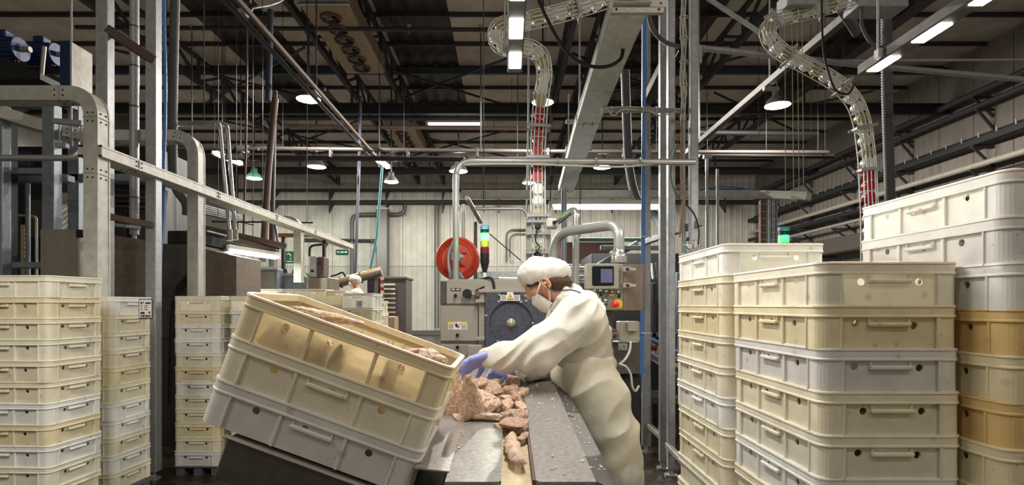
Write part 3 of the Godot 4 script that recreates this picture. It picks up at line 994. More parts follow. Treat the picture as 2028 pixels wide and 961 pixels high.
func build_wall_services() -> void:
	# pipes along the far wall
	var z := 26.3
	var lines := [[380, 377, 1500, 377, 0.07, "upper dark pipe running along the far wall"], [380, 401, 1500, 400, 0.10, "lower thick dark pipe running along the far wall"], [590, 474, 745, 476, 0.05, "short dark pipe on the far wall above the green clock"]]
	for q in lines:
		var o := thing("wall_pipe", q[5], "pipe", V((q[0] + q[2]) * 0.5, q[1], z))
		var b := MB.new()
		b.tube([V(q[0], q[1], z), V(q[2], q[3], z)], q[4], 8)
		part(o, "pipe", b, m.iron)
		var n := int((q[2] - q[0]) / 110.0)
		for k in n:
			var px: float = q[0] + 60 + k * 110.0
			b = MB.new()
			b.prism(Transform3D(Basis(Vector3.UP, PI / 2), V(px, q[1] + 2, z)), [Vector2(-0.5, 0), Vector2(0.25, 0), Vector2(-0.5, -0.55)], 0.06)
			part(o, "bracket", b, m.iron)
	var loops := [[[V(697, 545, 26.4), V(697, 425, 26.4), V(800, 425, 26.4), V(803, 400, 26.4)], 0.09, "grey pipe loop around the duct on the far wall"],
		[[V(868, 650, 26.4), V(868, 405, 26.4)], 0.05, "slim dark pipe down the far wall left of the red reel"],
		[[V(862, 650, 26.4), V(862, 405, 26.4)], 0.04, "slimmer pipe beside the dark one left of the red reel"],
		[[V(1003, 520, 26.4), V(1003, 455, 26.4), V(1050, 455, 26.4)], 0.04, "outer thin pipe loop on the wall left of the can track"],
		[[V(1010, 510, 26.4), V(1010, 463, 26.4), V(1050, 463, 26.4)], 0.03, "inner thin pipe loop on the wall left of the can track"],
		[[V(735, 476, 26.0), V(744, 480, 26.0), V(746, 500, 26.0)], 0.05, "bent pipe end above the green clock"]]
	for q in loops:
		pipe("wall_pipe", q[2], "pipe", q[0], q[1], m.galv_dark, "", 0.4)
	var b := MB.new()
	rectbox(b, 745, 412, 767, 560, 25.6, 0.5, 0.02)
	var o := thing("wall_duct", "tall grey sheet-metal duct standing against the far wall", "duct", V(756, 560, 25.6))
	part(o, "duct", b, m.steel_dark)
	b = MB.new()
	rectbox(b, 744, 411, 768, 414, 25.55, 0.55, 0.01)
	part(o, "flange", b, m.galv)
	# green tap sign
	o = thing("tap_sign", "green safety sign with a white tap and drop on the far wall", "sign", V(573, 509, 26.74))
	b = MB.new()
	rectbox(b, 565.5, 498, 581, 521.5, 26.74, 0.03, 0.004)
	part(o, "board", b, m.green_sign)
	b = MB.new()
	b.tube(rounded([V(568.5, 503.5, 26.72), V(575.5, 503.5, 26.72), V(575.5, 508.5, 26.72)], 0.06), 0.022, 8)
	b.tube([V(571.5, 501, 26.72), V(571.5, 503.5, 26.72)], 0.018, 6)
	b.tube([V(575.5, 511, 26.72), V(575.5, 514, 26.72)], [0.012, 0.04], 8)
	part(o, "tap_symbol", b, m.sign_white)
	b = MB.new()
	rectbox(b, 568, 517.2, 579, 518.6, 26.73, 0.02, 0)
	part(o, "caption_bar", b, m.sign_white)
	# LED clock
	o = thing("led_clock", "black wall clock display with green lit digits", "clock", V(677, 499, 26.67))
	b = MB.new()
	rectbox(b, 665.5, 494.5, 689, 504.5, 26.67, 0.1, 0.01)
	part(o, "casing", b, m.black)
	text_part(o, "digits_display", "11:20:09", 0.075, V(677.3, 499.5, 26.65), m.digit, 0.01, true)
	# right wall: lengthways trays and pipes with brackets
	var rails := [[3.45, 0.075, m.cream_side, "cream pipe running along the right wall", 11.55], [4.02, 0.11, m.dark, "dark cable tray running along the right wall above the cream pipe", 11.6], [4.95, 0.08, m.iron, "bundle of dark cables high along the right wall", 11.7], [5.25, 0.09, m.iron, "topmost dark pipe along the right wall", 11.6], [2.75, 0.06, m.pipe_steel, "bright steel rail low along the right wall", 11.3], [3.1, 0.09, m.dark, "dark beam below the cream pipe on the right wall", 11.5]]
	for r in rails:
		var y: float = EYE.y + r[0]
		o = thing("wall_rail", r[3], "pipe", Vector3(r[4], y, -18))
		b = MB.new()
		if r[1] > 0.1: b.cbox(Vector3(r[4], y, -18), Vector3(0.3, 0.16, 17), 0.01)
		else: b.tube([Vector3(r[4], y, -9.5), Vector3(r[4], y, -26.4)], r[1], 8)
		part(o, "run", b, r[2])
		for k in 6:
			var zz := -11.0 - k * 2.7
			b = MB.new()
			b.bar(Vector3(WX, y - 0.12, zz), Vector3(r[4] - 0.15, y - 0.12, zz), 0.06, 0.06)
			b.bar(Vector3(WX, y - 0.6, zz), Vector3(r[4] - 0.1, y - 0.14, zz), 0.05, 0.05)
			part(o, "bracket", b, m.iron)
		if r[1] > 0.1:
			for k in 30:
				b = MB.new()
				b.cbox(Vector3(r[4] - 0.15, y + 0.12, -10.5 - k * 0.5), Vector3(0.02, 0.12, 0.03))
				part(o, "tray_clip", b, m.galv)
			for s in [-0.06, 0.04]:
				b = MB.new()
				b.tube([Vector3(r[4] + s, y + 0.12, -9.8), Vector3(r[4] + s, y + 0.12, -26.0)], 0.03, 6)
				part(o, "tray_cable", b, m.rubber)
	o = thing("wall_beam", "dark steel beam low on the right wall behind the green signal lamp", "beam", Vector3(11.0, 3.5, -17))
	b = MB.new()
	b.cbox(Vector3(11.0, 3.45, -17), Vector3(0.25, 0.5, 14), 0.02)
	part(o, "beam", b, m.steel_dark)
	for k in 5:
		b = MB.new()
		b.cbox(Vector3(11.3, 3.2, -11.5 - k * 2.8), Vector3(1.0, 0.1, 0.1), 0.01)
		part(o, "bracket", b, m.iron)

func text_part(parent: Node3D, called: String, what: String, h: float, at: Vector3, mt: Material, depth := 0.002, mono := false, w := 0.0, basis := Basis()) -> MeshInstance3D:
	var t := TextMesh.new()
	var f := SystemFont.new()
	f.font_names = PackedStringArray(["Droid Sans Mono" if mono else "Droid Sans"])
	t.font = f
	t.text = what
	t.font_size = 64
	t.pixel_size = h / 46.0
	t.depth = depth
	t.curve_step = 4.0
	var o := MeshInstance3D.new()
	o.name = called
	o.mesh = t
	o.material_override = mt
	parent.add_child(o, true)
	var inv := parent.global_transform.affine_inverse()
	o.transform = inv * Transform3D(basis, at)
	return o

func tray(called: String, label: String, pts: Array, w: float, h: float, up: Vector3, joints: Array, bend := 0.12) -> Node3D:
	# a closed cream cable duct: body, edge lips and riveted joints
	var o := thing(called, label, "cable duct", pts[0])
	var path := rounded(pts, bend, 8)
	var b := MB.new()
	b.sweep(path, [Vector2(-w / 2, -h / 2), Vector2(w / 2, -h / 2), Vector2(w / 2, h / 2), Vector2(-w / 2, h / 2)], up)
	part(o, "duct_body", b, m.cream_tray)
	for s in [-1.0, 1.0]:
		b = MB.new()
		var y: float = s * (h / 2 - 0.008)
		b.sweep(path, [Vector2(-w / 2 - 0.004, y - 0.006), Vector2(w / 2 + 0.004, y - 0.006), Vector2(w / 2 + 0.004, y + 0.006), Vector2(-w / 2 - 0.004, y + 0.006)], up)
		part(o, "edge_lip", b, m.cream_tray)
	for s in joints:
		var a := along(path, s)
		var t: Vector3 = a[1]
		var x := t.cross(up).normalized()
		var y := x.cross(t)
		b = MB.new()
		b.box(Transform3D(Basis(x, y, -t), a[0]), Vector3(w + 0.012, h + 0.006, 0.006))
		part(o, "joint", b, m.cream_side)
		b = MB.new()
		for i in [-1.0, 1.0]:
			for j in [-1.0, 1.0]:
				for sd in [-1.0, 1.0]:
					b.box(Transform3D(Basis(x, y, -t), a[0] + t * (0.03 * i) + y * (h * 0.2 * j) + x * (w / 2 * sd)), Vector3(0.01, 0.011, 0.011), 0.002)
					b.box(Transform3D(Basis(x, y, -t), a[0] + t * (0.03 * i) + x * (w * 0.2 * j) + y * (h / 2 * sd)), Vector3(0.011, 0.01, 0.011), 0.002)
		part(o, "rivets", b, m.ink)
	return o

func post(label: String, x0: float, x1: float, d: float, y_top: float, depth: float, mt: Material, foot := 0.0) -> Node3D:
	# a square tube upright from the floor to y_top
	var p := V(x0, 0, d)
	var q := V(x1, 0, d)
	var o := thing("frame_post", label, "post", Vector3((p.x + q.x) * 0.5, foot, -d - depth * 0.5))
	var b := MB.new()
	b.cbox(Vector3((p.x + q.x) * 0.5, (y_top + foot + 0.06) * 0.5, -d - depth * 0.5), Vector3(q.x - p.x, y_top - foot - 0.06, depth), 0.006)
	part(o, "tube", b, mt)
	b = MB.new()
	b.lathe(Transform3D(Basis(), Vector3((p.x + q.x) * 0.5, foot, -d - depth * 0.5)), [Vector2(0.055, 0), Vector2(0.055, 0.012), Vector2(0.02, 0.022), Vector2(0.012, 0.08)], 16)
	part(o, "levelling_foot", b, m.pipe_steel)
	return o

func build_left_frames() -> void:
	post("square galvanised post behind the front cream cable duct", 188, 212, 4.45, 6.2, 0.09, m.galv)
	post("tall square galvanised post right of the brown panel, left side", 287, 308, 4.6, 6.2, 0.09, m.galv)
	var b := MB.new()
	b.bar(V(211, 57, 4.47), V(306, 121, 4.62), 0.05, 0.07, 0.004)
	one("brace_rail", b, m.rust, "upper brown brace rail between the two left posts", "rail")
	b = MB.new()
	b.bar(V(211, 428, 4.47), V(304, 447, 4.6), 0.05, 0.05, 0.004)
	one("brace_rail", b, m.hose_brown, "lower brown brace rail between the two left posts", "rail")
	b = MB.new()
	b.bar(V(208, 443, 4.9), V(276, 452, 5.2), 0.05, 0.03, 0.004)
	one("brace_rail", b, m.galv_blue, "pale galvanised brace below the lower brown rail", "rail")
	var o := thing("galvanised_duct", "straight galvanised pipe between the two left posts", "pipe", V(266, 470, 5.2))
	b = MB.new()
	b.tube([V(266, -20, 5.2), V(266, 465, 5.2)], 0.04, 14)
	part(o, "pipe", b, m.galv)
	for y in [52, 130, 210, 318, 390]:
		b = MB.new()
		b.tube([V(266, y, 5.2), V(266, y + 3, 5.2)], 0.043, 14)
		part(o, "seam_band", b, m.galv_dark)
	b = MB.new()
	b.tube([V(266, 462, 5.2), V(267, 490, 5.2)], 0.018, 8)
	part(o, "drain_stub", b, m.galv)
	pipe("air_hose", "blue air hose hanging beside the tall left post", "hose", spline([Vector3(V(325, 0, 4.9).x, CEIL - 0.01, -4.9), V(325, -15, 4.9), V(327, 120, 4.9), V(327, 230, 4.9), V(324, 330, 4.9), V(324, 410, 4.9), V(319, 480, 4.9), V(316, 560, 4.9)]), 0.014, m.blue_hose)
	pipe("white_conduit", "slim white conduit beside the left blue hose", "conduit", [V(330, 378, 5.0), V(327, 430, 5.0), V(325, 482, 5.0)], 0.012, m.wire_white)
	o = thing("steel_pipe_pair", "pair of slim steel pipes coming down to the brown canopy", "pipe", V(450, 470, 6.3))
	for q in [[[V(340, 247, 6.9), V(395, 245, 6.4), V(434, 241, 6.2), V(456, 474, 6.2)]], [[V(383, 243, 6.9), V(450, 247, 6.5), V(467, 472, 6.5)]]]:
		b = MB.new()
		b.tube(rounded(q[0], 0.08), 0.021, 10)
		part(o, "pipe", b, m.pipe_steel)
	for q in [V(455, 455, 6.19), V(466, 455, 6.49)]:
		b = MB.new()
		b.tube([q, q + Vector3(0.003, -0.12, 0)], 0.032, 10)
		part(o, "union", b, m.steel)
	# cream cable ducts, three drops in a row going back, and the long one running away
	var d := 4.0
	var t := tray("cable_duct", "nearest cream cable duct with a rounded elbow, left side", [V(-40, 190, d), V(192, 190, d), V(192, 700, d)], 0.095, 0.13, Vector3.BACK, [0.62, 0.95, 1.35], 0.17)
	tray("cable_duct", "second cream cable duct, sweeping in from the left to an elbow", [V(-30, 214, 4.7), V(60, 244, 5.0), V(160, 270, 5.25), V(240, 272, 5.3), V(389, 272, 5.3), V(389, 700, 5.3)], 0.095, 0.13, Vector3(0, 0.05, 1), [0.62, 0.95, 1.6, 2.15], 0.2)
	tray("cable_duct", "small distant cream cable duct with an elbow near the green tap sign", [V(540, 436, 7.9), V(592, 436, 7.9), V(592, 560, 7.9)], 0.095, 0.13, Vector3.BACK, [0.2, 0.5], 0.17)
	tray("cable_duct", "tiny cream cable duct elbow between the left frame posts", [V(150, 392, 7.0), V(118, 392, 7.0), V(118, 826, 7.0)], 0.095, 0.13, Vector3.BACK, [0.4], 0.12)
	tray("cable_duct", "long cream cable duct sloping away under the thin steel pipes", [Vector3(-2.97, 2.55, -3.95), Vector3(-2.97, 2.55, -10.4)], 0.17, 0.085, Vector3.UP, [0.4, 1.6, 3.0, 4.4], 0.1)
	b = MB.new()
	b.bar(V(108, 240, 5.0), V(165, 245, 5.0), 0.05, 0.045, 0.003)
	b.tube([V(118, 245, 5.0), V(118, 285, 5.0)], 0.008, 6)
	b.tube([V(143, 245, 5.0), V(143, 290, 5.0)], 0.008, 6)
	b.tube([V(161, 245, 5.0), V(161, 290, 5.0)], 0.008, 6)
	b.bar(V(112, 288, 5.0), V(134, 289, 5.0), 0.05, 0.045, 0.003)
	one("duct_hanger", b, m.galv, "galvanised hanger bracket on the second cream cable duct", "bracket")
	pipe("hanger_rod", "long thin rod dropping past the blue machine box", "rod", [Vector3(V(141, 0, 5.0).x, CEIL - 0.01, -5.0), V(141, 240, 5.0)], 0.009, m.galv)
	pipe("steel_rail_pipe", "polished steel pipe crossing to the front cream cable duct", "pipe", rounded([V(-30, 313, 4.1), V(150, 313, 4.1), V(168, 285, 4.15)], 0.08), 0.024, m.pipe_steel)
	# galvanised frame at far left
	var posts := [[-6, 3, 4.8, "galvanised frame post at the left edge"], [82, 106, 5.0, "galvanised frame post left of the steel cabinet"], [133, 155, 5.6, "galvanised frame post behind the steel cabinet"]]
	for q in posts:
		post(q[3], q[0], q[1], q[2], EYE.y + (CY - 205) / F * q[2], 0.1, m.galv_blue)
	var bars := [[-10, 332, 84, 344, 5.0, "upper galvanised cross rail at far left"], [-10, 346, 134, 359, 5.15, "second galvanised cross rail at far left"], [104, 344, 290, 358, 5.6, "galvanised cross rail behind the left posts"], [-10, 519, 79, 531, 4.9, "lower galvanised cross rail at far left"], [-10, 204, 90, 211, 5.2, "thin galvanised rail under the front cable duct"]]
	for q in bars:
		b = MB.new()
		rectbox(b, q[0], q[1], q[2], q[3], q[4], 0.09)
		one("cross_rail", b, m.galv_blue, q[5], "rail")
	pipe("grey_pipe", "blue-grey standpipe inside the far left frame", "pipe", [V(55, 345, 5.3), on_floor(56, 5.3)], 0.02, m.galv_blue)
	pipe("grey_pipe", "dark blue standpipe left of the other in the far left frame", "pipe", [V(26, 240, 5.4), on_floor(26, 5.4)], 0.014, m.iron_blue)
	pipe("loop_pipe", "slim steel pipe with a bent top inside the far left frame", "pipe", rounded([V(35, 427, 5.4), V(72, 428, 5.4), on_floor(74, 5.4)], 0.05), 0.012, m.pipe_steel)
	b = MB.new()
	for k in 7:
		b.tube(arc_ring(V(46, 455 + k * 9, 5.6), 0.012, Vector3.BACK, 10), 0.005, 5, true)
	rectbox(b, 40, 445, 50, 889, 5.62, 0.02)
	one("chain_guard", b, m.can_gold, "yellowish perforated strip behind the far left pipes", "guard")
	b = MB.new()
	rectbox(b, 4, 240, 17, 924, 5.0, 0.1)
	one("dark_upright", b, m.dark, "dark upright channel at the left edge", "post")
	# drive unit: two blue motors on a black plate, and the blue-and-grey box
	for q in [[12, 98, 5.9, "blue electric motor at the top left edge"], [86, 108, 6.3, "blue electric motor beside the blue and grey box"]]:
		var c := V(q[0], q[1], q[2])
		var mo := thing("electric_motor", q[3], "motor", c)
		var ax := Transform3D(Basis(Vector3.BACK, -PI / 2), c)
		b = MB.new()
		b.lathe(ax, [Vector2(0.0, -0.22), Vector2(0.09, -0.22), Vector2(0.11, -0.2), Vector2(0.11, 0.12), Vector2(0.12, 0.13), Vector2(0.12, 0.16), Vector2(0, 0.16)], 20)
		part(mo, "body", b, m.blue_paint)
		b = MB.new()
		for k in 18:
			var a := TAU * k / 18.0
			b.cbox(c + Vector3(-0.04, 0.112 * cos(a), 0.112 * sin(a)), Vector3(0.28, 0.012 + 0.01 * absf(cos(a)), 0.012))
		part(mo, "cooling_fins", b, m.blue_paint)
		b = MB.new()
		b.cbox(c + Vector3(0, 0.14, 0.02), Vector3(0.12, 0.08, 0.12), 0.01)
		part(mo, "terminal_box", b, m.blue_paint)
		b = MB.new()
		b.tube([c + Vector3(0.16, 0, 0), c + Vector3(0.26, 0, 0)], 0.03, 10)
		part(mo, "shaft", b, m.steel)
	b = MB.new()
	b.prism(Transform3D(Basis(), Vector3(0, 0, -5.85)), [xy(20, 118, 6.05), xy(45, 130, 6.05), xy(110, 160, 6.05), xy(110, 172, 6.05), xy(-15, 172, 6.05), xy(-15, 122, 6.05)], 0.6)
	one("motor_plate", b, m.dark, "black sloping mounting plate under the blue motors", "plate")
	b = MB.new()
	b.tube([V(82, 155, 6.0), V(88, 92, 6.0)], 0.02, 8)
	one("lever_tube", b, m.cream_side, "short pale upright tube in front of the blue motor", "tube")
	o = thing("drive_box", "tall box with a blue front and grey side, upper left", "box", V(128, 212, 5.5))
	b = MB.new()
	var p0 := V(118, 212, 5.5)
	var p1 := V(139, 80, 5.5)
	b.cbox(Vector3((p0.x + p1.x) / 2, (p0.y + p1.y) / 2, -5.5 - 0.01), Vector3(p1.x - p0.x, p1.y - p0.y, 0.02), 0.004)
	part(o, "front_panel", b, m.blue_paint)
	b = MB.new()
	b.cbox(Vector3((p0.x + p1.x) / 2, (p0.y + p1.y) / 2, -5.5 - 0.16), Vector3(p1.x - p0.x - 0.004, p1.y - p0.y - 0.004, 0.28), 0.004)
	part(o, "side_panel", b, m.cream_side)
	# stainless cabinet, brown board, dark cooker casing
	o = thing("steel_cabinet", "stainless steel cabinet behind the tallest left crate stack", "cabinet", V(125, 640, 4.7))
	b = MB.new()
	rectbox(b, 79, 454, 158, 944, 4.7, 0.5, 0.006)
	part(o, "body", b, m.steel_v)
	b = MB.new()
	rectbox(b, 88, 459, 156, 880, 4.685, 0.014, 0.004)
	part(o, "door", b, m.steel_v)
	b = MB.new()
	rectbox(b, 150, 455, 170, 470, 4.66, 0.04, 0.003)
	part(o, "top_bracket", b, m.black)
	b = MB.new()
	b.prism(Transform3D(Basis(), Vector3(0, 0, -4.85)), [xy(212, 464, 4.85), xy(289, 476, 4.85), xy(289, 640, 4.85), xy(289, 900, 4.85), xy(212, 900, 4.85)], 0.03)
	one("brown_board", b, m.steel_brown, "plain brown-grey panel standing between the left posts", "panel")
	o = thing("cooker_casing", "big dark stainless machine casing behind the second cable duct", "machine", V(390, 780, 6.1))
	b = MB.new()
	rectbox(b, 309, 483, 388, 880, 6.0, 0.7, 0.01)
	part(o, "side_plate", b, m.steel_dark)
	b = MB.new()
	b.prism(Transform3D(Basis(), Vector3(0, 0, -6.05)), [xy(388, 489, 6.05), xy(468, 508, 6.05), xy(468, 700, 6.05), xy(468, 880, 6.05), xy(388, 880, 6.05)], 0.6)
	part(o, "front_plate", b, m.steel_brown)
	b = MB.new()
	rectbox(b, 331, 457, 402, 484, 6.1, 0.5, 0.01)
	part(o, "extract_hood", b, m.dark)
	b = MB.new()
	rectbox(b, 366, 456, 410, 459, 6.08, 0.5, 0.004)
	part(o, "hood_lip", b, m.galv_blue)
	for k in 3:
		pipe("power_cable", "black power cable looping out of the dark machine casing", "cable", spline([V(373, 545 + k * 8, 5.9), V(355, 565 + k * 9, 5.9), V(346, 592 + k * 10, 5.9), V(341, 625, 5.9), V(335, 800, 5.9)]), 0.018, m.rubber, "black cables at the dark machine casing")
	o = thing("hose_coupling", "grey plastic hose couplings on the dark casing beside the crates", "coupling", V(325, 655, 5.9))
	b = MB.new()
	rectbox(b, 319, 645, 332, 670, 5.9, 0.1, 0.01)
	part(o, "block", b, m.hose_grey)
	b = MB.new()
	b.tube([V(314, 652, 5.88), V(314, 672, 5.88)], 0.022, 10)
	part(o, "coupling", b, m.galv_blue)
	o = thing("process_machine", "large dark process machine behind the galvanised frame at far left", "machine", V(120, 800, 7.6))
	b = MB.new()
	rectbox(b, -120, 290, 306, 850, 7.6, 1.2, 0.01)
	part(o, "casing", b, m.dark)
	for q in [[-30, 300, 60, 330, "iron_blue"], [60, 395, 130, 470, "steel_dark"], [112, 360, 165, 385, "rust"], [200, 360, 300, 366, "iron_blue"], [215, 395, 296, 402, "steel_dark"], [222, 410, 250, 560, "iron"], [258, 420, 290, 520, "steel_dark"], [-20, 430, 40, 520, "iron"]]:
		b = MB.new()
		rectbox(b, q[0], q[1], q[2], q[3], 7.52, 0.1, 0.008)
		part(o, "side_panel", b, m[q[4]])
	for k in 5:
		b = MB.new()
		b.tube([V(215, 375 + k * 11, 7.4), V(300, 384 + k * 9, 7.4)], 0.018, 8)
		part(o, "feed_pipe", b, m.iron if k % 2 == 0 else m.galv_dark)
	b = MB.new()
	b.cbox(Vector3(V(95, 0, 7.6).x, V(0, 850, 7.6).y * 0.5, -8.2), Vector3(2.6, V(0, 850, 7.6).y, 1.0), 0.01)
	part(o, "plinth", b, m.dark)
	# canopy over the left tube lamp
	o = thing("lamp_canopy", "brown sheet canopy above the left tube lamp", "canopy", V(480, 480, 7))
	b = MB.new()
	var q0 := V(392, 455, 6.75)
	var q1 := V(550, 490, 7.5)
	b.bar(q0, q1, 0.5, 0.06, 0.004)
	part(o, "sheet", b, m.rust)
	b = MB.new()
	b.bar(V(440, 478, 6.6), V(549, 499, 7.4), 0.08, 0.03, 0.004)
	part(o, "lamp_rail", b, m.galv_dark)

func xy(px: float, py: float, d: float) -> Vector2:
	var p := V(px, py, d)
	return Vector2(p.x, p.y)

func arc_ring(c: Vector3, r: float, axis: Vector3, seg := 20) -> Array:
	var x := axis.cross(Vector3(0.3, 0.8, 0.5)).normalized()
	var y := axis.cross(x).normalized()
	var out := []
	for k in seg: out.append(c + x * (r * cos(TAU * k / seg)) + y * (r * sin(TAU * k / seg)))
	return out

func build_back_machines() -> void:
	# glazed booth and low machines behind the crates
	var o := thing("glazed_booth", "low stainless booth with a white window frame, behind the crates", "booth", V(508, 640, 8.6))
	var b := MB.new()
	rectbox(b, 468, 532, 549, 800, 8.6, 0.25, 0.01)
	part(o, "base_cabinet", b, m.galv_blue)
	for q in [[468, 529, 549, 534], [468, 498, 549, 501]]:
		b = MB.new()
		rectbox(b, q[0], q[1], q[2], q[3], 8.55, 0.06)
		part(o, "frame_rail", b, m.white_plastic)
	for x in [468, 546]:
		b = MB.new()
		rectbox(b, x, 498, x + 3, 534, 8.54, 0.05)
		part(o, "frame_upright", b, m.white_plastic)
	b = MB.new()
	rectbox(b, 471, 501, 546, 530, 8.57, 0.008, 0)
	part(o, "glass_pane", b, m.pane)
	for x in [470, 507]:
		b = MB.new()
		rectbox(b, x, 538, x + 35, 575, 8.58, 0.02, 0.006)
		part(o, "door_panel", b, m.steel)
	for y in [547, 566]:
		b = MB.new()
		b.lathe(Transform3D(Basis(Vector3.RIGHT, PI / 2), V(472, y, 8.53)), [Vector2(0.055, 0), Vector2(0.055, 0.006), Vector2(0, 0.006)], 18)
		var s := part(o, "prohibition_sign", b, m.paper)
		b = MB.new()
		b.tube(arc_ring(V(472, y, 8.52), 0.045, Vector3.BACK, 18), 0.008, 6, true)
		b.bar(V(469, y - 3, 8.52), V(475, y + 3, 8.52), 0.012, 0.006)
		part(s, "red_ring", b, m.btn_red)
	o = thing("steel_tank", "low stainless tank between the booth and the electric box", "tank", V(585, 640, 8.9))
	b = MB.new()
	rectbox(b, 548, 545, 625, 800, 8.9, 0.7, 0.02)
	part(o, "body", b, m.galv_blue)
	b = MB.new()
	rectbox(b, 546, 541, 627, 548, 8.87, 0.75, 0.01)
	part(o, "rim", b, m.steel)
	for x in [565, 583]:
		b = MB.new()
		b.tube(rounded([V(x - 4, 544, 8.9), V(x, 530, 8.9), V(x + 4, 544, 8.9)], 0.05), 0.014, 6)
		part(o, "lifting_eye", b, m.iron)
	b = MB.new()
	b.tube([V(602, 545, 8.8), V(619, 562, 8.7), V(620, 575, 8.7)], 0.022, 8)
	part(o, "chute_edge", b, m.white_plastic)
	o = thing("electric_box", "grey electric box with a reddish button side on the left", "box", V(628, 548, 8.2))
	b = MB.new()
	rectbox(b, 613, 508, 627, 549, 8.2, 0.25, 0.008)
	part(o, "front", b, m.galv)
	b = MB.new()
	rectbox(b, 627, 509, 641, 549, 8.22, 0.24, 0.008)
	part(o, "side", b, m.rust)
	b = MB.new()
	for q in [[619, 537], [633, 522], [635, 531], [632, 540]]:
		b.lathe(Transform3D(Basis(Vector3.RIGHT, PI / 2), V(q[0], q[1], 8.21)), [Vector2(0.022, 0), Vector2(0.022, 0.03), Vector2(0, 0.03)], 10)
	part(o, "buttons", b, m.black)
	b = MB.new()
	rectbox(b, 606, 549, 650, 800, 8.25, 0.55, 0.01)
	one("pump_unit", b, m.steel_brown, "brownish machine base under the grey electric box", "machine")
	# pipe goalpost with a reddish beam
	o = thing("beam_frame", "reddish beam on two dark posts above the electric box", "frame", V(605, 545, 9.0))
	b = MB.new()
	rectbox(b, 548, 462, 648, 469, 9.0, 0.12)
	part(o, "beam", b, m.copper)
	for q in [[557, 562], [638, 643]]:
		b = MB.new()
		rectbox(b, q[0], 468, q[1], 542, 9.02, 0.08)
		part(o, "post", b, m.iron)
	pipe("bent_pipe", "small dark pipe with a bend left of the electric box", "pipe", rounded([V(613, 508, 8.9), V(613, 487, 8.9), V(640, 484, 8.9)], 0.08), 0.018, m.iron)
	hung_pipe("service_pipe", "thin dark pipe crossing behind the slanting cable duct", "pipe", [V(420, 439, 9.4), V(620, 441, 9.4)], 0.016, m.iron)
	pipe("air_hose", "blue air hose drooping to the end of the left tube lamp", "hose", spline([V(530, 418, 8.0), V(540, 432, 8.0), V(549, 470, 7.8), V(553, 505, 7.5)]), 0.016, m.blue_hose)
	b = MB.new()
	for k in 5:
		b.tube([V(395, 405 + k * 4, 9.0), V(470 + k * 8, 425 + k * 5, 10.5)], 0.02, 6)
	one("cable_bundle", b, m.dark, "bundle of dark cables sagging behind the second cable duct", "cables")
	# elevator tube, striped post, dark oven rack, carton
	o = thing("elevator_tube", "dark shiny inclined tube above the far worker", "conveyor", V(700, 552, 12.3))
	b = MB.new()
	b.tube([V(648, 566, 12.3), V(756, 538, 12.3)], 0.105, 16)
	part(o, "tube", b, m.steel_brown)
	b = MB.new()
	b.tube([V(658, 558, 12.25), V(744, 535, 12.25)], 0.037, 10)
	part(o, "side_rod", b, m.brass)
	for q in [[675, 559], [715, 549]]:
		b = MB.new()
		b.tube(arc_ring(V(q[0], q[1], 12.3), 0.125, Vector3(0.97, 0.25, 0), 16), 0.015, 6, true)
		part(o, "clamp_band", b, m.iron)
	for q in [[657, 566], [745, 543]]:
		b = MB.new()
		b.cbox(Vector3(V(q[0], 0, 12.3).x, V(0, q[1], 12.3).y * 0.5 - 0.03, -12.3), Vector3(0.07, V(0, q[1], 12.3).y - 0.06, 0.07), 0.005)
		part(o, "support_leg", b, m.steel_dark)
	pipe("power_cable", "black cable arching over the inclined tube", "cable", spline([V(650, 548, 9.6), V(665, 545, 9.6), V(678, 540, 9.6), V(684, 548, 9.6)]), 0.015, m.rubber)
	o = thing("barrier_post", "slim barrier post with red and white stripes", "post", V(757, 690, 8.6))
	var yb := V(757, 690, 8.6).y
	for k in 14:
		b = MB.new()
		var y0 := 548.0 + k * 7.0
		b.tube([V(757, y0, 8.6), V(757, y0 + 7.0, 8.6)], 0.026, 10)
		part(o, "stripe", b, m.btn_red if k % 2 == 1 else m.paper)
	b = MB.new()
	b.cbox(Vector3(o.position.x, V(0, 646, 8.6).y * 0.5, -8.6), Vector3(0.06, V(0, 646, 8.6).y, 0.06), 0.004)
	part(o, "post_foot", b, m.galv_dark)
	o = thing("oven_rack", "dark cabinet with a rack of pale trays, left of the long wall panel", "cabinet", V(770, 690, 12.7))
	b = MB.new()
	rectbox(b, 727, 552, 804, 770, 12.7, 0.8, 0.01)
	part(o, "body", b, m.steel_dark)
	b = MB.new()
	rectbox(b, 726, 548, 806, 553, 12.65, 0.9, 0.01)
	part(o, "top_frame", b, m.galv_dark)
	b = MB.new()
	rectbox(b, 728, 558, 752, 600, 12.67, 0.03, 0.004)
	part(o, "control_panel", b, m.black)
	b = MB.new()
	rectbox(b, 742, 563, 748, 568, 12.65, 0.02, 0.002)
	part(o, "white_label", b, m.paper)
	for k in 8:
		b = MB.new()
		rectbox(b, 758, 562 + k * 9.2, 782, 565 + k * 9.2, 12.6, 0.07, 0.003)
		part(o, "rack_tray", b, m.crate_ivory)
	b = MB.new()
	rectbox(b, 745, 628, 781, 660, 9.0, 0.35, 0.004)
	one("carton", b, m.cardboard, "brown cardboard carton beside the striped barrier post", "carton")
	b = MB.new()
	var yc := V(0, 660, 9.0).y
	b.cbox(Vector3(V(763, 0, 9.0).x, yc * 0.5, -9.2), Vector3(0.4, yc, 0.5), 0.01)
	one("plinth", b, m.steel_dark, "dark plinth under the brown cardboard carton", "plinth")

func knob(parent: Node3D, called: String, at: Vector3, r: float, l: float, mt: Material) -> void:
	var b := MB.new()
	b.lathe(Transform3D(Basis(Vector3.RIGHT, PI / 2), at), [Vector2(r, 0), Vector2(r, l * 0.8), Vector2(r * 0.85, l), Vector2(0, l)], 16)
	part(parent, called, b, mt)

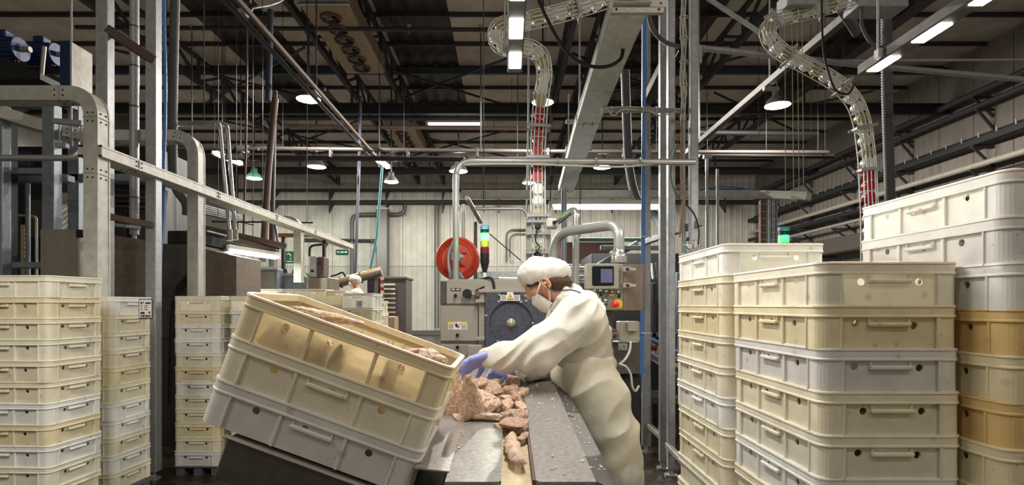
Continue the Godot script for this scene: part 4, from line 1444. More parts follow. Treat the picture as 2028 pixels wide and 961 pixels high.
func build_middle_machines() -> void:
	# the feeder machine behind the table, front face at depth 3.6
	var d := 3.6
	var o := thing("feeder_machine", "stainless feeder machine with a grey round door behind the table", "machine", V(970, 900, d))
	var b := MB.new()
	rectbox(b, 872, 557, 1078, 930, d + 0.02, 0.36, 0.006)
	part(o, "housing", b, m.steel)
	b = MB.new()
	rectbox(b, 884, 556, 1034, 602, d, 0.02, 0.003)
	part(o, "upper_panel", b, m.steel)
	b = MB.new()
	rectbox(b, 872, 557, 884, 603, d + 0.005, 0.015, 0.003)
	part(o, "corner_strip", b, m.steel_dark)
	b = MB.new()
	rectbox(b, 872, 606, 947, 676, d - 0.012, 0.03, 0.004)
	var dr := part(o, "side_door", b, m.steel)
	for q in [[906, 664, 2.6], [906, 688, 2.6], [902, 586, 2.8]]:
		var k := MB.new()
		k.lathe(Transform3D(Basis(Vector3.RIGHT, PI / 2), V(q[0], q[1], d - 0.012)), [Vector2(0.011, 0), Vector2(0.011, 0.012), Vector2(0, 0.014)], 12)
		k.cbox(V(q[0], q[1], d - 0.03), Vector3(0.008, 0.024, 0.018), 0.002)
		part(o, "latch_knob", k, m.black)
	b = MB.new()
	rectbox(b, 872, 682, 960, 930, d - 0.006, 0.02, 0.004)
	part(o, "lower_panel", b, m.steel)
	b = MB.new()
	rectbox(b, 926, 684, 955, 760, d - 0.12, 0.12, 0.004)
	part(o, "drive_cover", b, m.steel)
	# warning labels
	label_plate(o, 887, 638, 925, 653, d - 0.014, true)
	b = MB.new()
	rectbox(b, 893, 571, 912, 576, d - 0.004, 0.003, 0)
	var np := part(o, "name_plate", b, m.black)
	b = MB.new()
	rectbox(b, 895, 572.5, 901, 574.5, d - 0.006, 0.003, 0)
	rectbox(b, 904, 572.5, 910, 574.5, d - 0.006, 0.003, 0)
	part(np, "white_print", b, m.paper)
	knob(o, "hand_knob", V(926, 582, d - 0.0), 0.03, 0.05, m.black)
	b = MB.new()
	b.tube([V(930, 582, d - 0.03), V(943, 582, d - 0.03)], 0.011, 10)
	part(o, "knob_shaft", b, m.chrome)
	b = MB.new()
	b.bar(V(942, 576, d - 0.04), V(960, 568, d - 0.04), 0.014, 0.012, 0.003)
	part(o, "clamp_lever", b, m.black)
	b = MB.new()
	b.cbox(V(946, 582, d - 0.025), Vector3(0.03, 0.04, 0.05), 0.004)
	part(o, "clamp_block", b, m.hose_brown)
	# door frame, hinges and the grey plate with the round recess
	b = MB.new()
	rectbox(b, 947, 573, 1080, 580, d - 0.05, 0.07, 0.003)
	rectbox(b, 948, 580, 960, 760, d - 0.03, 0.05, 0.003)
	part(o, "door_frame", b, m.steel)
	for y in [593, 668]:
		b = MB.new()
		rectbox(b, 941, y, 960, y + 7, d - 0.07, 0.04, 0.003)
		part(o, "hinge", b, m.steel)
	b = MB.new()
	var c := V(1012, 640, d - 0.05)
	var p0 := V(961, 580, d - 0.05)
	var p1 := V(1077, 750, d - 0.05)
	# plate with a round hole, and the recessed disc in it
	var ring := []
	var outer := []
	var r := 43.0 / F * (d - 0.05)
	for k in 48:
		var a := TAU * k / 48.0
		var u := Vector3(cos(a), sin(a), 0)
		ring.append(c + u * r)
		var t := INF
		if u.x > 1e-5: t = minf(t, (p1.x - c.x) / u.x)
		if u.x < -1e-5: t = minf(t, (p0.x - c.x) / u.x)
		if u.y > 1e-5: t = minf(t, (p0.y - c.y) / u.y)
		if u.y < -1e-5: t = minf(t, (p1.y - c.y) / u.y)
		outer.append(c + u * t)
	for k in 48:
		var k1 := (k + 1) % 48
		b.face([ring[k], ring[k1], outer[k1], outer[k]], Vector3.BACK)
		b.face([ring[k], ring[k1], ring[k1] + Vector3(0, 0, -0.02), ring[k] + Vector3(0, 0, -0.02)], c - ring[k])
		b.face([outer[k], outer[k1], outer[k1] + Vector3(0, 0, -0.025), outer[k] + Vector3(0, 0, -0.025)], outer[k] - c)
	for q in [[Vector3(p0.x, p0.y, p0.z), outer], [Vector3(p1.x, p0.y, p0.z), outer], [Vector3(p0.x, p1.y, p0.z), outer], [Vector3(p1.x, p1.y, p0.z), outer]]:
		var best := []
		for k in 48:
			var e: Vector3 = outer[k]
			var f: Vector3 = outer[(k + 1) % 48]
			if (absf(e.x - q[0].x) < 1e-4 and absf(f.y - q[0].y) < 1e-4) or (absf(e.y - q[0].y) < 1e-4 and absf(f.x - q[0].x) < 1e-4):
				best = [e, f]
		if best: b.face([best[0], q[0], best[1]], Vector3.BACK)
	var dp := part(o, "round_door_plate", b, m.door_plate)
	b = MB.new()
	b.lathe(Transform3D(Basis(Vector3.RIGHT, PI / 2), c + Vector3(0, 0, -0.018)), [Vector2(r, 0), Vector2(r * 0.8, 0.003), Vector2(r * 0.55, 0.001), Vector2(r * 0.3, 0.004), Vector2(0, 0.004)], 40, true)
	part(dp, "recessed_disc", b, m.door_plate)
	b = MB.new()
	b.lathe(Transform3D(Basis(Vector3.RIGHT, PI / 2), c + Vector3(0, 0, -0.016)), [Vector2(0.028, 0), Vector2(0.028, 0.012), Vector2(0.022, 0.016), Vector2(0.018, 0.016), Vector2(0.016, 0.03), Vector2(0.006, 0.034), Vector2(0, 0.03)], 24)
	part(dp, "hub", b, m.hub)
	for q in [[989, 584], [1040, 586], [988, 597], [1032, 598], [1042, 596], [963, 625], [1055, 640], [986, 676]]:
		b = MB.new()
		b.lathe(Transform3D(Basis(Vector3.RIGHT, PI / 2), V(q[0], q[1], d - 0.052)), [Vector2(0.008, 0), Vector2(0.008, 0.006), Vector2(0, 0.007)], 10)
		part(dp, "bolt", b, m.chrome)
	label_plate(o, 991, 579, 1030, 596, d - 0.058, false)
	# top deck: tray, tubes
	b = MB.new()
	rectbox(b, 886, 553, 1080, 557, d + 0.01, 0.38, 0.004)
	part(o, "top_plate", b, m.steel)
	b = MB.new()
	rectbox(b, 945, 538, 1032, 554, d + 0.18, 0.18, 0.01)
	part(o, "top_tray", b, m.galv)
	b = MB.new()
	b.tube([V(988, 551, d + 0.1), V(1036, 552, d + 0.1)], 0.012, 8)
	part(o, "top_rod", b, m.chrome)
	b = MB.new()
	b.tube(spline([V(950, 555, d + 0.04), V(968, 550, d), V(976, 556, d - 0.01), V(979, 573, d - 0.01)]), 0.008, 8)
	part(o, "sensor_cable", b, m.rubber)
	for x in [880, 1066]:
		b = MB.new()
		b.cbox(Vector3(V(x, 0, d + 0.3).x, V(0, 930, d).y * 0.5, -d - 0.3), Vector3(0.06, V(0, 930, d).y, 0.06), 0.004)
		part(o, "leg", b, m.steel)
	# signal towers
	signal_tower("signal tower lamp lit green above yellow and red, on the feeder machine", 960, 447, 555, 3.75, 0.030, true)
	signal_tower("green signal tower lamp rising behind the white crate on the right", 1552, 450, 500, 6.2, 0.056, false)
	# red hose reel on the pipe frame
	o = thing("hose_reel", "round red plastic hose reel mounted on the steel pipe frame", "hose reel", V(905, 512, 4.0))
	var cc := V(905, 512, 4.02)
	b = MB.new()
	var R := 44.0 / F * 4.0
	b.lathe(Transform3D(Basis(Vector3.RIGHT, PI / 2), cc + Vector3(0, 0, -0.12)), [Vector2(R, 0), Vector2(R, 0.09), Vector2(R * 0.96, 0.11), Vector2(R * 0.88, 0.12), Vector2(R * 0.86, 0.112), Vector2(R * 0.8, 0.125), Vector2(R * 0.78, 0.117), Vector2(R * 0.7, 0.13), Vector2(R * 0.68, 0.12), Vector2(R * 0.3, 0.122), Vector2(0, 0.122)], 40)
	part(o, "disc", b, m.red_reel)
	for q in [[912, 500, 925, 499], [911, 521, 922, 525]]:
		b = MB.new()
		b.bar(V(q[0], q[1], 4.0), V(q[2], q[3], 4.0), 0.008, 0.012, 0.002)
		part(o, "disc_rib", b, m.red_reel)
	b = MB.new()
	b.tube(rounded([V(893, 550, 3.93), V(888, 520, 3.93), V(889, 500, 3.93), V(900, 478, 3.93)], 0.08), 0.012, 10)
	part(o, "hose", b, m.galv)
	b = MB.new()
	b.tube(rounded([V(893, 551, 3.93), V(893, 535, 3.93), V(900, 552, 3.93)], 0.03), 0.016, 10)
	b.tube(rounded([V(908, 552, 3.93), V(910, 540, 3.93), V(916, 552, 3.93)], 0.03), 0.014, 10)
	part(o, "hose_elbow", b, m.galv_blue)
	b = MB.new()
	rectbox(b, 893, 499, 911, 517, 3.88, 0.1, 0.006)
	b.cbox(V(911, 508, 3.9), Vector3(0.05, 0.03, 0.03), 0.006)
	part(o, "clamp", b, m.galv)
	# big steel pipe frame: up from the machine, elbow, across to the right
	o = thing("pipe_portal", "tall steel pipe frame with a rounded corner over the machines", "pipe", V(903, 555, 3.95))
	b = MB.new()
	b.tube(rounded([V(903, 560, 3.86), V(903, 318, 3.86), V(1376, 321, 3.95)], 0.12, 10), 0.021, 14)
	part(o, "pipe", b, m.pipe_steel)
	for px in [918, 1015, 1102, 1180, 1268]:
		b = MB.new()
		b.tube([V(px, 318.5, 3.88), V(px + 3, 318.5, 3.88)], 0.0235, 12)
		part(o, "clamp", b, m.galv)
	b = MB.new()
	b.tube(spline([V(904, 345, 3.84), V(912, 332, 3.84), V(925, 326, 3.86), V(1040, 325, 3.88), V(1180, 330, 3.9), V(1240, 330, 3.92), V(1300, 325, 3.94), V(1366, 327, 3.96)]), 0.007, 8)
	part(o, "thin_conduit", b, m.wire_white)
	# slim pipes behind
	pipe("square_arm", "flat steel arm slanting back above the signal tower", "bar", [V(925, 392, 4.1), V(952, 440, 4.6)], 0.018, m.galv)
	pipe("bent_pipe", "slim polished pipe with a bend left of the can track", "pipe", rounded([V(934, 414, 4.3), V(1040, 413, 4.3), V(1047, 440, 4.3)], 0.08), 0.013, m.pipe_steel)
	pipe("standing_pipe", "steel pipe standing behind the reel pipe", "pipe", [V(918, 405, 4.4), on_floor(917, 4.4)], 0.014, m.pipe_steel)
	pipe("standing_pipe", "dark slim pipe standing behind the signal tower", "pipe", [V(942, 440, 4.6), on_floor(941, 4.6)], 0.014, m.steel_dark)
	pipe("stay_wire", "thin slanting stay wire from the arm to the can track foot", "wire", [V(968, 462, 4.4), V(1036, 520, 4.4)], 0.004, m.rubber)
	o = thing("eye_bolt", "small polished eye bolt sticking out left of the can track foot", "bolt", V(1018, 518, 4.0))
	b = MB.new()
	b.tube(arc_ring(V(1014, 518, 4.0), 0.012, Vector3.BACK, 16), 0.005, 6, true)
	b.tube([V(1018, 518, 4.0), V(1045, 518, 4.0)], 0.005, 8)
	part(o, "bolt", b, m.chrome)
	# steel pipes right of the can track
	o = thing("lift_handle_pipe", "bright steel pipe stand with an angled arm behind the worker", "pipe", V(1139, 560, 3.5))
	b = MB.new()
	b.tube(rounded([on_floor(1137, 3.5), V(1141, 410, 3.5), V(1100, 442, 3.7)], 0.07, 8), 0.022, 14)
	part(o, "pipe", b, m.chrome)
	b = MB.new()
	rectbox(b, 1083, 432, 1106, 450, 3.66, 0.12, 0.008)
	part(o, "end_box", b, m.white_plastic)
	b = MB.new()
	b.tube([V(1098, 441, 3.66), V(1098, 441, 3.61)], 0.014, 10)
	part(o, "box_gland", b, m.black)
	o = thing("bent_steel_tube", "thick stainless tube bending down into the control box", "pipe", V(1225, 520, 3.05))
	b = MB.new()
	b.tube(rounded([V(1094, 600, 3.55), V(1096, 462, 3.5), V(1226, 444, 3.05), V(1226, 508, 3.05)], 0.16, 12), 0.029, 18)
	part(o, "tube", b, m.pipe_steel)
	b = MB.new()
	b.lathe(Transform3D(Basis(), V(1226, 521, 3.05)), [Vector2(0.042, 0), Vector2(0.042, 0.035), Vector2(0.038, 0.05), Vector2(0.03, 0.055), Vector2(0.03, 0.08)], 24, true)
	part(o, "collar", b, m.chrome)
	pipe("standing_pipe", "grey standing pipe between the polished stand and the can track", "pipe", [V(1117, 372, 4.6), on_floor(1116, 4.6)], 0.024, m.galv_blue)
	control_box()

func label_plate(o: Node3D, x0: float, y0: float, x1: float, y1: float, d: float, moving_parts: bool) -> void:
	var b := MB.new()
	rectbox(b, x0, y0, x1, y1, d, 0.003, 0)
	var pl := part(o, "warning_label", b, m.paper)
	var w := x1 - x0
	var h := y1 - y0
	b = MB.new()
	rectbox(b, x0, y0, x0 + w * 0.34, y0 + h * 0.28, d - 0.002, 0.002, 0)
	rectbox(b, x0 + w * 0.66, y0, x1, y0 + h * 0.28, d - 0.002, 0.002, 0)
	part(pl, "yellow_band", b, m.yellow if moving_parts else m.ink)
	b = MB.new()
	for s in [0.04, 0.70]:
		for k in 4:
			rectbox(b, x0 + w * s, y0 + h * (0.4 + k * 0.14), x0 + w * (s + 0.25), y0 + h * (0.44 + k * 0.14), d - 0.002, 0.002, 0)
	part(pl, "small_print", b, m.hose_grey)
	var xm := (x0 + x1) * 0.5
	var ym := (y0 + y1) * 0.5
	b = MB.new()
	if moving_parts:      # a hand caught by a blade
		b.prism(Transform3D(Basis(), Vector3(0, 0, -d + 0.003)), [xy(xm - 5, ym - 4, d), xy(xm - 1, ym - 5, d), xy(xm + 1, ym - 1, d), xy(xm - 1, ym + 4, d), xy(xm - 4, ym + 1, d)], 0.002)
		b.bar(V(xm + 5, ym - 5, d - 0.003), V(xm + 1, ym + 5, d - 0.003), 0.004, 0.002)
		b.bar(V(xm - 1, ym - 1, d - 0.003), V(xm + 4, ym + 3, d - 0.003), 0.004, 0.002)
		part(pl, "hand_pictogram", b, m.ink)
	else:                 # yellow triangle with an exclamation mark
		b.prism(Transform3D(Basis(), Vector3(0, 0, -d + 0.003)), [xy(xm - 6, ym + 6, d), xy(xm + 6, ym + 6, d), xy(xm, ym - 6, d)], 0.002)
		part(pl, "triangle_border", b, m.ink)
		b = MB.new()
		b.prism(Transform3D(Basis(), Vector3(0, 0, -d + 0.005)), [xy(xm - 4.8, ym + 5.2, d), xy(xm + 4.8, ym + 5.2, d), xy(xm, ym - 4.4, d)], 0.002)
		part(pl, "triangle", b, m.yellow)
		b = MB.new()
		rectbox(b, xm - 0.5, ym - 1.5, xm + 0.5, ym + 2.6, d - 0.006, 0.002, 0)
		rectbox(b, xm - 0.5, ym + 3.3, xm + 0.5, ym + 4.4, d - 0.006, 0.002, 0)
		part(pl, "exclamation_mark", b, m.ink)

func signal_tower(label: String, px: float, y0: float, y1: float, d: float, r: float, full: bool) -> void:
	var top := V(px, y0, d)
	var o := thing("signal_tower", label, "signal light", V(px, y1, d))
	var s := d / F
	var segs: Array
	if full: segs = [["cap_lens", 447, 455, m.blue_lens], ["black_band", 455, 464, m.black], ["green_lens", 460, 476, m.green_led], ["amber_lens", 476, 490, m.amber_lens], ["red_lens", 490, 503, m.red_lens]]
	else: segs = [["cap_lens", 450, 458, m.blue_lens], ["black_band", 458, 467, m.black], ["green_lens", 466, 481, m.green_led], ["amber_lens", 481, 497, m.amber_lens]]
	for q in segs:
		var b := MB.new()
		var yt: float = EYE.y - (q[1] - CY) * s
		var yl: float = EYE.y - (q[2] - CY) * s
		var rr: float = r * (1.08 if q[0] == "cap_lens" else 1.0)
		b.lathe(Transform3D(Basis(), Vector3(top.x, yl, top.z)), [Vector2(0, 0), Vector2(rr * 0.96, 0), Vector2(rr, 0.003), Vector2(rr, yt - yl - 0.004), Vector2(rr * 0.92, yt - yl), Vector2(0, yt - yl)], 24)
		part(o, q[0], b, q[3])
	var b := MB.new()
	var yb := EYE.y - (y1 - CY) * s
	if full:
		var y := EYE.y - (503 - CY) * s
		b.lathe(Transform3D(Basis(), Vector3(top.x, yb + 0.04, top.z)), [Vector2(0.012, 0), Vector2(r * 0.6, 0.03), Vector2(r * 1.02, 0.08), Vector2(r * 1.02, y - yb - 0.04)], 24, true)
		part(o, "black_base", b, m.black)
		b = MB.new()
		b.lathe(Transform3D(Basis(), Vector3(top.x, yb - 0.02, top.z)), [Vector2(0.016, 0), Vector2(0.014, 0.08), Vector2(0.011, 0.1)], 14)
		part(o, "white_stem", b, m.white_plastic)
	else:
		b.tube([Vector3(top.x, 0.0, top.z), Vector3(top.x, EYE.y - (497 - CY) * s, top.z)], 0.025, 10)
		part(o, "pole", b, m.galv)
	var l := OmniLight3D.new()
	l.name = "signal_light"
	l.light_color = Color(0.1, 1.0, 0.4)
	l.light_energy = 0.006
	l.omni_range = 20
	l.omni_attenuation = 2.0
	l.light_size = r * 0.5
	l.shadow_enabled = true
	o.add_child(l)
	l.position = Vector3(top.x, EYE.y - (470 - CY) * s, top.z + r + 0.03) - o.position

func control_box() -> void:
	var d := 2.95
	var o := thing("control_box", "steel control box with a screen and coloured buttons", "control box", V(1220, 615, d))
	var b := MB.new()
	rectbox(b, 1172, 523, 1235, 615, d, 0.22, 0.004)
	part(o, "body", b, m.steel_v)
	# the right-hand side turns back a little
	b = MB.new()
	b.prism(Transform3D(Basis(Vector3.UP, 0.25), V(1235, 615, d)), [Vector2(0, 0), Vector2(0.112, 0), Vector2(0.112, 92.0 / F * d), Vector2(0, 92.0 / F * d)], 0.2)
	part(o, "side_door", b, m.steel_brown)
	b = MB.new()
	b.bar(V(1276, 523, d - 0.03), V(1276, 613, d - 0.03), 0.012, 0.012, 0.002)
	part(o, "door_seam", b, m.hose_brown)
	# screen hood
	b = MB.new()
	rectbox(b, 1162, 522, 1226, 573, d - 0.04, 0.1, 0.004)
	var hood := part(o, "screen_hood", b, m.steel)
	b = MB.new()
	rectbox(b, 1173, 527, 1216, 566, d - 0.046, 0.01, 0.004)
	part(hood, "screen_bezel", b, m.glass_dark)
	b = MB.new()
	rectbox(b, 1190, 533, 1213, 560, d - 0.048, 0.003, 0)
	var sc := part(hood, "screen", b, m.screen_glow)
	b = MB.new()
	for k in 7:
		rectbox(b, 1192, 536 + k * 3.4, 1211 - (k * 5) % 7, 537 + k * 3.4, d - 0.0495, 0.001, 0)
	part(hood, "screen_lines", b, m.hose_grey)
	for y in [528, 560]:
		b = MB.new()
		rectbox(b, 1234, y, 1250, y + 11, d - 0.03, 0.025, 0.004)
		b.bar(V(1246, y + 5, d - 0.045), V(1259, y + 6, d - 0.03), 0.012, 0.018, 0.003)
		var la := part(o, "toggle_latch", b, m.chrome)
		b = MB.new()
		b.cbox(V(1243, y + 5.5, d - 0.034), Vector3(0.014, 0.014, 0.012), 0.002)
		part(la, "latch_hole", b, m.black)
	var rows := [[1177, 583.5, "btn_lit", "lit green push button"], [1189, 583.5, "black", "black selector switch"], [1200, 585, "btn_green", "dark green push button"], [1212, 586, "btn_amber", "amber push button"], [1225, 586, "black", "black key switch"], [1177, 600, "btn_green", "dark green push button"], [1187, 600.5, "btn_red", "red push button"], [1199, 602, "btn_green", "green selector switch"]]
	for q in rows:
		var c := V(q[0], q[1], d)
		b = MB.new()
		b.lathe(Transform3D(Basis(Vector3.RIGHT, PI / 2), c), [Vector2(0.0125, 0), Vector2(0.0125, 0.006), Vector2(0.01, 0.008)], 18)
		var rim := part(o, "button_ring", b, m.chrome)
		b = MB.new()
		b.lathe(Transform3D(Basis(Vector3.RIGHT, PI / 2), c), [Vector2(0.0095, 0.004), Vector2(0.0095, 0.013), Vector2(0.007, 0.016), Vector2(0, 0.017)], 16, true)
		part(rim, "button", b, m[q[2]], q[3])
		b = MB.new()
		b.cbox(c + Vector3(0, 0.02, 0.002), Vector3(0.026, 0.018, 0.004), 0.001)
		var pl := part(o, "button_plate", b, m.black)
		b = MB.new()
		b.cbox(c + Vector3(0, 0.021, 0.005), Vector3(0.018, 0.011, 0.002), 0)
		part(pl, "plate_text", b, m.paper)
	var e := V(1223, 603, d)
	b = MB.new()
	b.lathe(Transform3D(Basis(Vector3.RIGHT, PI / 2), e), [Vector2(0.027, 0), Vector2(0.027, 0.003), Vector2(0.02, 0.005), Vector2(0, 0.005)], 24)
	var y := part(o, "emergency_stop", b, m.estop_yellow, "red mushroom emergency stop on a yellow ring")
	b = MB.new()
	b.lathe(Transform3D(Basis(Vector3.UP, -0.5) * Basis(Vector3.RIGHT, PI / 2), e), [Vector2(0.01, 0), Vector2(0.01, 0.03), Vector2(0.016, 0.035), Vector2(0.017, 0.045), Vector2(0.013, 0.051), Vector2(0, 0.053)], 20, true)
	part(y, "mushroom_head", b, m.estop)
	b = MB.new()
	b.bar(V(1203, 615, d + 0.1), V(1203, 900, d + 0.1), 0.05, 0.05, 0.004)
	part(o, "stand", b, m.steel_dark)
	b = MB.new()
	b.cbox(Vector3(V(1203, 0, d + 0.1).x, V(0, 900, d + 0.1).y * 0.5, -d - 0.1), Vector3(0.05, V(0, 900, d + 0.1).y, 0.05), 0.004)
	part(o, "stand_foot", b, m.steel_dark)

func build_right_frames() -> void:
	post("slim galvanised post behind the blue hose, right of the control box", 1273, 1289, 5.45, 6.0, 0.06, m.galv)
	post("left one of the twin galvanised posts in the right frame", 1308, 1321, 4.9, 6.0, 0.07, m.galv)
	post("right one of the twin galvanised posts in the right frame", 1324, 1338, 4.7, 6.0, 0.07, m.galv)
	post("tall galvanised post just left of the right crate stacks", 1368, 1384, 4.5, 6.0, 0.07, m.galv)
	var bars := [[1275, 481, 5.4, 1388, 441, 4.45, 0.05, "galv", "square steel cross rail tying the right frame posts together"],
		[1280, 202, 5.4, 1334, 92, 4.85, 0.085, "steel_dark", "dark diagonal brace high between the right frame posts"],
		[1284, 842, 5.45, 1312, 868, 4.95, 0.045, "steel", "low steel tie bar near the floor behind the twin posts"],
		[1322, 882, 4.75, 1356, 918, 4.2, 0.045, "steel", "low steel tie bar near the floor right of the twin posts"]]
	var b: MB
	for q in bars:
		b = MB.new()
		b.bar(V(q[0], q[1], q[2]), V(q[3], q[4], q[5]), q[6], q[6], 0.004)
		one("frame_rail", b, m[q[7]], q[8], "rail")
	for q in [[1190, 486, 1312, 495, 6.3, "galv_blue", "blue-grey cross rail above the dark machine on the right"], [1143, 471, 1275, 478, 6.5, "green_paint", "green-grey cross rail above the red hopper"], [1385, 592, 1392, 960, 4.6, "dark", "narrow dark upright right of the tall post"]]:
		b = MB.new()
		rectbox(b, q[0], q[1], q[2], q[3], q[4], 0.06)
		one("cross_rail", b, m[q[5]], q[6], "rail")
	b = MB.new()
	b.bar(V(1165, 538, 6.2), V(1262, 482, 6.4), 0.05, 0.06, 0.004)
	one("slant_rail", b, m.galv_blue, "slanting grey rail in front of the red hopper", "rail")
	# red hopper and the dark machine body behind the posts
	b = MB.new()
	b.prism(Transform3D(Basis(), Vector3(0, 0, -8.5)), [xy(1108, 480, 8.5), xy(1222, 480, 8.5), xy(1190, 523, 8.5), xy(1118, 523, 8.5)], 0.9)
	var o := thing("red_hopper", "dark red hopper behind the thick bent tube", "hopper", V(1165, 523, 8.5))
	part(o, "tub", b, m.red_paint)
	for px in [1122, 1186]:
		b = MB.new()
		var hy := V(0, 522, 8.5).y
		b.cbox(Vector3(V(px, 0, 8.5).x, hy * 0.5, -8.9), Vector3(0.07, hy, 0.07), 0.004)
		part(o, "leg", b, m.galv_dark)
	o = thing("seaming_machine", "dark machine body behind the right frame posts", "machine", V(1240, 880, 6.6))
	b = MB.new()
	rectbox(b, 1080, 545, 1420, 850, 6.9, 1.5, 0.01)
	part(o, "body", b, m.dark)
	b = MB.new()
	rectbox(b, 1172, 502, 1345, 546, 7.1, 1.2, 0.01)
	part(o, "upper_housing", b, m.dark)
	for q in [[1115, 545, 1160, 552, "galv"], [1085, 523, 1150, 531, "galv_blue"], [1090, 560, 1150, 575, "galv"], [1150, 585, 1165, 690, "steel"], [1195, 650, 1215, 730, "steel"], [1292, 560, 1300, 700, "iron"], [1340, 540, 1346, 760, "galv_blue"], [1180, 740, 1290, 775, "steel_dark"], [1290, 660, 1345, 668, "galv_dark"]]:
		b = MB.new()
		rectbox(b, q[0], q[1], q[2], q[3], 6.6, 0.3, 0.006)
		part(o, "machine_panel", b, m[q[4]])
	for k in 6:
		b = MB.new()
		b.tube([V(1130, 530 + k * 6, 6.3), V(1168, 530 + k * 6, 6.3)], 0.014, 8)
		part(o, "guide_rod", b, m.chrome if k % 2 == 0 else m.galv)
	for k in 5:
		b = MB.new()
		b.bar(V(1290 + k * 9, 522 - k * 1.5, 6.7), V(1293 + k * 9, 553, 6.7), 0.035, 0.02, 0.003)
		part(o, "vertical_plate", b, m.paper if k % 2 == 0 else m.rust)
	b = MB.new()
	b.cbox(Vector3(V(1250, 0, 6.9).x, V(0, 850, 6.9).y * 0.5, -7.6), Vector3(1.9, V(0, 850, 6.9).y, 1.3), 0.01)
	part(o, "base", b, m.dark)
	# can conveyor seen between the posts
	o = thing("can_conveyor", "sloping conveyor with small tins between the right posts", "conveyor", V(1315, 715, 5.8))
	b = MB.new()
	b.bar(V(1250, 672, 6.3), V(1370, 735, 5.2), 0.24, 0.05, 0.004)
	part(o, "bed", b, m.steel_dark)
	for s in [-1.0, 1.0]:
		b = MB.new()
		b.bar(V(1250, 670, 6.3) + Vector3(0.1, 0.05, 0.1) * s, V(1370, 733, 5.2) + Vector3(0.1, 0.05, 0.1) * s, 0.012, 0.03, 0.003)
		part(o, "side_rail", b, m.blue_hose if s > 0 else m.galv)
	for x in [1262, 1352]:
		b = MB.new()
		var yy := V(0, 682 if x < 1300 else 724, 5.8).y
		b.cbox(Vector3(V(x, 0, 5.9).x, yy * 0.5, -5.9), Vector3(0.06, yy, 0.06))
		part(o, "leg", b, m.dark)
	for k in 9:
		var t := 0.2 + k * 0.075
		var p := V(1250, 672, 6.3).lerp(V(1370, 735, 5.2), t)
		b = MB.new()
		b.lathe(Transform3D(Basis(), p + Vector3(0.03 * sin(k * 2.1), 0.026, 0)), [Vector2(0, 0), Vector2(0.04, 0), Vector2(0.04, 0.035), Vector2(0, 0.035)], 16)
		tag(one("tin_can", b, [m.copper, m.brass, m.chrome, m.red_lens][k % 4], "", "can"), "small flat tin lying on the sloping conveyor between the posts", "can", "tins on the sloping conveyor")
	# small switch box with cables on the near machine flank
	o = thing("switch_box", "small steel switch box with a lid plate below the control box", "switch box", V(1247, 680, 3.9))
	b = MB.new()
	rectbox(b, 1227, 637, 1267, 677, 3.9, 0.12, 0.004)
	part(o, "body", b, m.steel)
	b = MB.new()
	rectbox(b, 1243, 637, 1263, 657, 3.86, 0.04, 0.004)
	part(o, "lid_plate", b, m.steel)
	b = MB.new()
	rectbox(b, 1227, 680, 1243, 695, 3.92, 0.05, 0.004)
	b.tube(arc_ring(V(1235, 687, 3.91), 0.022, Vector3.BACK, 16), 0.004, 6, true)
	b.tube(arc_ring(V(1235, 687, 3.91), 0.012, Vector3.BACK, 16), 0.004, 6, true)
	part(o, "fan_grille", b, m.galv)
	o = thing("machine_flank", "grey machine flank behind the worker's back", "machine", V(1220, 900, 4.1))
	b = MB.new()
	rectbox(b, 1185, 678, 1268, 742, 4.05, 0.4, 0.006)
	part(o, "upper_plate", b, m.steel_dark)
	b = MB.new()
	rectbox(b, 1170, 742, 1270, 860, 4.1, 0.5, 0.006)
	part(o, "lower_plate", b, m.dark)
	b = MB.new()
	b.cbox(Vector3(V(1220, 0, 4.1).x, V(0, 860, 4.1).y * 0.5, -4.35), Vector3(0.3, V(0, 860, 4.1).y, 0.4), 0.004)
	part(o, "base", b, m.dark)
	for k in 4:
		b = MB.new()
		b.tube([V(1208, 655 + k * 6, 4.0), V(1228, 654 + k * 6, 4.0)], 0.008, 8)
		part(o, "small_tube", b, [m.copper, m.galv, m.red_lens, m.green_paint][k])
	pipe("white_conduit", "white flexible conduit curling down from the switch box", "conduit", spline([V(1249, 677, 3.87), V(1247, 695, 3.8), V(1238, 712, 3.75), V(1226, 722, 3.75)]), 0.008, m.wire_white)
	pipe("white_conduit", "white flexible conduit looping behind the apron", "conduit", spline([V(1228, 722, 3.74), V(1240, 727, 3.74), V(1249, 742, 3.74), V(1252, 765, 3.74), V(1258, 775, 3.76), V(1265, 765, 3.8)]), 0.008, m.wire_white)
	# blue hose at the posts
	pipe("air_hose", "blue air hose running down along the slim right post", "hose", spline([V(1277, -10, 5.1), V(1276, 150, 5.1), V(1274, 380, 5.1), V(1273, 560, 5.1), V(1271, 680, 5.1), V(1268, 760, 5.1), V(1262, 828, 5.1)]), 0.019, m.blue_hose)
	for y in [318, 469, 660]:
		b = MB.new()
		b.bar(V(1270, y, 5.06), V(1290, y, 5.06), 0.012, 0.012, 0.002)
		one("cable_tie", b, m.wire_white, "white tie holding the blue hose to the slim post, " + {318: "topmost", 469: "by the cross rail", 660: "lowest"}[y], "cable tie")
	# wire bundle down the tall post
	o = thing("wire_bundle", "bundle of pale wires tied along a conduit beside the tall post", "cables", V(1353, 250, 4.6))
	for k in 5:
		var pts := []
		for j in 14:
			pts.append(V(1349 + k * 2.2 + 1.6 * sin(j * 1.3 + k * 2.0), -15 + j * 19.5, 4.6 - 0.01 * (k % 2)))
		b = MB.new()
		b.tube(spline(pts, 4), 0.007, 6)
		part(o, "wire", b, m.wire_white)
	for y in [34, 75, 122, 168]:
		b = MB.new()
		b.tube(arc_ring(V(1354, y, 4.6), 0.032, Vector3.UP, 14), 0.004, 5, true)
		part(o, "tie", b, m.white_plastic)
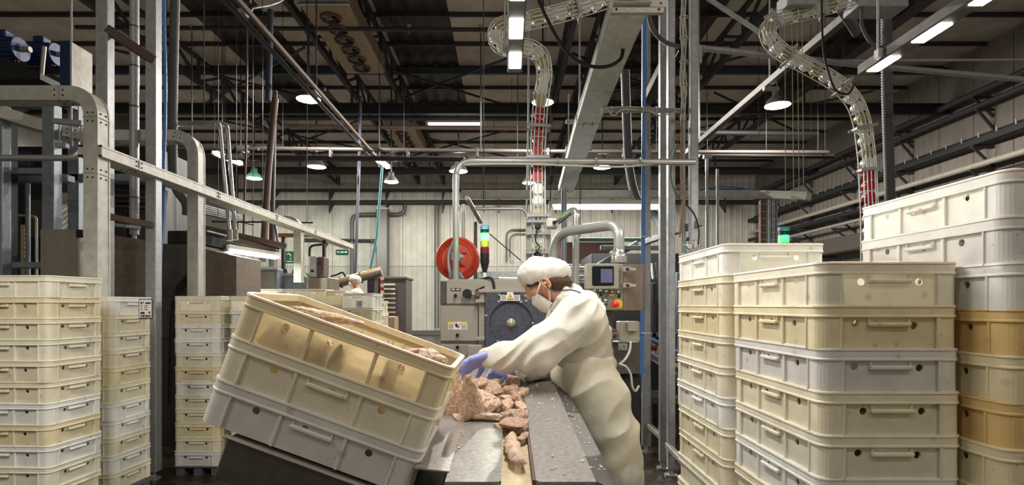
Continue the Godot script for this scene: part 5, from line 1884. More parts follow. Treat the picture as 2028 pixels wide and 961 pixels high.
	pipe("grey_conduit", "slim grey conduit below the wire bundle", "conduit", [V(1353, 220, 4.62), V(1354, 500, 4.62)], 0.017, m.galv)
	pipe("copper_pipe", "thin copper pipe beside the slim grey conduit", "pipe", spline([V(1350, 235, 4.56), V(1349, 330, 4.56), V(1351, 400, 4.56), V(1346, 470, 4.56)]), 0.008, m.copper)
	pipe("green_tube", "thin dark green air tube bowing out between the posts", "tube", spline([V(1346, 270, 4.55), V(1334, 310, 4.5), V(1328, 345, 4.45), V(1336, 378, 4.45), V(1352, 400, 4.5)]), 0.006, m.green_paint)
	o = thing("wiring_conduit", "horizontal conduit arm with looping white wires, high between the posts", "conduit", V(1270, 218, 4.6))
	b = MB.new()
	b.tube([V(1192, 217, 4.3), V(1354, 220, 4.6)], 0.022, 10)
	part(o, "conduit", b, m.galv)
	b = MB.new()
	b.tube(spline([V(1188, 228, 4.25), V(1200, 215, 4.25), V(1215, 229, 4.3), V(1232, 217, 4.3), V(1260, 218, 4.4), V(1285, 220, 4.45), V(1310, 229, 4.5), V(1340, 221, 4.55)]), 0.007, 6)
	b.tube(spline([V(1200, 213, 4.27), V(1240, 212, 4.33), V(1300, 214, 4.5), V(1350, 216, 4.55)]), 0.006, 6)
	part(o, "loose_wire", b, m.wire_white)
	for x in [1211, 1242, 1273, 1300]:
		b = MB.new()
		b.tube(arc_ring(V(x, 218, 4.3 + (x - 1192) * 0.0018), 0.026, Vector3.RIGHT, 12), 0.004, 5, true)
		part(o, "tie", b, m.white_plastic)
	# pressure gauge cluster
	o = thing("pressure_regulator", "compressed-air regulator with a round gauge by the crates", "regulator", V(1370, 490, 4.3))
	b = MB.new()
	b.lathe(Transform3D(Basis(Vector3.RIGHT, PI / 2), V(1366, 488, 4.25)), [Vector2(0, -0.02), Vector2(0.022, -0.02), Vector2(0.022, 0.0), Vector2(0.018, 0.002)], 20)
	var g := part(o, "gauge_case", b, m.brass)
	b = MB.new()
	b.lathe(Transform3D(Basis(Vector3.RIGHT, PI / 2), V(1366, 488, 4.25)), [Vector2(0.018, 0.001), Vector2(0, 0.001)], 20)
	part(g, "gauge_face", b, m.paper)
	b = MB.new()
	b.bar(V(1364, 487, 4.246), V(1368.5, 489.5, 4.246), 0.003, 0.002)
	part(g, "gauge_needle", b, m.ink)
	b = MB.new()
	rectbox(b, 1373, 476, 1382, 492, 4.27, 0.04, 0.006)
	rectbox(b, 1357, 484, 1392, 488, 4.28, 0.02, 0.004)
	part(o, "valve_body", b, m.pipe_steel)
	b = MB.new()
	b.tube([V(1377, 490, 4.27), V(1377, 497, 4.27)], 0.012, 10)
	part(o, "filter_bowl", b, m.chrome)
	b = MB.new()
	rectbox(b, 1359, 470, 1366, 477, 4.27, 0.03, 0.004)
	part(o, "solenoid", b, m.black)
	pipe("grey_tube", "curved grey air tube rising from the gauge up the tall post", "tube", spline([V(1383, 484, 4.3), V(1384, 455, 4.3), V(1375, 425, 4.35), V(1358, 405, 4.45)]), 0.006, m.rubber)
	pipe("blue_tube", "short blue air tube under the round gauge", "tube", [V(1353, 485, 4.3), V(1361, 503, 4.28)], 0.007, m.teal)
	# chequered step
	o = thing("step_platform", "small chequer-plate step platform behind the twin posts", "step", V(1313, 800, 5.9))
	b = MB.new()
	rectbox(b, 1283, 789, 1352, 800, 5.75, 0.55, 0.004)
	part(o, "tread", b, m.steel_dark)
	b = MB.new()
	var p := V(1283, 789, 5.75)
	for i in 9:
		for j in 8:
			b.box(Transform3D(Basis(Vector3.UP, 0.8 if (i + j) % 2 == 0 else -0.8), Vector3(p.x + 0.03 + i * 0.038, p.y + 0.002, -5.78 - j * 0.066)), Vector3(0.028, 0.005, 0.009), 0.002)
	var o2 := part(o, "tread_studs", b, m.steel)
	o2.set_meta("kind", "stuff")
	for q in [[1288, 5.8], [1346, 5.8], [1288, 6.25], [1346, 6.25]]:
		b = MB.new()
		var h := V(0, 798, 5.75).y
		b.cbox(Vector3(V(q[0], 0, 5.8).x, h * 0.5, -q[1]), Vector3(0.04, h, 0.04), 0.003)
		part(o, "leg", b, m.steel_dark)
	# standpipes and cable ladders behind the crates
	for q in [[1400, "left standpipe with a valve tee behind the tall post"], [1421, "right plain standpipe behind the tall post"]]:
		var sp := thing("standpipe", q[1], "pipe", V(q[0], 490, 6.2))
		b = MB.new()
		b.tube([Vector3(V(q[0], 0, 6.2).x, 0, -6.2), V(q[0], 335, 6.2)], 0.016, 10)
		part(sp, "pipe", b, m.galv)
		if q[0] == 1400:
			b = MB.new()
			b.tube([V(1393, 311, 6.2), V(1409, 311, 6.2)], 0.024, 10)
			b.tube([V(1400, 311, 6.2), V(1400, 338, 6.2)], 0.018, 10)
			part(sp, "valve_tee", b, m.pipe_steel)
	for q in [[1504, 1519, "copper", "cable ladder with reddish cables below the cream cross duct"], [1521, 1539, "galv_blue", "cable ladder with blue-grey cables below the cream cross duct"]]:
		o = thing("cable_ladder", q[3], "cable ladder", V((q[0] + q[1]) * 0.5, 600, 7.2))
		for s in [q[0], q[1]]:
			b = MB.new()
			b.tube([Vector3(V(s, 0, 7.2).x, 0, -7.2), V(s, 398, 7.2)], 0.007, 6)
			part(o, "side_rail", b, m.galv)
		for k in 4:
			b = MB.new()
			var px: float = q[0] + 3 + k * (q[1] - q[0] - 6) / 3.0
			b.tube([Vector3(V(px, 0, 7.22).x, 0.05, -7.22), V(px, 396, 7.22)], 0.011, 6)
			part(o, "cable", b, m[q[2]] if k % 2 == 0 else m.hose_grey)
		for k in 9:
			b = MB.new()
			b.tube([V(q[0], 405 + k * 14, 7.19), V(q[1], 405 + k * 14, 7.19)], 0.004, 5)
			part(o, "rung", b, m.wire_white)
	# cream cable ducts overhead
	var t := tray("cable_duct", "wide cream cable duct running away overhead, right of the can track", [Vector3(0.655, 3.08, -2.9), Vector3(0.70, 3.06, -5.0), Vector3(0.78, 3.0, -7.45)], 0.19, 0.09, Vector3.UP, [1.9], 0.1)
	b = MB.new()
	b.tube([V(1222, 101, 3.43), V(1234, 96, 3.44)], 0.012, 10)
	part(t, "cable_gland", b, m.white_plastic)
	o = thing("duct_bracket", "drilled steel bracket at the top end of the wide cream duct", "bracket", V(1262, 12, 3.0))
	b = MB.new()
	rectbox(b, 1211, 14, 1316, 25, 2.92, 0.03, 0.002)
	part(o, "lower_flange", b, m.steel)
	b = MB.new()
	rectbox(b, 1213, -8, 1320, 14, 2.98, 0.01, 0.002)
	part(o, "upright_flange", b, m.steel)
	for k in 5:
		b = MB.new()
		b.lathe(Transform3D(Basis(Vector3.RIGHT, PI / 2), V(1221 + k * 21, 18.5, 2.92)), [Vector2(0.007, 0), Vector2(0.007, 0.002), Vector2(0, 0.002)], 12)
		b.lathe(Transform3D(Basis(Vector3.RIGHT, PI / 2), V(1225 + k * 21, 6.5, 2.98)), [Vector2(0.006, 0), Vector2(0.006, 0.002), Vector2(0, 0.002)], 12)
		part(o, "bolt_hole", b, m.black if k in [0, 4] else m.paper)
	for q in [[1121, 1151, 236, 243, 5.4, "upper galvanised hanger strip left of the wide cream duct"], [1121, 1174, 289, 297, 6.3, "lower galvanised hanger strip under the wide cream duct"]]:
		b = MB.new()
		rectbox(b, q[0], q[2], q[1], q[3], q[4], 0.05, 0.004)
		b.tube([V(q[0] + 5, q[3], q[4]), V(q[0] + 5, q[2] - 50, q[4])], 0.005, 6)
		b.tube([V(q[1] - 5, q[3], q[4]), V(q[1] - 5, q[2] - 50, q[4])], 0.005, 6)
		one("duct_hanger", b, m.galv, q[5], "bracket")
	pipe("white_cable", "thin white cable looped round the lower hanger strip", "cable", spline([V(1142, 265, 6.1), V(1128, 285, 6.1), V(1121, 303, 6.15), V(1127, 313, 6.2), V(1136, 305, 6.2)]), 0.01, m.wire_white)
	tray("cable_duct", "long horizontal cream cable duct crossing above the tube lamp", [V(914, 385, 7.6), V(1500, 385, 7.6), V(1602, 389, 7.0)], 0.12, 0.10, Vector3.UP, [0.3, 1.6, 3.0, 4.2], 0.1)
	tray("cable_duct", "short cream duct ramp joining the wide duct to the cross duct", [V(1132, 330, 7.2), V(1118, 372, 7.5), V(1106, 384, 7.55)], 0.03, 0.10, Vector3.BACK, [], 0.05)
	b = MB.new()
	b.tube([V(1117, 366, 7.3), V(1117, 380, 7.3)], 0.05, 10)
	one("duct_collar", b, m.black, "short black collar at the low end of the wide cream duct", "collar")
	pipe("blue_cable", "thin blue cable lying over the cream cross duct", "cable", spline([V(1384, 377, 7.3), V(1430, 370, 7.3), V(1500, 376, 7.3)]), 0.012, m.blue_hose)

# ---------------------------------------------------------------- can tracks
func can_track(label: String, pts: Array, can_label: String, group: String, red_from: float, red_to: float, clamps: Array) -> void:
	var path := spline(pts, 7)
	var l := length_of(path)
	var o := thing("can_track", label, "can track", path[0])
	var n := int(l / 0.03)
	var pos := []
	var dir := []
	for i in n + 1:
		var a := along(path, l * i / n)
		pos.append(a[0]); dir.append(a[1])
	for k in [[-0.052, 0.03], [0.052, 0.03], [-0.052, -0.03], [0.052, -0.03], [0.0, 0.04], [-0.03, 0.04], [0.03, 0.04], [0.0, -0.04]]:
		var line := []
		for i in n + 1:
			var side: Vector3 = Vector3.BACK.cross(dir[i]).normalized()
			line.append(pos[i] + side * k[0] + Vector3.BACK * k[1])
		var b := MB.new()
		b.tube(line, 0.0045, 6)
		part(o, "guide_rod", b, m.rod)
	var rings := int(l / 0.16)
	for i in rings:
		var a := along(path, 0.08 + i * 0.16)
		var side: Vector3 = Vector3.BACK.cross(a[1]).normalized()
		var ring := []
		for k in 16: ring.append(a[0] + side * (0.058 * cos(TAU * k / 16)) + Vector3.BACK * (0.046 * sin(TAU * k / 16)))
		var b := MB.new()
		b.tube(ring, 0.004, 5, true)
		part(o, "hoop", b, m.rod)
	for s in clamps:
		var a := along(path, s * l)
		var side: Vector3 = Vector3.BACK.cross(a[1]).normalized()
		var b := MB.new()
		for f in [-1.0, 1.0]:
			b.box(Transform3D(Basis(side, a[1], Vector3.BACK), a[0] + Vector3.BACK * (0.055 * f)), Vector3(0.17, 0.022, 0.008), 0.002)
			b.box(Transform3D(Basis(side, a[1], Vector3.BACK), a[0] + side * (0.066 * f)), Vector3(0.008, 0.022, 0.11), 0.002)
		part(o, "clamp_frame", b, m.galv)
	var can := MB.new()
	can.lathe(Transform3D(Basis(Vector3.RIGHT, PI / 2), Vector3.ZERO), [Vector2(0, -0.024), Vector2(0.036, -0.024), Vector2(0.038, -0.028), Vector2(0.042, -0.028), Vector2(0.042, 0.028), Vector2(0.038, 0.028), Vector2(0.036, 0.024), Vector2(0, 0.024)], 20)
	var cm := can.mesh()
	var cnt := int(l / 0.09)
	for i in cnt:
		var a := along(path, 0.045 + i * 0.09)
		var f := float(i) / cnt
		var c := MeshInstance3D.new()
		c.name = numbered("tin_can")
		c.mesh = cm
		var red: bool = f > red_from and f < red_to
		c.material_override = m.can_red if red else (m.can_gold if i % 3 == 2 else m.can_silver)
		add_child(c, true)
		c.position = a[0]
		c.rotation.z = i * 1.7
		if not red and i % 3 == 2: tag(c, "gold-lacquered flat tin rolling in the " + can_label, "can", "gold tins in the " + group)
		elif red: tag(c, "red-printed flat tin rolling in the " + can_label, "can", "red tins in the " + group)
		else: tag(c, "bare silver tin rolling in the " + can_label, "can", "silver tins in the " + group)

func build_can_tracks() -> void:
	var d := 4.0
	var pts := []
	for q in [[1065, 560], [1066, 480], [1065, 400], [1065, 300], [1068, 240], [1072, 190], [1078, 152], [1074, 118], [1058, 100], [1032, 93], [1005, 94], [985, 84], [981, 66], [993, 52], [1025, 46], [1095, 30], [1160, 12], [1222, -8]]:
		pts.append(V(q[0], q[1], d))
	can_track("silver wire can track twisting up in the middle under the LED bar", pts, "middle can track", "middle can track", 0.24, 0.42, [0.30, 0.375, 0.16, 0.9])
	var o := thing("can_guide", "steel guide housing at the foot of the middle can track", "guide", V(1066, 555, 4.0))
	var b: MB
	for x in [[1042, 1054], [1079, 1091]]:
		b = MB.new()
		rectbox(b, x[0], 440, x[1], 558, 3.98, 0.1, 0.004)
		part(o, "side_plate", b, m.steel)
	for y in [436, 460, 498]:
		b = MB.new()
		rectbox(b, 1042, y, 1091, y + 5, 3.93, 0.03, 0.003)
		part(o, "cross_strap", b, m.galv)
	for y in [450, 505]:
		b = MB.new()
		b.lathe(Transform3D(Basis(Vector3.RIGHT, PI / 2), V(1065, y, 3.93)), [Vector2(0.022, 0), Vector2(0.022, 0.03), Vector2(0.012, 0.034), Vector2(0, 0.034)], 16)
		part(o, "sensor", b, m.black)
	b = MB.new()
	b.tube(spline([V(1065, 452, 3.9), V(1060, 475, 3.88), V(1068, 490, 3.88), V(1057, 505, 3.9)]), 0.005, 6)
	part(o, "sensor_cable", b, m.rubber)
	b = MB.new()
	b.cbox(Vector3(V(1066, 0, 4.05).x, V(0, 556, 4.05).y * 0.5, -4.3), Vector3(0.14, V(0, 556, 4.05).y, 0.1), 0.004)
	part(o, "stand", b, m.steel_dark)
	pts = []
	for q in [[1723, 560], [1722, 430], [1720, 380], [1718, 330], [1713, 280], [1706, 238], [1692, 202], [1666, 172], [1630, 148], [1590, 126], [1553, 106], [1528, 84], [1520, 62], [1530, 43], [1560, 32], [1610, 20], [1680, 2]]:
		pts.append(V(q[0], q[1], 4.4))
	can_track("silver wire can track curving down behind the white crates on the right", pts, "right can track", "right can track", 0.16, 0.27, [0.29, 0.40, 0.52, 0.68, 0.80, 0.93])

# ---------------------------------------------------------------- crates: 0.6 x 0.4 m, stacking every 0.1196 m
const PITCH := 0.1196

func sheet(b: MB, o: Vector3, ux: Vector3, uy: Vector3, nn: Vector3, w: float, h: float, holes: Array, r: float) -> void:
	# a thin wall in the plane o + ux, uy with round holes
	holes = holes.duplicate()
	holes.sort_custom(func(p, q): return p.x < q.x)
	var s := r * 1.35
	var x := 0.0
	var put := func(x0: float, y0: float, x1: float, y1: float):
		if x1 - x0 > 1e-5 and y1 - y0 > 1e-5:
			b.face([o + ux * x0 + uy * y0, o + ux * x1 + uy * y0, o + ux * x1 + uy * y1, o + ux * x0 + uy * y1], nn)
	for c in holes:
		put.call(x, 0.0, c.x - s, h)
		put.call(c.x - s, 0.0, c.x + s, c.y - s)
		put.call(c.x - s, c.y + s, c.x + s, h)
		for k in 16:
			var e := []
			for j in [k, k + 1]:
				var a: float = TAU * j / 16.0
				var u := Vector2(cos(a), sin(a))
				var big := u * (s / maxf(absf(u.x), absf(u.y)))
				e.append(o + ux * (c.x + u.x * r) + uy * (c.y + u.y * r))
				e.append(o + ux * (c.x + big.x) + uy * (c.y + big.y))
			b.face([e[0], e[1], e[3], e[2]], nn)
			var mid: Vector3 = o + ux * c.x + uy * c.y
			b.face([e[0], e[2], e[2] - nn * 0.006, e[0] - nn * 0.006], mid - e[0])
		x = c.x + s
	put.call(x, 0.0, w, h)

func crate_meshes(h: float, holes: bool, variant: int) -> Dictionary:
	var key := "%.3f %s %d" % [h, holes, variant]
	if mesh_cache.has(key): return mesh_cache[key]
	var hx := 0.289
	var hz := 0.189
	var r := 0.03
	var b := MB.new()
	var rr := RandomNumberGenerator.new()
	rr.seed = 90 + variant
	var wall_h := h - 0.02
	var lh := []
	var sh := []
	if holes:
		for x in [0.105, 0.289 - 0.03 + (0.012 if variant == 1 else -0.03), 0.42]: lh.append(Vector2(x + rr.randf_range(-0.012, 0.012), wall_h - 0.03 - rr.randf_range(0.0, 0.006)))
		for x in [0.075 + rr.randf_range(-0.015, 0.015), 0.243 + rr.randf_range(-0.015, 0.015)]: sh.append(Vector2(x, wall_h - 0.03 - rr.randf_range(0.0, 0.008)))
	var lx := 2.0 * (hx - r)
	var lz := 2.0 * (hz - r)
	sheet(b, Vector3(-hx + r, 0, hz), Vector3.RIGHT, Vector3.UP, Vector3.BACK, lx, wall_h, lh, 0.0105)
	sheet(b, Vector3(hx - r, 0, -hz), Vector3.LEFT, Vector3.UP, Vector3.FORWARD, lx, wall_h, lh, 0.0105)
	sheet(b, Vector3(hx, 0, hz - r), Vector3.FORWARD, Vector3.UP, Vector3.RIGHT, lz, wall_h, sh, 0.0105)
	sheet(b, Vector3(-hx, 0, -hz + r), Vector3.BACK, Vector3.UP, Vector3.LEFT, lz, wall_h, sh, 0.0105)
	for q in [[hx - r, hz - r, 0.0], [hx - r, -hz + r, PI / 2], [-hx + r, -hz + r, PI], [-hx + r, hz - r, PI * 1.5]]:
		var start := b.v.size()
		for k in 7:
			var a: float = -PI / 2 + q[2] + PI / 2 * k / 6.0
			var u := Vector3(cos(a), 0, -sin(a))
			b._vert(Vector3(q[0], 0, q[1]) + u * r, u)
			b._vert(Vector3(q[0], wall_h, q[1]) + u * r, u)
		for k in 6:
			var i := start + k * 2
			b.tri_i(i, i + 2, i + 3)
			b.tri_i(i, i + 3, i + 1)
	b.cbox(Vector3(0, 0.003, 0), Vector3(2 * hx - 0.02, 0.006, 2 * hz - 0.02), 0.002)
	var out := {"body": b.mesh()}
	# rim: a band with two ridges, rounded at the corners
	var prof := [Vector2(0.289, h - 0.034), Vector2(0.300, h - 0.034), Vector2(0.300, h - 0.030), Vector2(0.2975, h - 0.027), Vector2(0.2975, h - 0.008), Vector2(0.3005, h - 0.006), Vector2(0.2995, h - 0.001), Vector2(0.297, h), Vector2(0.287, h), Vector2(0.286, h - 0.02)]
	b = MB.new()
	for i in prof.size() - 1:
		var p: Vector2 = prof[i]
		var q: Vector2 = prof[i + 1]
		var nn := Vector2(q.y - p.y, p.x - q.x).normalized()
		var start := b.v.size()
		var cnt := 0
		for c in [[1, 1, 0.0], [1, -1, PI / 2], [-1, -1, PI], [-1, 1, PI * 1.5]]:
			for k in 6:
				var a: float = -PI / 2 + c[2] + PI / 2 * k / 5.0
				var u := Vector3(cos(a), 0, -sin(a))
				for e in [p, q]:
					var rad: float = 0.035 + (e.x - 0.300)
					b._vert(Vector3(c[0] * (0.300 - 0.035), e.y, c[1] * (0.200 - 0.035)) + u * rad, (u * nn.x + Vector3.UP * nn.y).normalized())
				cnt += 1
		for k in cnt:
			var a0 := start + k * 2
			var a1 := start + ((k + 1) % cnt) * 2
			b.tri_i(a0, a1, a1 + 1)
			b.tri_i(a0, a1 + 1, a0 + 1)
	out["rim"] = b.mesh()
	b = MB.new()
	b.cbox(Vector3(0, (h - 0.034) * 0.5, 0), Vector3(0.011, h - 0.034, 0.009), 0.002)
	out["rib"] = b.mesh()
	# corner post: a proud curved shell round the corner with end fins
	b = MB.new()
	var path := [Vector3(0.232, 0, 0.1955), Vector3(0.2645, 0, 0.1955)]
	for k in 6:
		var a := PI / 2 - PI / 2 * k / 5.0
		path.append(Vector3(0.2645 + 0.031 * cos(a), 0, 0.1645 + 0.031 * sin(a)))
	path.append(Vector3(0.2955, 0, 0.132))
	var hh := Vector3(0, h - 0.034, 0)
	for i in path.size() - 1:
		var p: Vector3 = path[i]
		var q: Vector3 = path[i + 1]
		b.face([p, q, q + hh, p + hh], Vector3(q.z - p.z, 0, p.x - q.x) * -1.0)
	b.face([Vector3(0.232, 0, 0.1955), Vector3(0.232, 0, 0.188), Vector3(0.232, 0, 0.188) + hh, Vector3(0.232, 0, 0.1955) + hh], Vector3.LEFT)
	b.face([Vector3(0.2955, 0, 0.132), Vector3(0.288, 0, 0.132), Vector3(0.288, 0, 0.132) + hh, Vector3(0.2955, 0, 0.132) + hh], Vector3.FORWARD)
	b.cbox(Vector3(0.234, (h - 0.034) * 0.5, 0.1955), Vector3(0.008, h - 0.034, 0.008), 0.002)
	b.cbox(Vector3(0.2955, (h - 0.034) * 0.5, 0.134), Vector3(0.008, h - 0.034, 0.008), 0.002)
	out["corner"] = b.mesh()
	b = MB.new()
	b.cbox(Vector3(0, 0, 0.005), Vector3(0.118, 0.012, 0.016), 0.003)
	for s in [-1.0, 1.0]: b.cbox(Vector3(0.055 * s, 0.010, 0.002), Vector3(0.006, 0.014, 0.008), 0.002)
	out["handle"] = b.mesh()
	mesh_cache[key] = out
	return out

func crate(xf: Transform3D, tone: String, label: String, group: String, detail: int, h := 0.125, holes := true, variant := 0, front_handle := true) -> Node3D:
	var o := thing("plastic_crate", label, "crate", xf.origin, group, xf.basis)
	var q := crate_meshes(h, holes, variant)
	var mt: Material = m["crate_" + tone]
	lpart(o, "body", q.body, mt)
	var solid: Material = m["solid_" + tone]
	lpart(o, "rim", q.rim, solid)
	if detail < 1: return o
	for s in [[0.0, 0.0, 0.1895], [PI, 0.0, -0.1895], [PI / 2, 0.2895, 0.0], [-PI / 2, -0.2895, 0.0]]:
		if s[2] > 0.1 and not front_handle: continue
		lpart(o, "handle", q.handle, solid, Transform3D(Basis(Vector3.UP, s[0]), Vector3(s[1], h - 0.054, s[2])))
	for s in [[1, 1], [-1, 1], [1, -1], [-1, -1]]:
		lpart(o, "rib", q.rib, solid, Transform3D(Basis(), Vector3(0.092 * s[0], 0, 0.192 * s[1])))
		if detail > 1:
			var bs := Basis() if s[0] * s[1] > 0 else Basis(Vector3.UP, 0)
			if s[0] < 0 and s[1] < 0: bs = Basis(Vector3.UP, PI)
			if s[0] * s[1] < 0:
				bs = Basis(Vector3(s[0], 0, 0), Vector3.UP, Vector3(0, 0, s[1]))
			lpart(o, "corner_post", q.corner if s[0] * s[1] > 0 else mirrored_corner(h, q), solid, Transform3D(bs, Vector3.ZERO) if s[0] * s[1] > 0 else Transform3D(Basis(Vector3.UP, 0.0 if s[0] > 0 else PI), Vector3.ZERO))
	return o

func mirrored_corner(h: float, q: Dictionary) -> Mesh:      # the corner post for the other two corners
	if q.has("corner_m"): return q.corner_m
	var a: Array = (q.corner as ArrayMesh).surface_get_arrays(0)
	var v: PackedVector3Array = a[Mesh.ARRAY_VERTEX]
	var n: PackedVector3Array = a[Mesh.ARRAY_NORMAL]
	var ix: PackedInt32Array = a[Mesh.ARRAY_INDEX]
	for i in v.size():
		v[i].z = -v[i].z
		n[i].z = -n[i].z
	for i in range(0, ix.size(), 3):
		var t := ix[i + 1]
		ix[i + 1] = ix[i + 2]
		ix[i + 2] = t
	var arr := []
	arr.resize(Mesh.ARRAY_MAX)
	arr[Mesh.ARRAY_VERTEX] = v
	arr[Mesh.ARRAY_NORMAL] = n
	arr[Mesh.ARRAY_INDEX] = ix
	var me := ArrayMesh.new()
	me.add_surface_from_arrays(Mesh.PRIMITIVE_TRIANGLES, arr)
	q["corner_m"] = me
	return me

const ORD := ["topmost", "second from the top", "third from the top", "fourth from the top", "fifth from the top", "sixth from the top", "seventh from the top", "eighth from the top", "ninth from the top", "tenth from the top", "eleventh from the top", "twelfth from the top", "thirteenth from the top", "fourteenth from the top"]

func stack(where: String, at: Vector3, yaw: float, tones: Array, base_label: String, group: String, seen: int, detail: int, h := 0.125, pitch := PITCH) -> void:
	# tones run from the top crate down; at is the centre of the stack, its y the top of the pallet
	var n := tones.size()
	if at.y > 0.01:
		var b := MB.new()
		for z in [-0.15, 0.0, 0.15]: b.box(Transform3D(Basis(Vector3.UP, yaw), Vector3(at.x, at.y * 0.4, at.z) + Basis(Vector3.UP, yaw) * Vector3(0, 0, z)), Vector3(0.58, at.y * 0.8, 0.07), 0.004)
		b.box(Transform3D(Basis(Vector3.UP, yaw), Vector3(at.x, at.y * 0.9, at.z)), Vector3(0.6, at.y * 0.2, 0.4), 0.004)
		one("pallet_base", b, m.hose_grey, base_label, "pallet")
	for i in n:
		var y := at.y + (n - 1 - i) * pitch
		var jx := rng.randf_range(-0.004, 0.004)
		var jz := rng.randf_range(-0.004, 0.004)
		var names := {"white": "white", "cream": "cream", "ivory": "ivory", "yellow": "yellowed", "amber": "amber-tinted", "grey": "greyish white"}
		crate(Transform3D(Basis(Vector3.UP, yaw + rng.randf_range(-0.006, 0.006)), Vector3(at.x + jx, y, at.z + jz)), tones[i], "%s plastic crate, %s in the %s" % [names[tones[i]], ORD[i], where], group, detail if i < seen else 0, h, i < seen or detail == 0, i % 3)

func build_crates() -> void:
	# right: A in front, B behind it, C at the edge, D far behind
	stack("front right stack", Vector3(1.058, 0.13, -1.83), PI / 2, ["ivory", "yellow", "grey", "cream", "ivory", "white", "cream", "ivory", "cream", "cream", "ivory", "cream"], "grey pallet under the front right crate stack", "crates in the front right stack", 6, 2)
	stack("stack beside the tall post", Vector3(1.034, 0.13, -2.445), PI / 2, ["white", "cream", "yellow", "cream", "ivory", "white", "cream", "cream", "ivory", "cream", "ivory", "cream", "cream"], "grey pallet under the stack beside the tall post", "crates in the stack beside the tall post", 8, 2)
	stack("tallest stack at the right edge", Vector3(1.468, 0.12, -1.71), PI / 2, ["white", "grey", "white", "amber", "yellow", "amber", "yellow", "cream", "ivory", "cream", "cream", "cream", "ivory", "cream"], "grey pallet under the tallest right crate stack", "crates in the tallest right stack", 7, 2)
	stack("half-hidden right stack", Vector3(1.62, 0.125, -3.2), 0.0, ["ivory", "cream", "ivory", "cream", "ivory", "cream", "ivory", "cream", "ivory", "cream", "ivory", "cream"], "grey pallet under the half-hidden right stack", "crates in the half-hidden right stack", 1, 2)
	# left: F in front, G behind, H and I further back
	var yaw := -0.05
	stack("front stack at the left edge", Vector3(-2.56, 0.178, -3.1) + Basis(Vector3.UP, yaw) * Vector3(-0.3, 0, -0.2), yaw, ["ivory", "yellow", "cream", "ivory", "cream", "cream", "white", "yellow", "white", "ivory", "cream", "ivory"], "grey pallet under the front left crate stack", "crates in the front left stack", 10, 2)
	stack("stack with the paper tag", Vector3(-2.65 - 0.3, 0.188, -3.95), -0.04, ["white", "cream", "ivory", "cream", "yellow", "cream", "white", "white", "cream", "white", "cream"], "grey pallet under the second left crate stack", "crates in the stack with the paper tag", 11, 2)
	stack("narrow stack by the dark casing", Vector3(-2.63, 0.088, -5.0), PI / 2, ["ivory", "cream", "white", "white", "ivory", "yellow", "white", "ivory", "cream", "yellow", "cream", "grey"], "grey pallet under the narrow left crate stack", "crates in the narrow left stack", 12, 2)
	stack("stack behind the tilted crates", Vector3(-2.17, 0.088, -5.0), PI / 2, ["ivory", "white", "cream", "cream", "white", "cream", "white", "ivory", "cream", "white", "ivory", "cream"], "grey pallet under the stack behind the tilted crates", "crates in the stack behind the tilted ones", 12, 1)
	# far row of deep ribbed crates
	for q in [[477, 558, 573, "first far stack from the left", 6.9], [560, 632, 573, "second far stack from the left", 6.9], [634, 684, 576, "far stack left of the worker", 7.1], [684, 738, 581, "far stack before the worker", 7.0], [702, 752, 596, "far stack beside the carton", 7.75]]:
		var d: float = q[4]
		var x := V((q[0] + q[1]) * 0.5, 0, d).x
		var top := V(0, q[2], d).y
		var n := int((top - 0.05) / 0.18)
		var tones := []
		for i in n: tones.append(["ivory", "white", "cream"][(i + int(d * 10)) % 3])
		if q[0] == 684: tones[0] = "white"
		stack(q[3], Vector3(x, top - 0.005 - n * 0.18, -d - 0.2), 0.0 if q[1] - q[0] > 60 else PI / 2, tones, "low pallet under the " + q[3], "deep crates in the " + q[3], n, 1, 0.185, 0.18)
	# paper tag on stack G
	var o := thing("paper_tag", "white printed tag in a black holder on the second left stack", "tag", V(289, 631, 3.72))
	var b := MB.new()
	rectbox(b, 274, 592.5, 301, 632, 3.73, 0.012, 0.003)
	part(o, "holder", b, m.black)
	b = MB.new()
	rectbox(b, 275.5, 594, 299.5, 630, 3.725, 0.006, 0.001)
	var pg := part(o, "paper_sheet", b, m.paper)
	b = MB.new()
	for q in [[278, 598, 281, 602], [283, 597, 284, 602], [288, 599, 298, 602], [278, 605, 282, 606], [285, 605, 293, 606], [278, 609, 281, 610], [285, 609, 292, 610], [278, 613, 282, 614], [285, 613, 293, 614], [278, 618, 286, 622], [294, 617, 297, 621]]:
		rectbox(b, q[0], q[1], q[2], q[3], 3.7225, 0.002, 0)
	for k in 9:
		rectbox(b, 278 + k * 2.3, 624, 278.9 + k * 2.3 + (k % 3) * 0.4, 628.5, 3.7225, 0.002, 0)
	part(pg, "print", b, m.ink)
	o = thing("paper_tag", "small white tag on the deep crates in front of the far worker", "tag", V(711, 612, 6.9))
	b = MB.new()
	rectbox(b, 705, 595, 718, 611, 6.885, 0.006, 0.001)
	part(o, "sheet", b, m.paper)
	b = MB.new()
	for k in 4: rectbox(b, 707, 598 + k * 2.5, 716, 599 + k * 2.5, 6.883, 0.002, 0)
	part(o, "print", b, m.hose_grey)
	# the three tilted crates on their stand
	var a := deg_to_rad(20.06)
	var u := Vector3(cos(a), -sin(a), 0)
	var v := Vector3(sin(a), cos(a), 0)
	var bs := Basis(u, v, Vector3.BACK)
	var p0 := V(480, 577, 1.476)
	var lab := ["yellowed tilted crate on top, holding fish loins", "pale tilted crate in the middle of the tilted stack", "whitish tilted crate at the bottom of the tilted stack"]
	for i in 3:
		crate(Transform3D(bs, p0 + u * 0.3 - v * (0.125 + PITCH * i) + Vector3(0, 0, -0.2)), ["thin", "ivory", "grey"][i], lab[i], "tilted crates on the steel stand", 2, 0.125, true, i, i > 0)
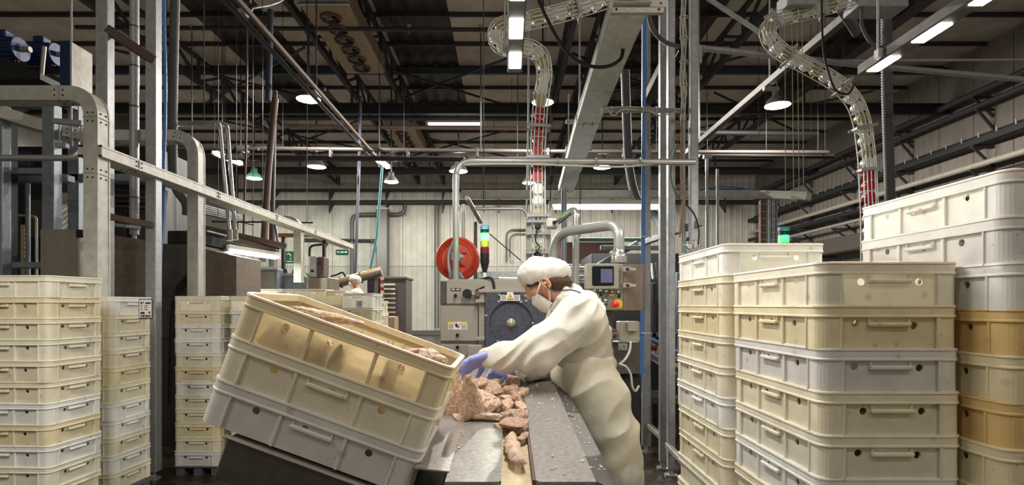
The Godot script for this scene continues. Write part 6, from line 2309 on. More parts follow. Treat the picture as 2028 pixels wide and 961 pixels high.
	o = thing("tilting_stand", "dark steel tilting stand under the three tilted crates", "stand", Vector3(p0.x + 0.2, 0, -1.676))
	b = MB.new()
	b.box(Transform3D(bs, p0 + u * 0.39 - v * 0.43 + Vector3(0, 0, -0.19)), Vector3(0.58, 0.12, 0.40), 0.006)
	part(o, "tilted_bed", b, m.steel_dark)
	b = MB.new()
	b.box(Transform3D(bs, p0 + u * 0.39 - v * 0.372 + Vector3(0, 0, 0.012)), Vector3(0.6, 0.006, 0.02), 0.002)
	part(o, "bed_lip", b, m.steel)
	b = MB.new()
	b.cbox(Vector3(p0.x + 0.27, 0.42, -1.68), Vector3(0.16, 0.84, 0.16), 0.01)
	part(o, "column", b, m.steel_dark)
	b = MB.new()
	b.cbox(Vector3(p0.x + 0.27, 0.02, -1.68), Vector3(0.5, 0.04, 0.4), 0.01)
	part(o, "foot_plate", b, m.steel_dark)
	b = MB.new()
	rectbox(b, 492, 940, 560, 990, 1.5, 0.2, 0.006)
	part(o, "lower_tray", b, m.steel_dark)

# ---------------------------------------------------------------- conveyor table: a plane rising slightly away from the eye
const TA := 0.928
const TB := 0.0545

func ty(z: float) -> float:      # table height at depth -z
	return TA - TB * z

func on_table(px: float, py: float) -> Vector3:
	var d := 0.522 / ((py - CY) / F + TB)
	return V(px, py, d)

func slab(b: MB, x0: float, y0: float, x1: float, y1: float, z0: float, z1: float, t: float) -> void:
	# a sheet along the table from z0 (near) to z1; y0, y1 are offsets from the table plane at its two long edges
	var p := [Vector3(x0, ty(z0) + y0, z0), Vector3(x1, ty(z0) + y1, z0), Vector3(x1, ty(z1) + y1, z1), Vector3(x0, ty(z1) + y0, z1)]
	var dn := Vector3.DOWN * t
	b.face(p, Vector3.UP)
	b.face([p[0] + dn, p[1] + dn, p[2] + dn, p[3] + dn], Vector3.DOWN)
	for i in 4:
		var q: Vector3 = p[i]
		var r: Vector3 = p[(i + 1) % 4]
		b.face([q, r, r + dn, q + dn], (q + r) * 0.5 - (p[0] + p[2]) * 0.5)

func build_table() -> void:
	var zn := -1.405
	var zf := -3.42
	var o := thing("conveyor_table", "long stainless conveyor table with a narrow cream belt, littered with crumbs", "conveyor table", Vector3(0.03, 0, -2.4))
	var b := MB.new()
	slab(b, -0.158, 0.0, -0.0175, 0.0, zn, zf, 0.004)
	part(o, "left_plate", b, m.table_steel)
	b = MB.new()
	slab(b, -0.246, 0.014, -0.154, 0.004, zn - 0.06, zf, 0.004)
	part(o, "left_flap", b, m.table_steel)
	b = MB.new()
	slab(b, 0.077, 0.0, 0.224, 0.0, zn, zf, 0.004)
	part(o, "right_plate", b, m.table_steel)
	b = MB.new()
	slab(b, 0.224, 0.0, 0.288, -0.03, zn, zf, 0.004)
	part(o, "right_flange", b, m.galv_dark)
	b = MB.new()
	slab(b, -0.0165, -0.018, 0.063, -0.018, zn + 0.06, zf, 0.005)
	part(o, "belt", b, m.belt)
	b = MB.new()
	slab(b, -0.0215, 0.001, -0.0165, 0.001, zn, zf, 0.05)
	part(o, "left_belt_guide", b, m.table_steel)
	b = MB.new()
	slab(b, 0.064, 0.003, 0.071, 0.003, zn, zf, 0.06)
	part(o, "right_belt_guide", b, m.rust)
	b = MB.new()
	slab(b, 0.072, 0.002, 0.077, 0.002, zn, zf, 0.06)
	part(o, "steel_belt_guide", b, m.table_steel)
	for q in [[-0.158, -0.02], [0.078, 0.224]]:
		b = MB.new()
		b.bar(Vector3(q[0], ty(zn) - 0.012, zn + 0.002), Vector3(q[1], ty(zn) - 0.012, zn + 0.002), 0.004, 0.024)
		part(o, "front_lip", b, m.table_steel)
	for x in [-0.150, 0.216]:
		b = MB.new()
		b.bar(Vector3(x, ty(zn) - 0.06, zn - 0.05), Vector3(x, ty(zf) - 0.06, zf), 0.03, 0.06, 0.004)
		part(o, "side_beam", b, m.steel_dark)
	for x in [-0.14, 0.2]:
		for z in [-1.9, -3.2]:
			b = MB.new()
			b.cbox(Vector3(x, (ty(z) - 0.06) * 0.5, z), Vector3(0.05, ty(z) - 0.06, 0.05), 0.004)
			part(o, "leg", b, m.steel_dark)
	# the crumbs nobody could count
	var cb := MB.new()
	cb.box(Transform3D(Basis(Vector3.UP, 0.4), Vector3.ZERO), Vector3(0.010, 0.004, 0.006), 0.0015)
	var mm := MultiMesh.new()
	mm.transform_format = MultiMesh.TRANSFORM_3D
	mm.mesh = cb.mesh()
	var n := 420
	mm.instance_count = n
	for i in n:
		var x: float
		var z := -1.45 - pow(rng.randf(), 0.8) * 1.9
		var w := rng.randf()
		if w < 0.30: x = rng.randf_range(0.08, 0.222)
		elif w < 0.55: x = rng.randf_range(0.225, 0.28)
		elif w < 0.8:
			x = rng.randf_range(-0.15, -0.03)
			z = -1.5 - pow(rng.randf(), 0.5) * 1.5
		else:
			x = -0.158 + rng.randfn(0.0, 0.006)
			z = -1.45 - pow(rng.randf(), 0.6) * 0.55
		var y := ty(z) + 0.002
		if x > 0.224: y -= 0.03 * (x - 0.224) / 0.064
		var s := rng.randf_range(0.25, 0.8) * (1.6 if rng.randf() < 0.08 else 1.0)
		mm.set_instance_transform(i, Transform3D(Basis.from_euler(Vector3(rng.randf_range(-0.2, 0.2), rng.randf() * TAU, 0)).scaled(Vector3(s, s, s)), Vector3(x, y, z)))
	var mi := MultiMeshInstance3D.new()
	mi.name = "fish_crumbs"
	mi.multimesh = mm
	mi.material_override = m.crumb
	add_child(mi)
	tag(mi, "pale fish crumbs scattered over the steel table plates", "crumbs", "", "stuff")
	# step the worker stands on
	o = thing("worker_platform", "low steel platform the worker stands on beside the table", "platform", Vector3(0.55, 0, -2.4))
	b = MB.new()
	b.cbox(Vector3(0.55, 0.185, -2.4), Vector3(0.5, 0.03, 0.9), 0.004)
	part(o, "deck", b, m.steel_dark)
	for s in [[-0.2, -0.4], [0.2, -0.4], [-0.2, 0.4], [0.2, 0.4]]:
		b = MB.new()
		b.cbox(Vector3(0.55 + s[0], 0.085, -2.4 + s[1]), Vector3(0.04, 0.17, 0.04))
		part(o, "leg", b, m.steel_dark)

# ---------------------------------------------------------------- fish
func fillet(l: float, w: float, h: float, seed_: int, bend := 0.0, taper := 0.6) -> ArrayMesh:
	# a cooked loin: blunt at x = 0, tapering to x = l, flatter below, split along the muscle
	var nz := FastNoiseLite.new()
	nz.seed = seed_
	nz.frequency = 26.0
	nz.fractal_octaves = 3
	var nf := FastNoiseLite.new()
	nf.seed = seed_ + 5
	nf.frequency = 90.0
	var ns := 22
	var nc := 20
	var pts := []
	for i in ns + 1:
		var t := float(i) / ns
		var f := pow(t, 0.32) * pow(1.0 - t, taper) * 1.35
		f = minf(f, 1.0) if i > 0 and i < ns else 0.0
		var row := []
		for k in nc:
			var a := TAU * k / nc
			var y := sin(a)
			var x := cos(a)
			var p := Vector3(l * (t - 0.5), h * 0.5 * f * (y if y > 0 else y * 0.55), w * 0.5 * f * x * (1.0 - 0.2 * y))
			p.z += bend * l * (t - 0.5) * (t - 0.5) * 2.0
			var groove: float = -absf(sin(a * 2.5 + t * 3.0 + seed_)) * 0.0035
			var nn := Vector3(0, y, x).normalized()
			p += nn * f * (nz.get_noise_3dv(p) * minf(0.011, h * 0.22) + nf.get_noise_3dv(p) * 0.0035 + groove)
			row.append(p)
		pts.append(row)
	var b := MB.new()
	for i in ns + 1:
		for k in nc:
			var du: Vector3 = pts[mini(i + 1, ns)][k] - pts[maxi(i - 1, 0)][k]
			var dv: Vector3 = pts[i][(k + 1) % nc] - pts[i][(k + nc - 1) % nc]
			var nn := dv.cross(du).normalized()
			if i == 0: nn = Vector3.LEFT
			if i == ns: nn = Vector3.RIGHT
			if nn.dot(pts[i][k] - Vector3(pts[i][k].x, 0, bend * 0)) < 0 and i > 0 and i < ns: nn = -nn
			b._vert(pts[i][k], nn)
	for i in ns:
		for k in nc:
			var k1 := (k + 1) % nc
			b.tri_i(i * nc + k, (i + 1) * nc + k1, i * nc + k1)
			b.tri_i(i * nc + k, (i + 1) * nc + k, (i + 1) * nc + k1)
	return b.mesh()

func chunk(size: Vector3, seed_: int, taper: float) -> ArrayMesh:
	# a broken piece of cooked fish: a convex lump with flat torn faces, fibrous along x, narrowing by taper towards +x
	var r := RandomNumberGenerator.new()
	r.seed = seed_
	var nz := FastNoiseLite.new()
	nz.seed = seed_
	nz.frequency = 1.0
	nz.fractal_octaves = 3
	var planes := []
	for a in [Vector3.RIGHT, Vector3.LEFT, Vector3.UP, Vector3.DOWN, Vector3.BACK, Vector3.FORWARD]: planes.append([(a + Vector3(r.randfn(0, 0.18), r.randfn(0, 0.18), r.randfn(0, 0.18))).normalized(), 0.86])
	for k in 9: planes.append([Vector3(r.randfn(0, 1), r.randfn(0, 1), r.randfn(0, 1)).normalized(), r.randf_range(0.82, 1.0)])
	var na := 22
	var nb := 34
	var pts := []
	for i in na + 1:
		var th := PI * i / na
		var row := []
		for k in nb:
			var ph := TAU * k / nb
			var u := Vector3(cos(th), sin(th) * cos(ph), sin(th) * sin(ph))
			var d := 1.25
			for p in planes:
				var c: float = p[0].dot(u)
				if c > 0.05: d = minf(d, p[1] / c)
			var q := u * d
			var s := 1.0 - taper * clampf(0.5 + 0.5 * q.x, 0.0, 1.0)
			q = Vector3(q.x, q.y * s, q.z * s) * size * 0.5
			# fibres: fine ridges running lengthways, coarse tears across
			var w := nz.get_noise_3d(q.x * 22.0, q.y * 130.0, q.z * 130.0) * 0.0042 + nz.get_noise_3d(q.x * 45.0, q.y * 45.0, q.z * 45.0 + 9.0) * 0.0065
			row.append(q + u * w * minf(1.0, size.y / 0.05))
		pts.append(row)
	var b := MB.new()
	for i in na + 1:
		for k in nb:
			var du: Vector3 = pts[mini(i + 1, na)][k] - pts[maxi(i - 1, 0)][k]
			var dv: Vector3 = pts[i][(k + 1) % nb] - pts[i][(k + nb - 1) % nb]
			var nn := du.cross(dv).normalized()
			if i == 0: nn = Vector3.RIGHT
			elif i == na: nn = Vector3.LEFT
			elif nn.dot(pts[i][k]) < 0: nn = -nn
			b._vert(pts[i][k], nn)
	for i in na:
		for k in nb:
			var k1 := (k + 1) % nb
			b.tri_auto(i * nb + k, (i + 1) * nb + k, (i + 1) * nb + k1)
			b.tri_auto(i * nb + k, (i + 1) * nb + k1, i * nb + k1)
	return b.mesh()

func fish(at: Vector3, euler: Vector3, size: Vector3, tone: String, label: String, group: String, bend := 0.0, taper := 0.6) -> void:
	# size: length, width, height; at is where its middle lies
	var o := MeshInstance3D.new()
	o.name = numbered("fish_loin")
	var sd := int(at.x * 977 + at.z * 613 + size.x * 4001)
	o.mesh = fillet(size.x, size.y, size.z, sd, bend, taper) if taper < 0.0 or size.x > 0.25 else chunk(Vector3(size.x, size.z, size.y), sd, taper)
	o.material_override = m[tone]
	add_child(o, true)
	o.transform = Transform3D(Basis.from_euler(euler), at)
	tag(o, label, "fish", group)

func build_fish() -> void:
	var g := "fish loins on the conveyor table"
	var up := Vector3.UP
	# standing loins at the end of the tilted crates
	fish(on_table(938, 834) + up * 0.088 + Vector3(-0.008, 0, 0), Vector3(0.2, 0.25, PI / 2 + 0.20), Vector3(0.20, 0.07, 0.125), "fish", "large fish loin standing on its blunt end in the pile", g, 0.1, 0.8)
	fish(on_table(894, 826) + up * 0.078, Vector3(0.1, 0.5, PI / 2 - 0.32), Vector3(0.185, 0.06, 0.11), "fish_pale", "fish loin leaning against the end of the tilted crates", g, 0.0, 0.6)
	fish(on_table(968, 800) + up * 0.062, Vector3(0.45, 0.35, 0.02), Vector3(0.13, 0.11, 0.04), "fish_dark", "flat brown fish slab on top of the pile, below the farther glove", g, 0.1, 0.3)
	fish(on_table(945, 800) + up * 0.075, Vector3(0.5, -0.3, 0.3), Vector3(0.10, 0.09, 0.05), "fish_dark", "dark fish chunk right under the nearer glove", g, 0.0, 0.3)
	fish(on_table(958, 812) + up * 0.04, Vector3(0.5, 0.4, -0.25), Vector3(0.13, 0.10, 0.06), "fish_pale", "pale fish chunk in the middle of the pile", g, 0.0, 0.3)
	fish(on_table(987, 800) + up * 0.03, Vector3(0.1, -0.25, -0.1), Vector3(0.10, 0.05, 0.025), "fish", "small fish strip at the right rim of the pile", g, 0.2, 0.3)
	fish(on_table(968, 834) + up * 0.016, Vector3(0, -0.12, -0.03), Vector3(0.15, 0.05, 0.032), "fish_pale", "long pale fish strip lying at the front of the pile", g, -0.1, 0.3)
	fish(on_table(975, 818) + up * 0.03, Vector3(0.3, 0.9, 0.2), Vector3(0.08, 0.06, 0.04), "fish_pale", "broken pale flaky piece at the front right of the pile", g, 0.1, 0.3)
	fish(on_table(922, 832) + up * 0.014, Vector3(0.1, 0.5, 0.1), Vector3(0.10, 0.06, 0.03), "fish_pale", "flat piece peeping out between the two standing loins", g, 0.0, 0.3)
	fish(on_table(935, 790) + up * 0.045, Vector3(0.2, 0.1, 0.1), Vector3(0.16, 0.13, 0.08), "fish", "fish chunk behind the standing loins, mostly hidden", g, 0.0, 0.3)
	fish(on_table(968, 782) + up * 0.04, Vector3(0.2, 0.7, 0.1), Vector3(0.14, 0.10, 0.07), "fish", "fish chunk at the back of the pile beside the belt", g, 0.0, 0.3)
	for k in 22:      # loose flakes in front of the pile
		var p := on_table(970 + rng.randf_range(-16, 18), 812 + rng.randf_range(-10, 10)) + up * rng.randf_range(0.03, 0.05)
		fish(p, Vector3(rng.randf_range(-0.6, 0.6), rng.randf() * TAU, rng.randf_range(-0.5, 0.5)), Vector3(0.035, 0.014, 0.008), "fish_pale", "small loose pale fish flake lying on the pile", "loose fish flakes on the pile")
	g = "fish pieces on the belt"
	var dn := Vector3.DOWN * 0.018
	fish(on_table(1014, 888) + dn + up * 0.024, Vector3(0.03, -PI / 2 + PI + 0.06, 0.03), Vector3(0.34, 0.066, 0.05), "fish", "pointed fish loin nearest the viewer on the cream belt", g, 0.08, 0.5)
	fish(on_table(1020, 853) + dn + up * 0.042, Vector3(0.15, -0.3, 0.0), Vector3(0.10, 0.09, 0.022), "fish_dark", "thin flat slab lying across the belt behind the pointed loin", g, 0.0, 0.2)
	fish(on_table(1037, 866) + dn + up * 0.014, Vector3(0.1, 1.2, 0.1), Vector3(0.09, 0.035, 0.03), "fish_dark", "small dark piece against the belt guide by the pointed loin", g, 0.0, 0.3)
	fish(on_table(1028, 836) + dn + up * 0.035, Vector3(0.2, 1.0, 0.2), Vector3(0.08, 0.065, 0.06), "fish_dark", "roundish fish chunk on the right half of the belt", g, 0.0, 0.15)
	fish(on_table(1009, 834) + dn + up * 0.033, Vector3(-0.2, 0.4, 0.3), Vector3(0.07, 0.06, 0.055), "fish_dark", "fish chunk on the left half of the belt beside the roundish one", g, 0.0, 0.2)
	fish(on_table(1006, 812) + dn + up * 0.035, Vector3(0.4, 1.2, 0.0), Vector3(0.09, 0.05, 0.05), "fish", "fish chunk on the belt next to the flaky pile", g, 0.0, 0.2)
	fish(on_table(1024, 804) + dn + up * 0.05, Vector3(0.7, 1.7, 0.1), Vector3(0.10, 0.06, 0.03), "fish_dark", "upright fish slab in the middle of the belt", g, 0.1, 0.2)
	fish(on_table(1012, 786) + dn + up * 0.045, Vector3(0.3, -0.4, 0.05), Vector3(0.085, 0.08, 0.05), "fish_dark", "fish chunk on the belt behind the upright slab", g, 0.0, 0.2)
	fish(on_table(1014, 768) + dn + up * 0.045, Vector3(0.0, -PI / 2, 0.0), Vector3(0.24, 0.085, 0.075), "fish_pale", "thick pale loin furthest along the belt below the sleeve", g, 0.0, 0.2)
	fish(on_table(1016, 745) + dn + up * 0.04, Vector3(0.0, -PI / 2 + 0.1, 0.0), Vector3(0.22, 0.08, 0.07), "fish", "fish loin under the worker's sleeve at the far end of the belt", g, 0.0, 0.2)
	for q in [[1002, 845, 0.02, 0.5, 0.09, 0.05, 0.035, "torn piece on the left of the belt behind the pointed loin"], [1034, 848, 0.02, 1.4, 0.09, 0.045, 0.03, "torn piece beside the belt guide behind the flat slab"], [1020, 822, 0.02, 0.2, 0.10, 0.07, 0.04, "flat piece under the roundish chunk on the belt"], [1030, 812, 0.03, 2.0, 0.09, 0.05, 0.04, "piece leaning on the belt guide beside the upright slab"], [1030, 786, 0.03, 0.9, 0.10, 0.05, 0.05, "piece on the right of the belt behind the upright slab"], [1004, 795, 0.02, 1.4, 0.10, 0.04, 0.04, "piece on the left edge of the belt behind the flaky pile"], [1000, 778, 0.03, 1.2, 0.09, 0.04, 0.05, "piece on the left edge of the belt before the thick pale loin"]]:
		fish(on_table(q[0], q[1]) + dn + up * q[2], Vector3(0.25, q[3], 0.15), Vector3(q[4], q[5], q[6]), ["fish_dark", "fish", "fish_pale"][int(q[0]) % 3], "fish " + q[7], g, 0.0, 0.2)
	# in the top tilted crate
	g = "fish loins in the top tilted crate"
	var a := deg_to_rad(20.06)
	var u := Vector3(cos(a), -sin(a), 0)
	var v := Vector3(sin(a), cos(a), 0)
	var base := V(480, 577, 1.476) - v * 0.117
	var bs := Basis(u, v, Vector3.BACK)
	var items := [[0.15, 0.04, -0.068, 0.15, 0.11, 0.09, 0.2, "dark heap piece against the near wall, upper end"], [0.215, 0.035, -0.045, 0.14, 0.06, 0.09, -0.3, "chunk against the near wall beside the upper heap"], [0.33, 0.02, -0.05, 0.16, 0.07, 0.05, 0.05, "flat piece against the near wall, middle"], [0.30, 0.045, -0.04, 0.06, 0.04, 0.08, 1.2, "small upright chunk in the middle of the crate"], [0.46, 0.02, -0.05, 0.17, 0.08, 0.05, -0.1, "flat piece near the lower end"], [0.44, 0.05, -0.045, 0.06, 0.04, 0.08, 1.3, "small upright chunk near the lower end"], [0.30, 0.03, -0.25, 0.3, 0.12, 0.08, 0.2, "loin lying on the crate floor"], [0.5, 0.04, -0.2, 0.16, 0.18, 0.10, 0.2, "pale heap at the lower end"]]
	for q in items:
		var o := MeshInstance3D.new()
		o.name = numbered("fish_loin")
		o.mesh = chunk(Vector3(q[3], q[5], q[4]), int(q[0] * 1000), 0.25)
		o.material_override = m.fish
		add_child(o, true)
		o.transform = Transform3D(bs * Basis(Vector3.UP, q[6]), base + u * q[0] + v * q[1] + Vector3.BACK * (minf(q[2], -0.024 - q[4] * 0.47)))
		tag(o, "fish " + q[7] + ", in the top tilted crate", "fish", g)
	fish(V(652, 628, 1.70), Vector3(0.3, 0.1, -0.24), Vector3(0.215, 0.05, 0.035), "fish_pale", "long pinkish loin showing above the rim of the top tilted crate", g, 0.1, 0.5)
	fish(V(830, 694, 1.66), Vector3(0.2, 0.3, 0.15), Vector3(0.07, 0.03, 0.02), "fish_pale", "tail tip showing above the lower rim of the top tilted crate", g, 0.0, 0.6)
	fish(V(856, 712, 1.62), Vector3(0.1, 0.1, -0.35), Vector3(0.10, 0.08, 0.06), "crate_white" if false else "fish_pale", "pale rounded loin at the lowest corner of the top tilted crate", g, 0.0, 0.4)

# ---------------------------------------------------------------- people: distance fields meshed as surface nets
func net(prims: Array, cell: float, k: float, noise: FastNoiseLite = null, amp := 0.0, stretch := Basis()) -> MB:
	# prims: [a, b, ra, rb] tapered capsules joined with a smooth minimum of width k
	var lo := Vector3(INF, INF, INF)
	var hi := -lo
	for p in prims:
		var r: float = maxf(p[2], p[3])
		lo = lo.min(p[0] - Vector3.ONE * r).min(p[1] - Vector3.ONE * r)
		hi = hi.max(p[0] + Vector3.ONE * r).max(p[1] + Vector3.ONE * r)
	var pad := k + cell * 3.0 + absf(amp)
	lo -= Vector3.ONE * pad
	hi += Vector3.ONE * pad
	var nx := int((hi.x - lo.x) / cell) + 2
	var ny := int((hi.y - lo.y) / cell) + 2
	var nz := int((hi.z - lo.z) / cell) + 2
	var f := PackedFloat32Array()
	f.resize(nx * ny * nz)
	f.fill(1000.0)
	for p in prims:
		var a: Vector3 = p[0]
		var ab: Vector3 = p[1] - p[0]
		var ra: float = p[2]
		var dr: float = p[3] - p[2]
		var l2 := maxf(ab.length_squared(), 1e-9)
		var rr: float = maxf(p[2], p[3]) + pad
		var l: Vector3 = ((p[0] as Vector3).min(p[1]) - Vector3.ONE * rr - lo) / cell
		var h: Vector3 = ((p[0] as Vector3).max(p[1]) + Vector3.ONE * rr - lo) / cell
		for z in range(maxi(0, int(l.z)), mini(nz, int(h.z) + 1)):
			for y in range(maxi(0, int(l.y)), mini(ny, int(h.y) + 1)):
				var row := (z * ny + y) * nx
				for x in range(maxi(0, int(l.x)), mini(nx, int(h.x) + 1)):
					var q := lo + Vector3(x, y, z) * cell - a
					var t := clampf(q.dot(ab) / l2, 0.0, 1.0)
					var d := (q - ab * t).length() - ra - dr * t
					var e := f[row + x]
					var g := clampf(0.5 + 0.5 * (e - d) / k, 0.0, 1.0)
					f[row + x] = lerpf(e, d, g) - k * g * (1.0 - g) if e < 900.0 else d
	if noise:
		for z in nz:
			for y in ny:
				var row := (z * ny + y) * nx
				for x in nx:
					var e := f[row + x]
					if absf(e) < cell * 3.0 + absf(amp):
						var q := stretch * (lo + Vector3(x, y, z) * cell)
						f[row + x] = e + amp * noise.get_noise_3dv(q)
	var b := MB.new()
	var idx := PackedInt32Array()
	idx.resize(nx * ny * nz)
	idx.fill(-1)
	var off := [0, 1, nx, nx + 1, nx * ny, nx * ny + 1, nx * ny + nx, nx * ny + nx + 1]
	var edges := [[0, 1], [2, 3], [4, 5], [6, 7], [0, 2], [1, 3], [4, 6], [5, 7], [0, 4], [1, 5], [2, 6], [3, 7]]
	for z in nz - 1:
		for y in ny - 1:
			for x in nx - 1:
				var i := (z * ny + y) * nx + x
				var c0 := f[i]
				if c0 > cell * 4.0 or c0 < -cell * 4.0: continue
				var neg := 0
				for o in off:
					if f[i + o] < 0.0: neg += 1
				if neg == 0 or neg == 8: continue
				var s := Vector3.ZERO
				var n := 0
				for e in edges:
					var f0 := f[i + off[e[0]]]
					var f1 := f[i + off[e[1]]]
					if (f0 < 0.0) != (f1 < 0.0):
						var t := f0 / (f0 - f1)
						var p0 := Vector3(e[0] & 1, (e[0] >> 1) & 1, (e[0] >> 2) & 1)
						var p1 := Vector3(e[1] & 1, (e[1] >> 1) & 1, (e[1] >> 2) & 1)
						s += p0.lerp(p1, t)
						n += 1
				var g := Vector3(f[i + 1] - c0, f[i + nx] - c0, f[i + nx * ny] - c0)
				var gx := f[i + off[7]] - f[i + off[6]]
				g += Vector3(gx, f[i + off[7]] - f[i + off[5]], f[i + off[7]] - f[i + off[3]])
				idx[i] = b._vert(lo + (Vector3(x, y, z) + s / n) * cell, g.normalized())
	for z in range(1, nz - 1):
		for y in range(1, ny - 1):
			for x in range(1, nx - 1):
				var i := (z * ny + y) * nx + x
				var c0 := f[i]
				if absf(c0) > cell * 4.0: continue
				for ax in 3:
					var st: int = [1, nx, nx * ny][ax]
					if (c0 < 0.0) == (f[i + st] < 0.0): continue
					var u: int = [nx, nx * ny, 1][ax]
					var v: int = [nx * ny, 1, nx][ax]
					var q := [idx[i], idx[i - u], idx[i - u - v], idx[i - v]]
					if q.min() < 0: continue
					if c0 < 0.0:
						b.tri_i(q[0], q[1], q[2]); b.tri_i(q[0], q[2], q[3])
					else:
						b.tri_i(q[0], q[2], q[1]); b.tri_i(q[0], q[3], q[2])
	return b

func folds(seed_: int, freq: float, ridged := false) -> FastNoiseLite:
	var n := FastNoiseLite.new()
	if ridged: n.fractal_type = FastNoiseLite.FRACTAL_RIDGED
	var oct := 1 if ridged else 2
	n.seed = seed_
	n.frequency = freq
	n.fractal_octaves = oct
	n.noise_type = FastNoiseLite.TYPE_SIMPLEX_SMOOTH
	return n

func hand_prims(wrist: Vector3, palm: Vector3, side: Vector3, nrm: Vector3, curl: float, s: float) -> Array:
	# wrist to palm gives the direction; side points to the thumb; nrm points out of the back of the hand
	var dir := (palm - wrist).normalized()
	var out := [[wrist - dir * 0.03, wrist, 0.031 * s, 0.029 * s]]
	for k in 4:
		var w := (1.5 - k) * 0.019 * s
		out.append([wrist + side * w * 0.7, palm + side * w, 0.018 * s, 0.0135 * s])
	var lens := [0.070, 0.078, 0.072, 0.056]
	for k in 4:
		var w := (1.5 - k) * 0.0205 * s
		var p := palm + side * w + dir * 0.006
		var spread := side * (1.5 - k) * 0.09
		var d1 := (dir + spread - nrm * curl * 0.5).normalized()
		var d2 := (dir + spread - nrm * curl * 1.2).normalized()
		var d3 := (dir + spread * 0.5 - nrm * curl * 2.0).normalized()
		var l: float = lens[k] * s
		var p1 := p + d1 * l * 0.45
		var p2 := p1 + d2 * l * 0.32
		var p3 := p2 + d3 * l * 0.25
		out.append([p, p1, 0.0108 * s, 0.0098 * s])
		out.append([p1, p2, 0.0098 * s, 0.0092 * s])
		out.append([p2, p3, 0.0092 * s, 0.0076 * s])
	var tb := wrist.lerp(palm, 0.35) + side * 0.03 * s
	var t1 := tb + (dir * 0.7 + side * 0.75 - nrm * 0.3).normalized() * 0.042 * s
	var t2 := t1 + (dir * 0.95 + side * 0.25 - nrm * curl).normalized() * 0.034 * s
	out.append([wrist.lerp(palm, 0.3), tb, 0.018 * s, 0.016 * s])
	out.append([tb, t1, 0.0145 * s, 0.0115 * s])
	out.append([t1, t2, 0.0115 * s, 0.009 * s])
	return out

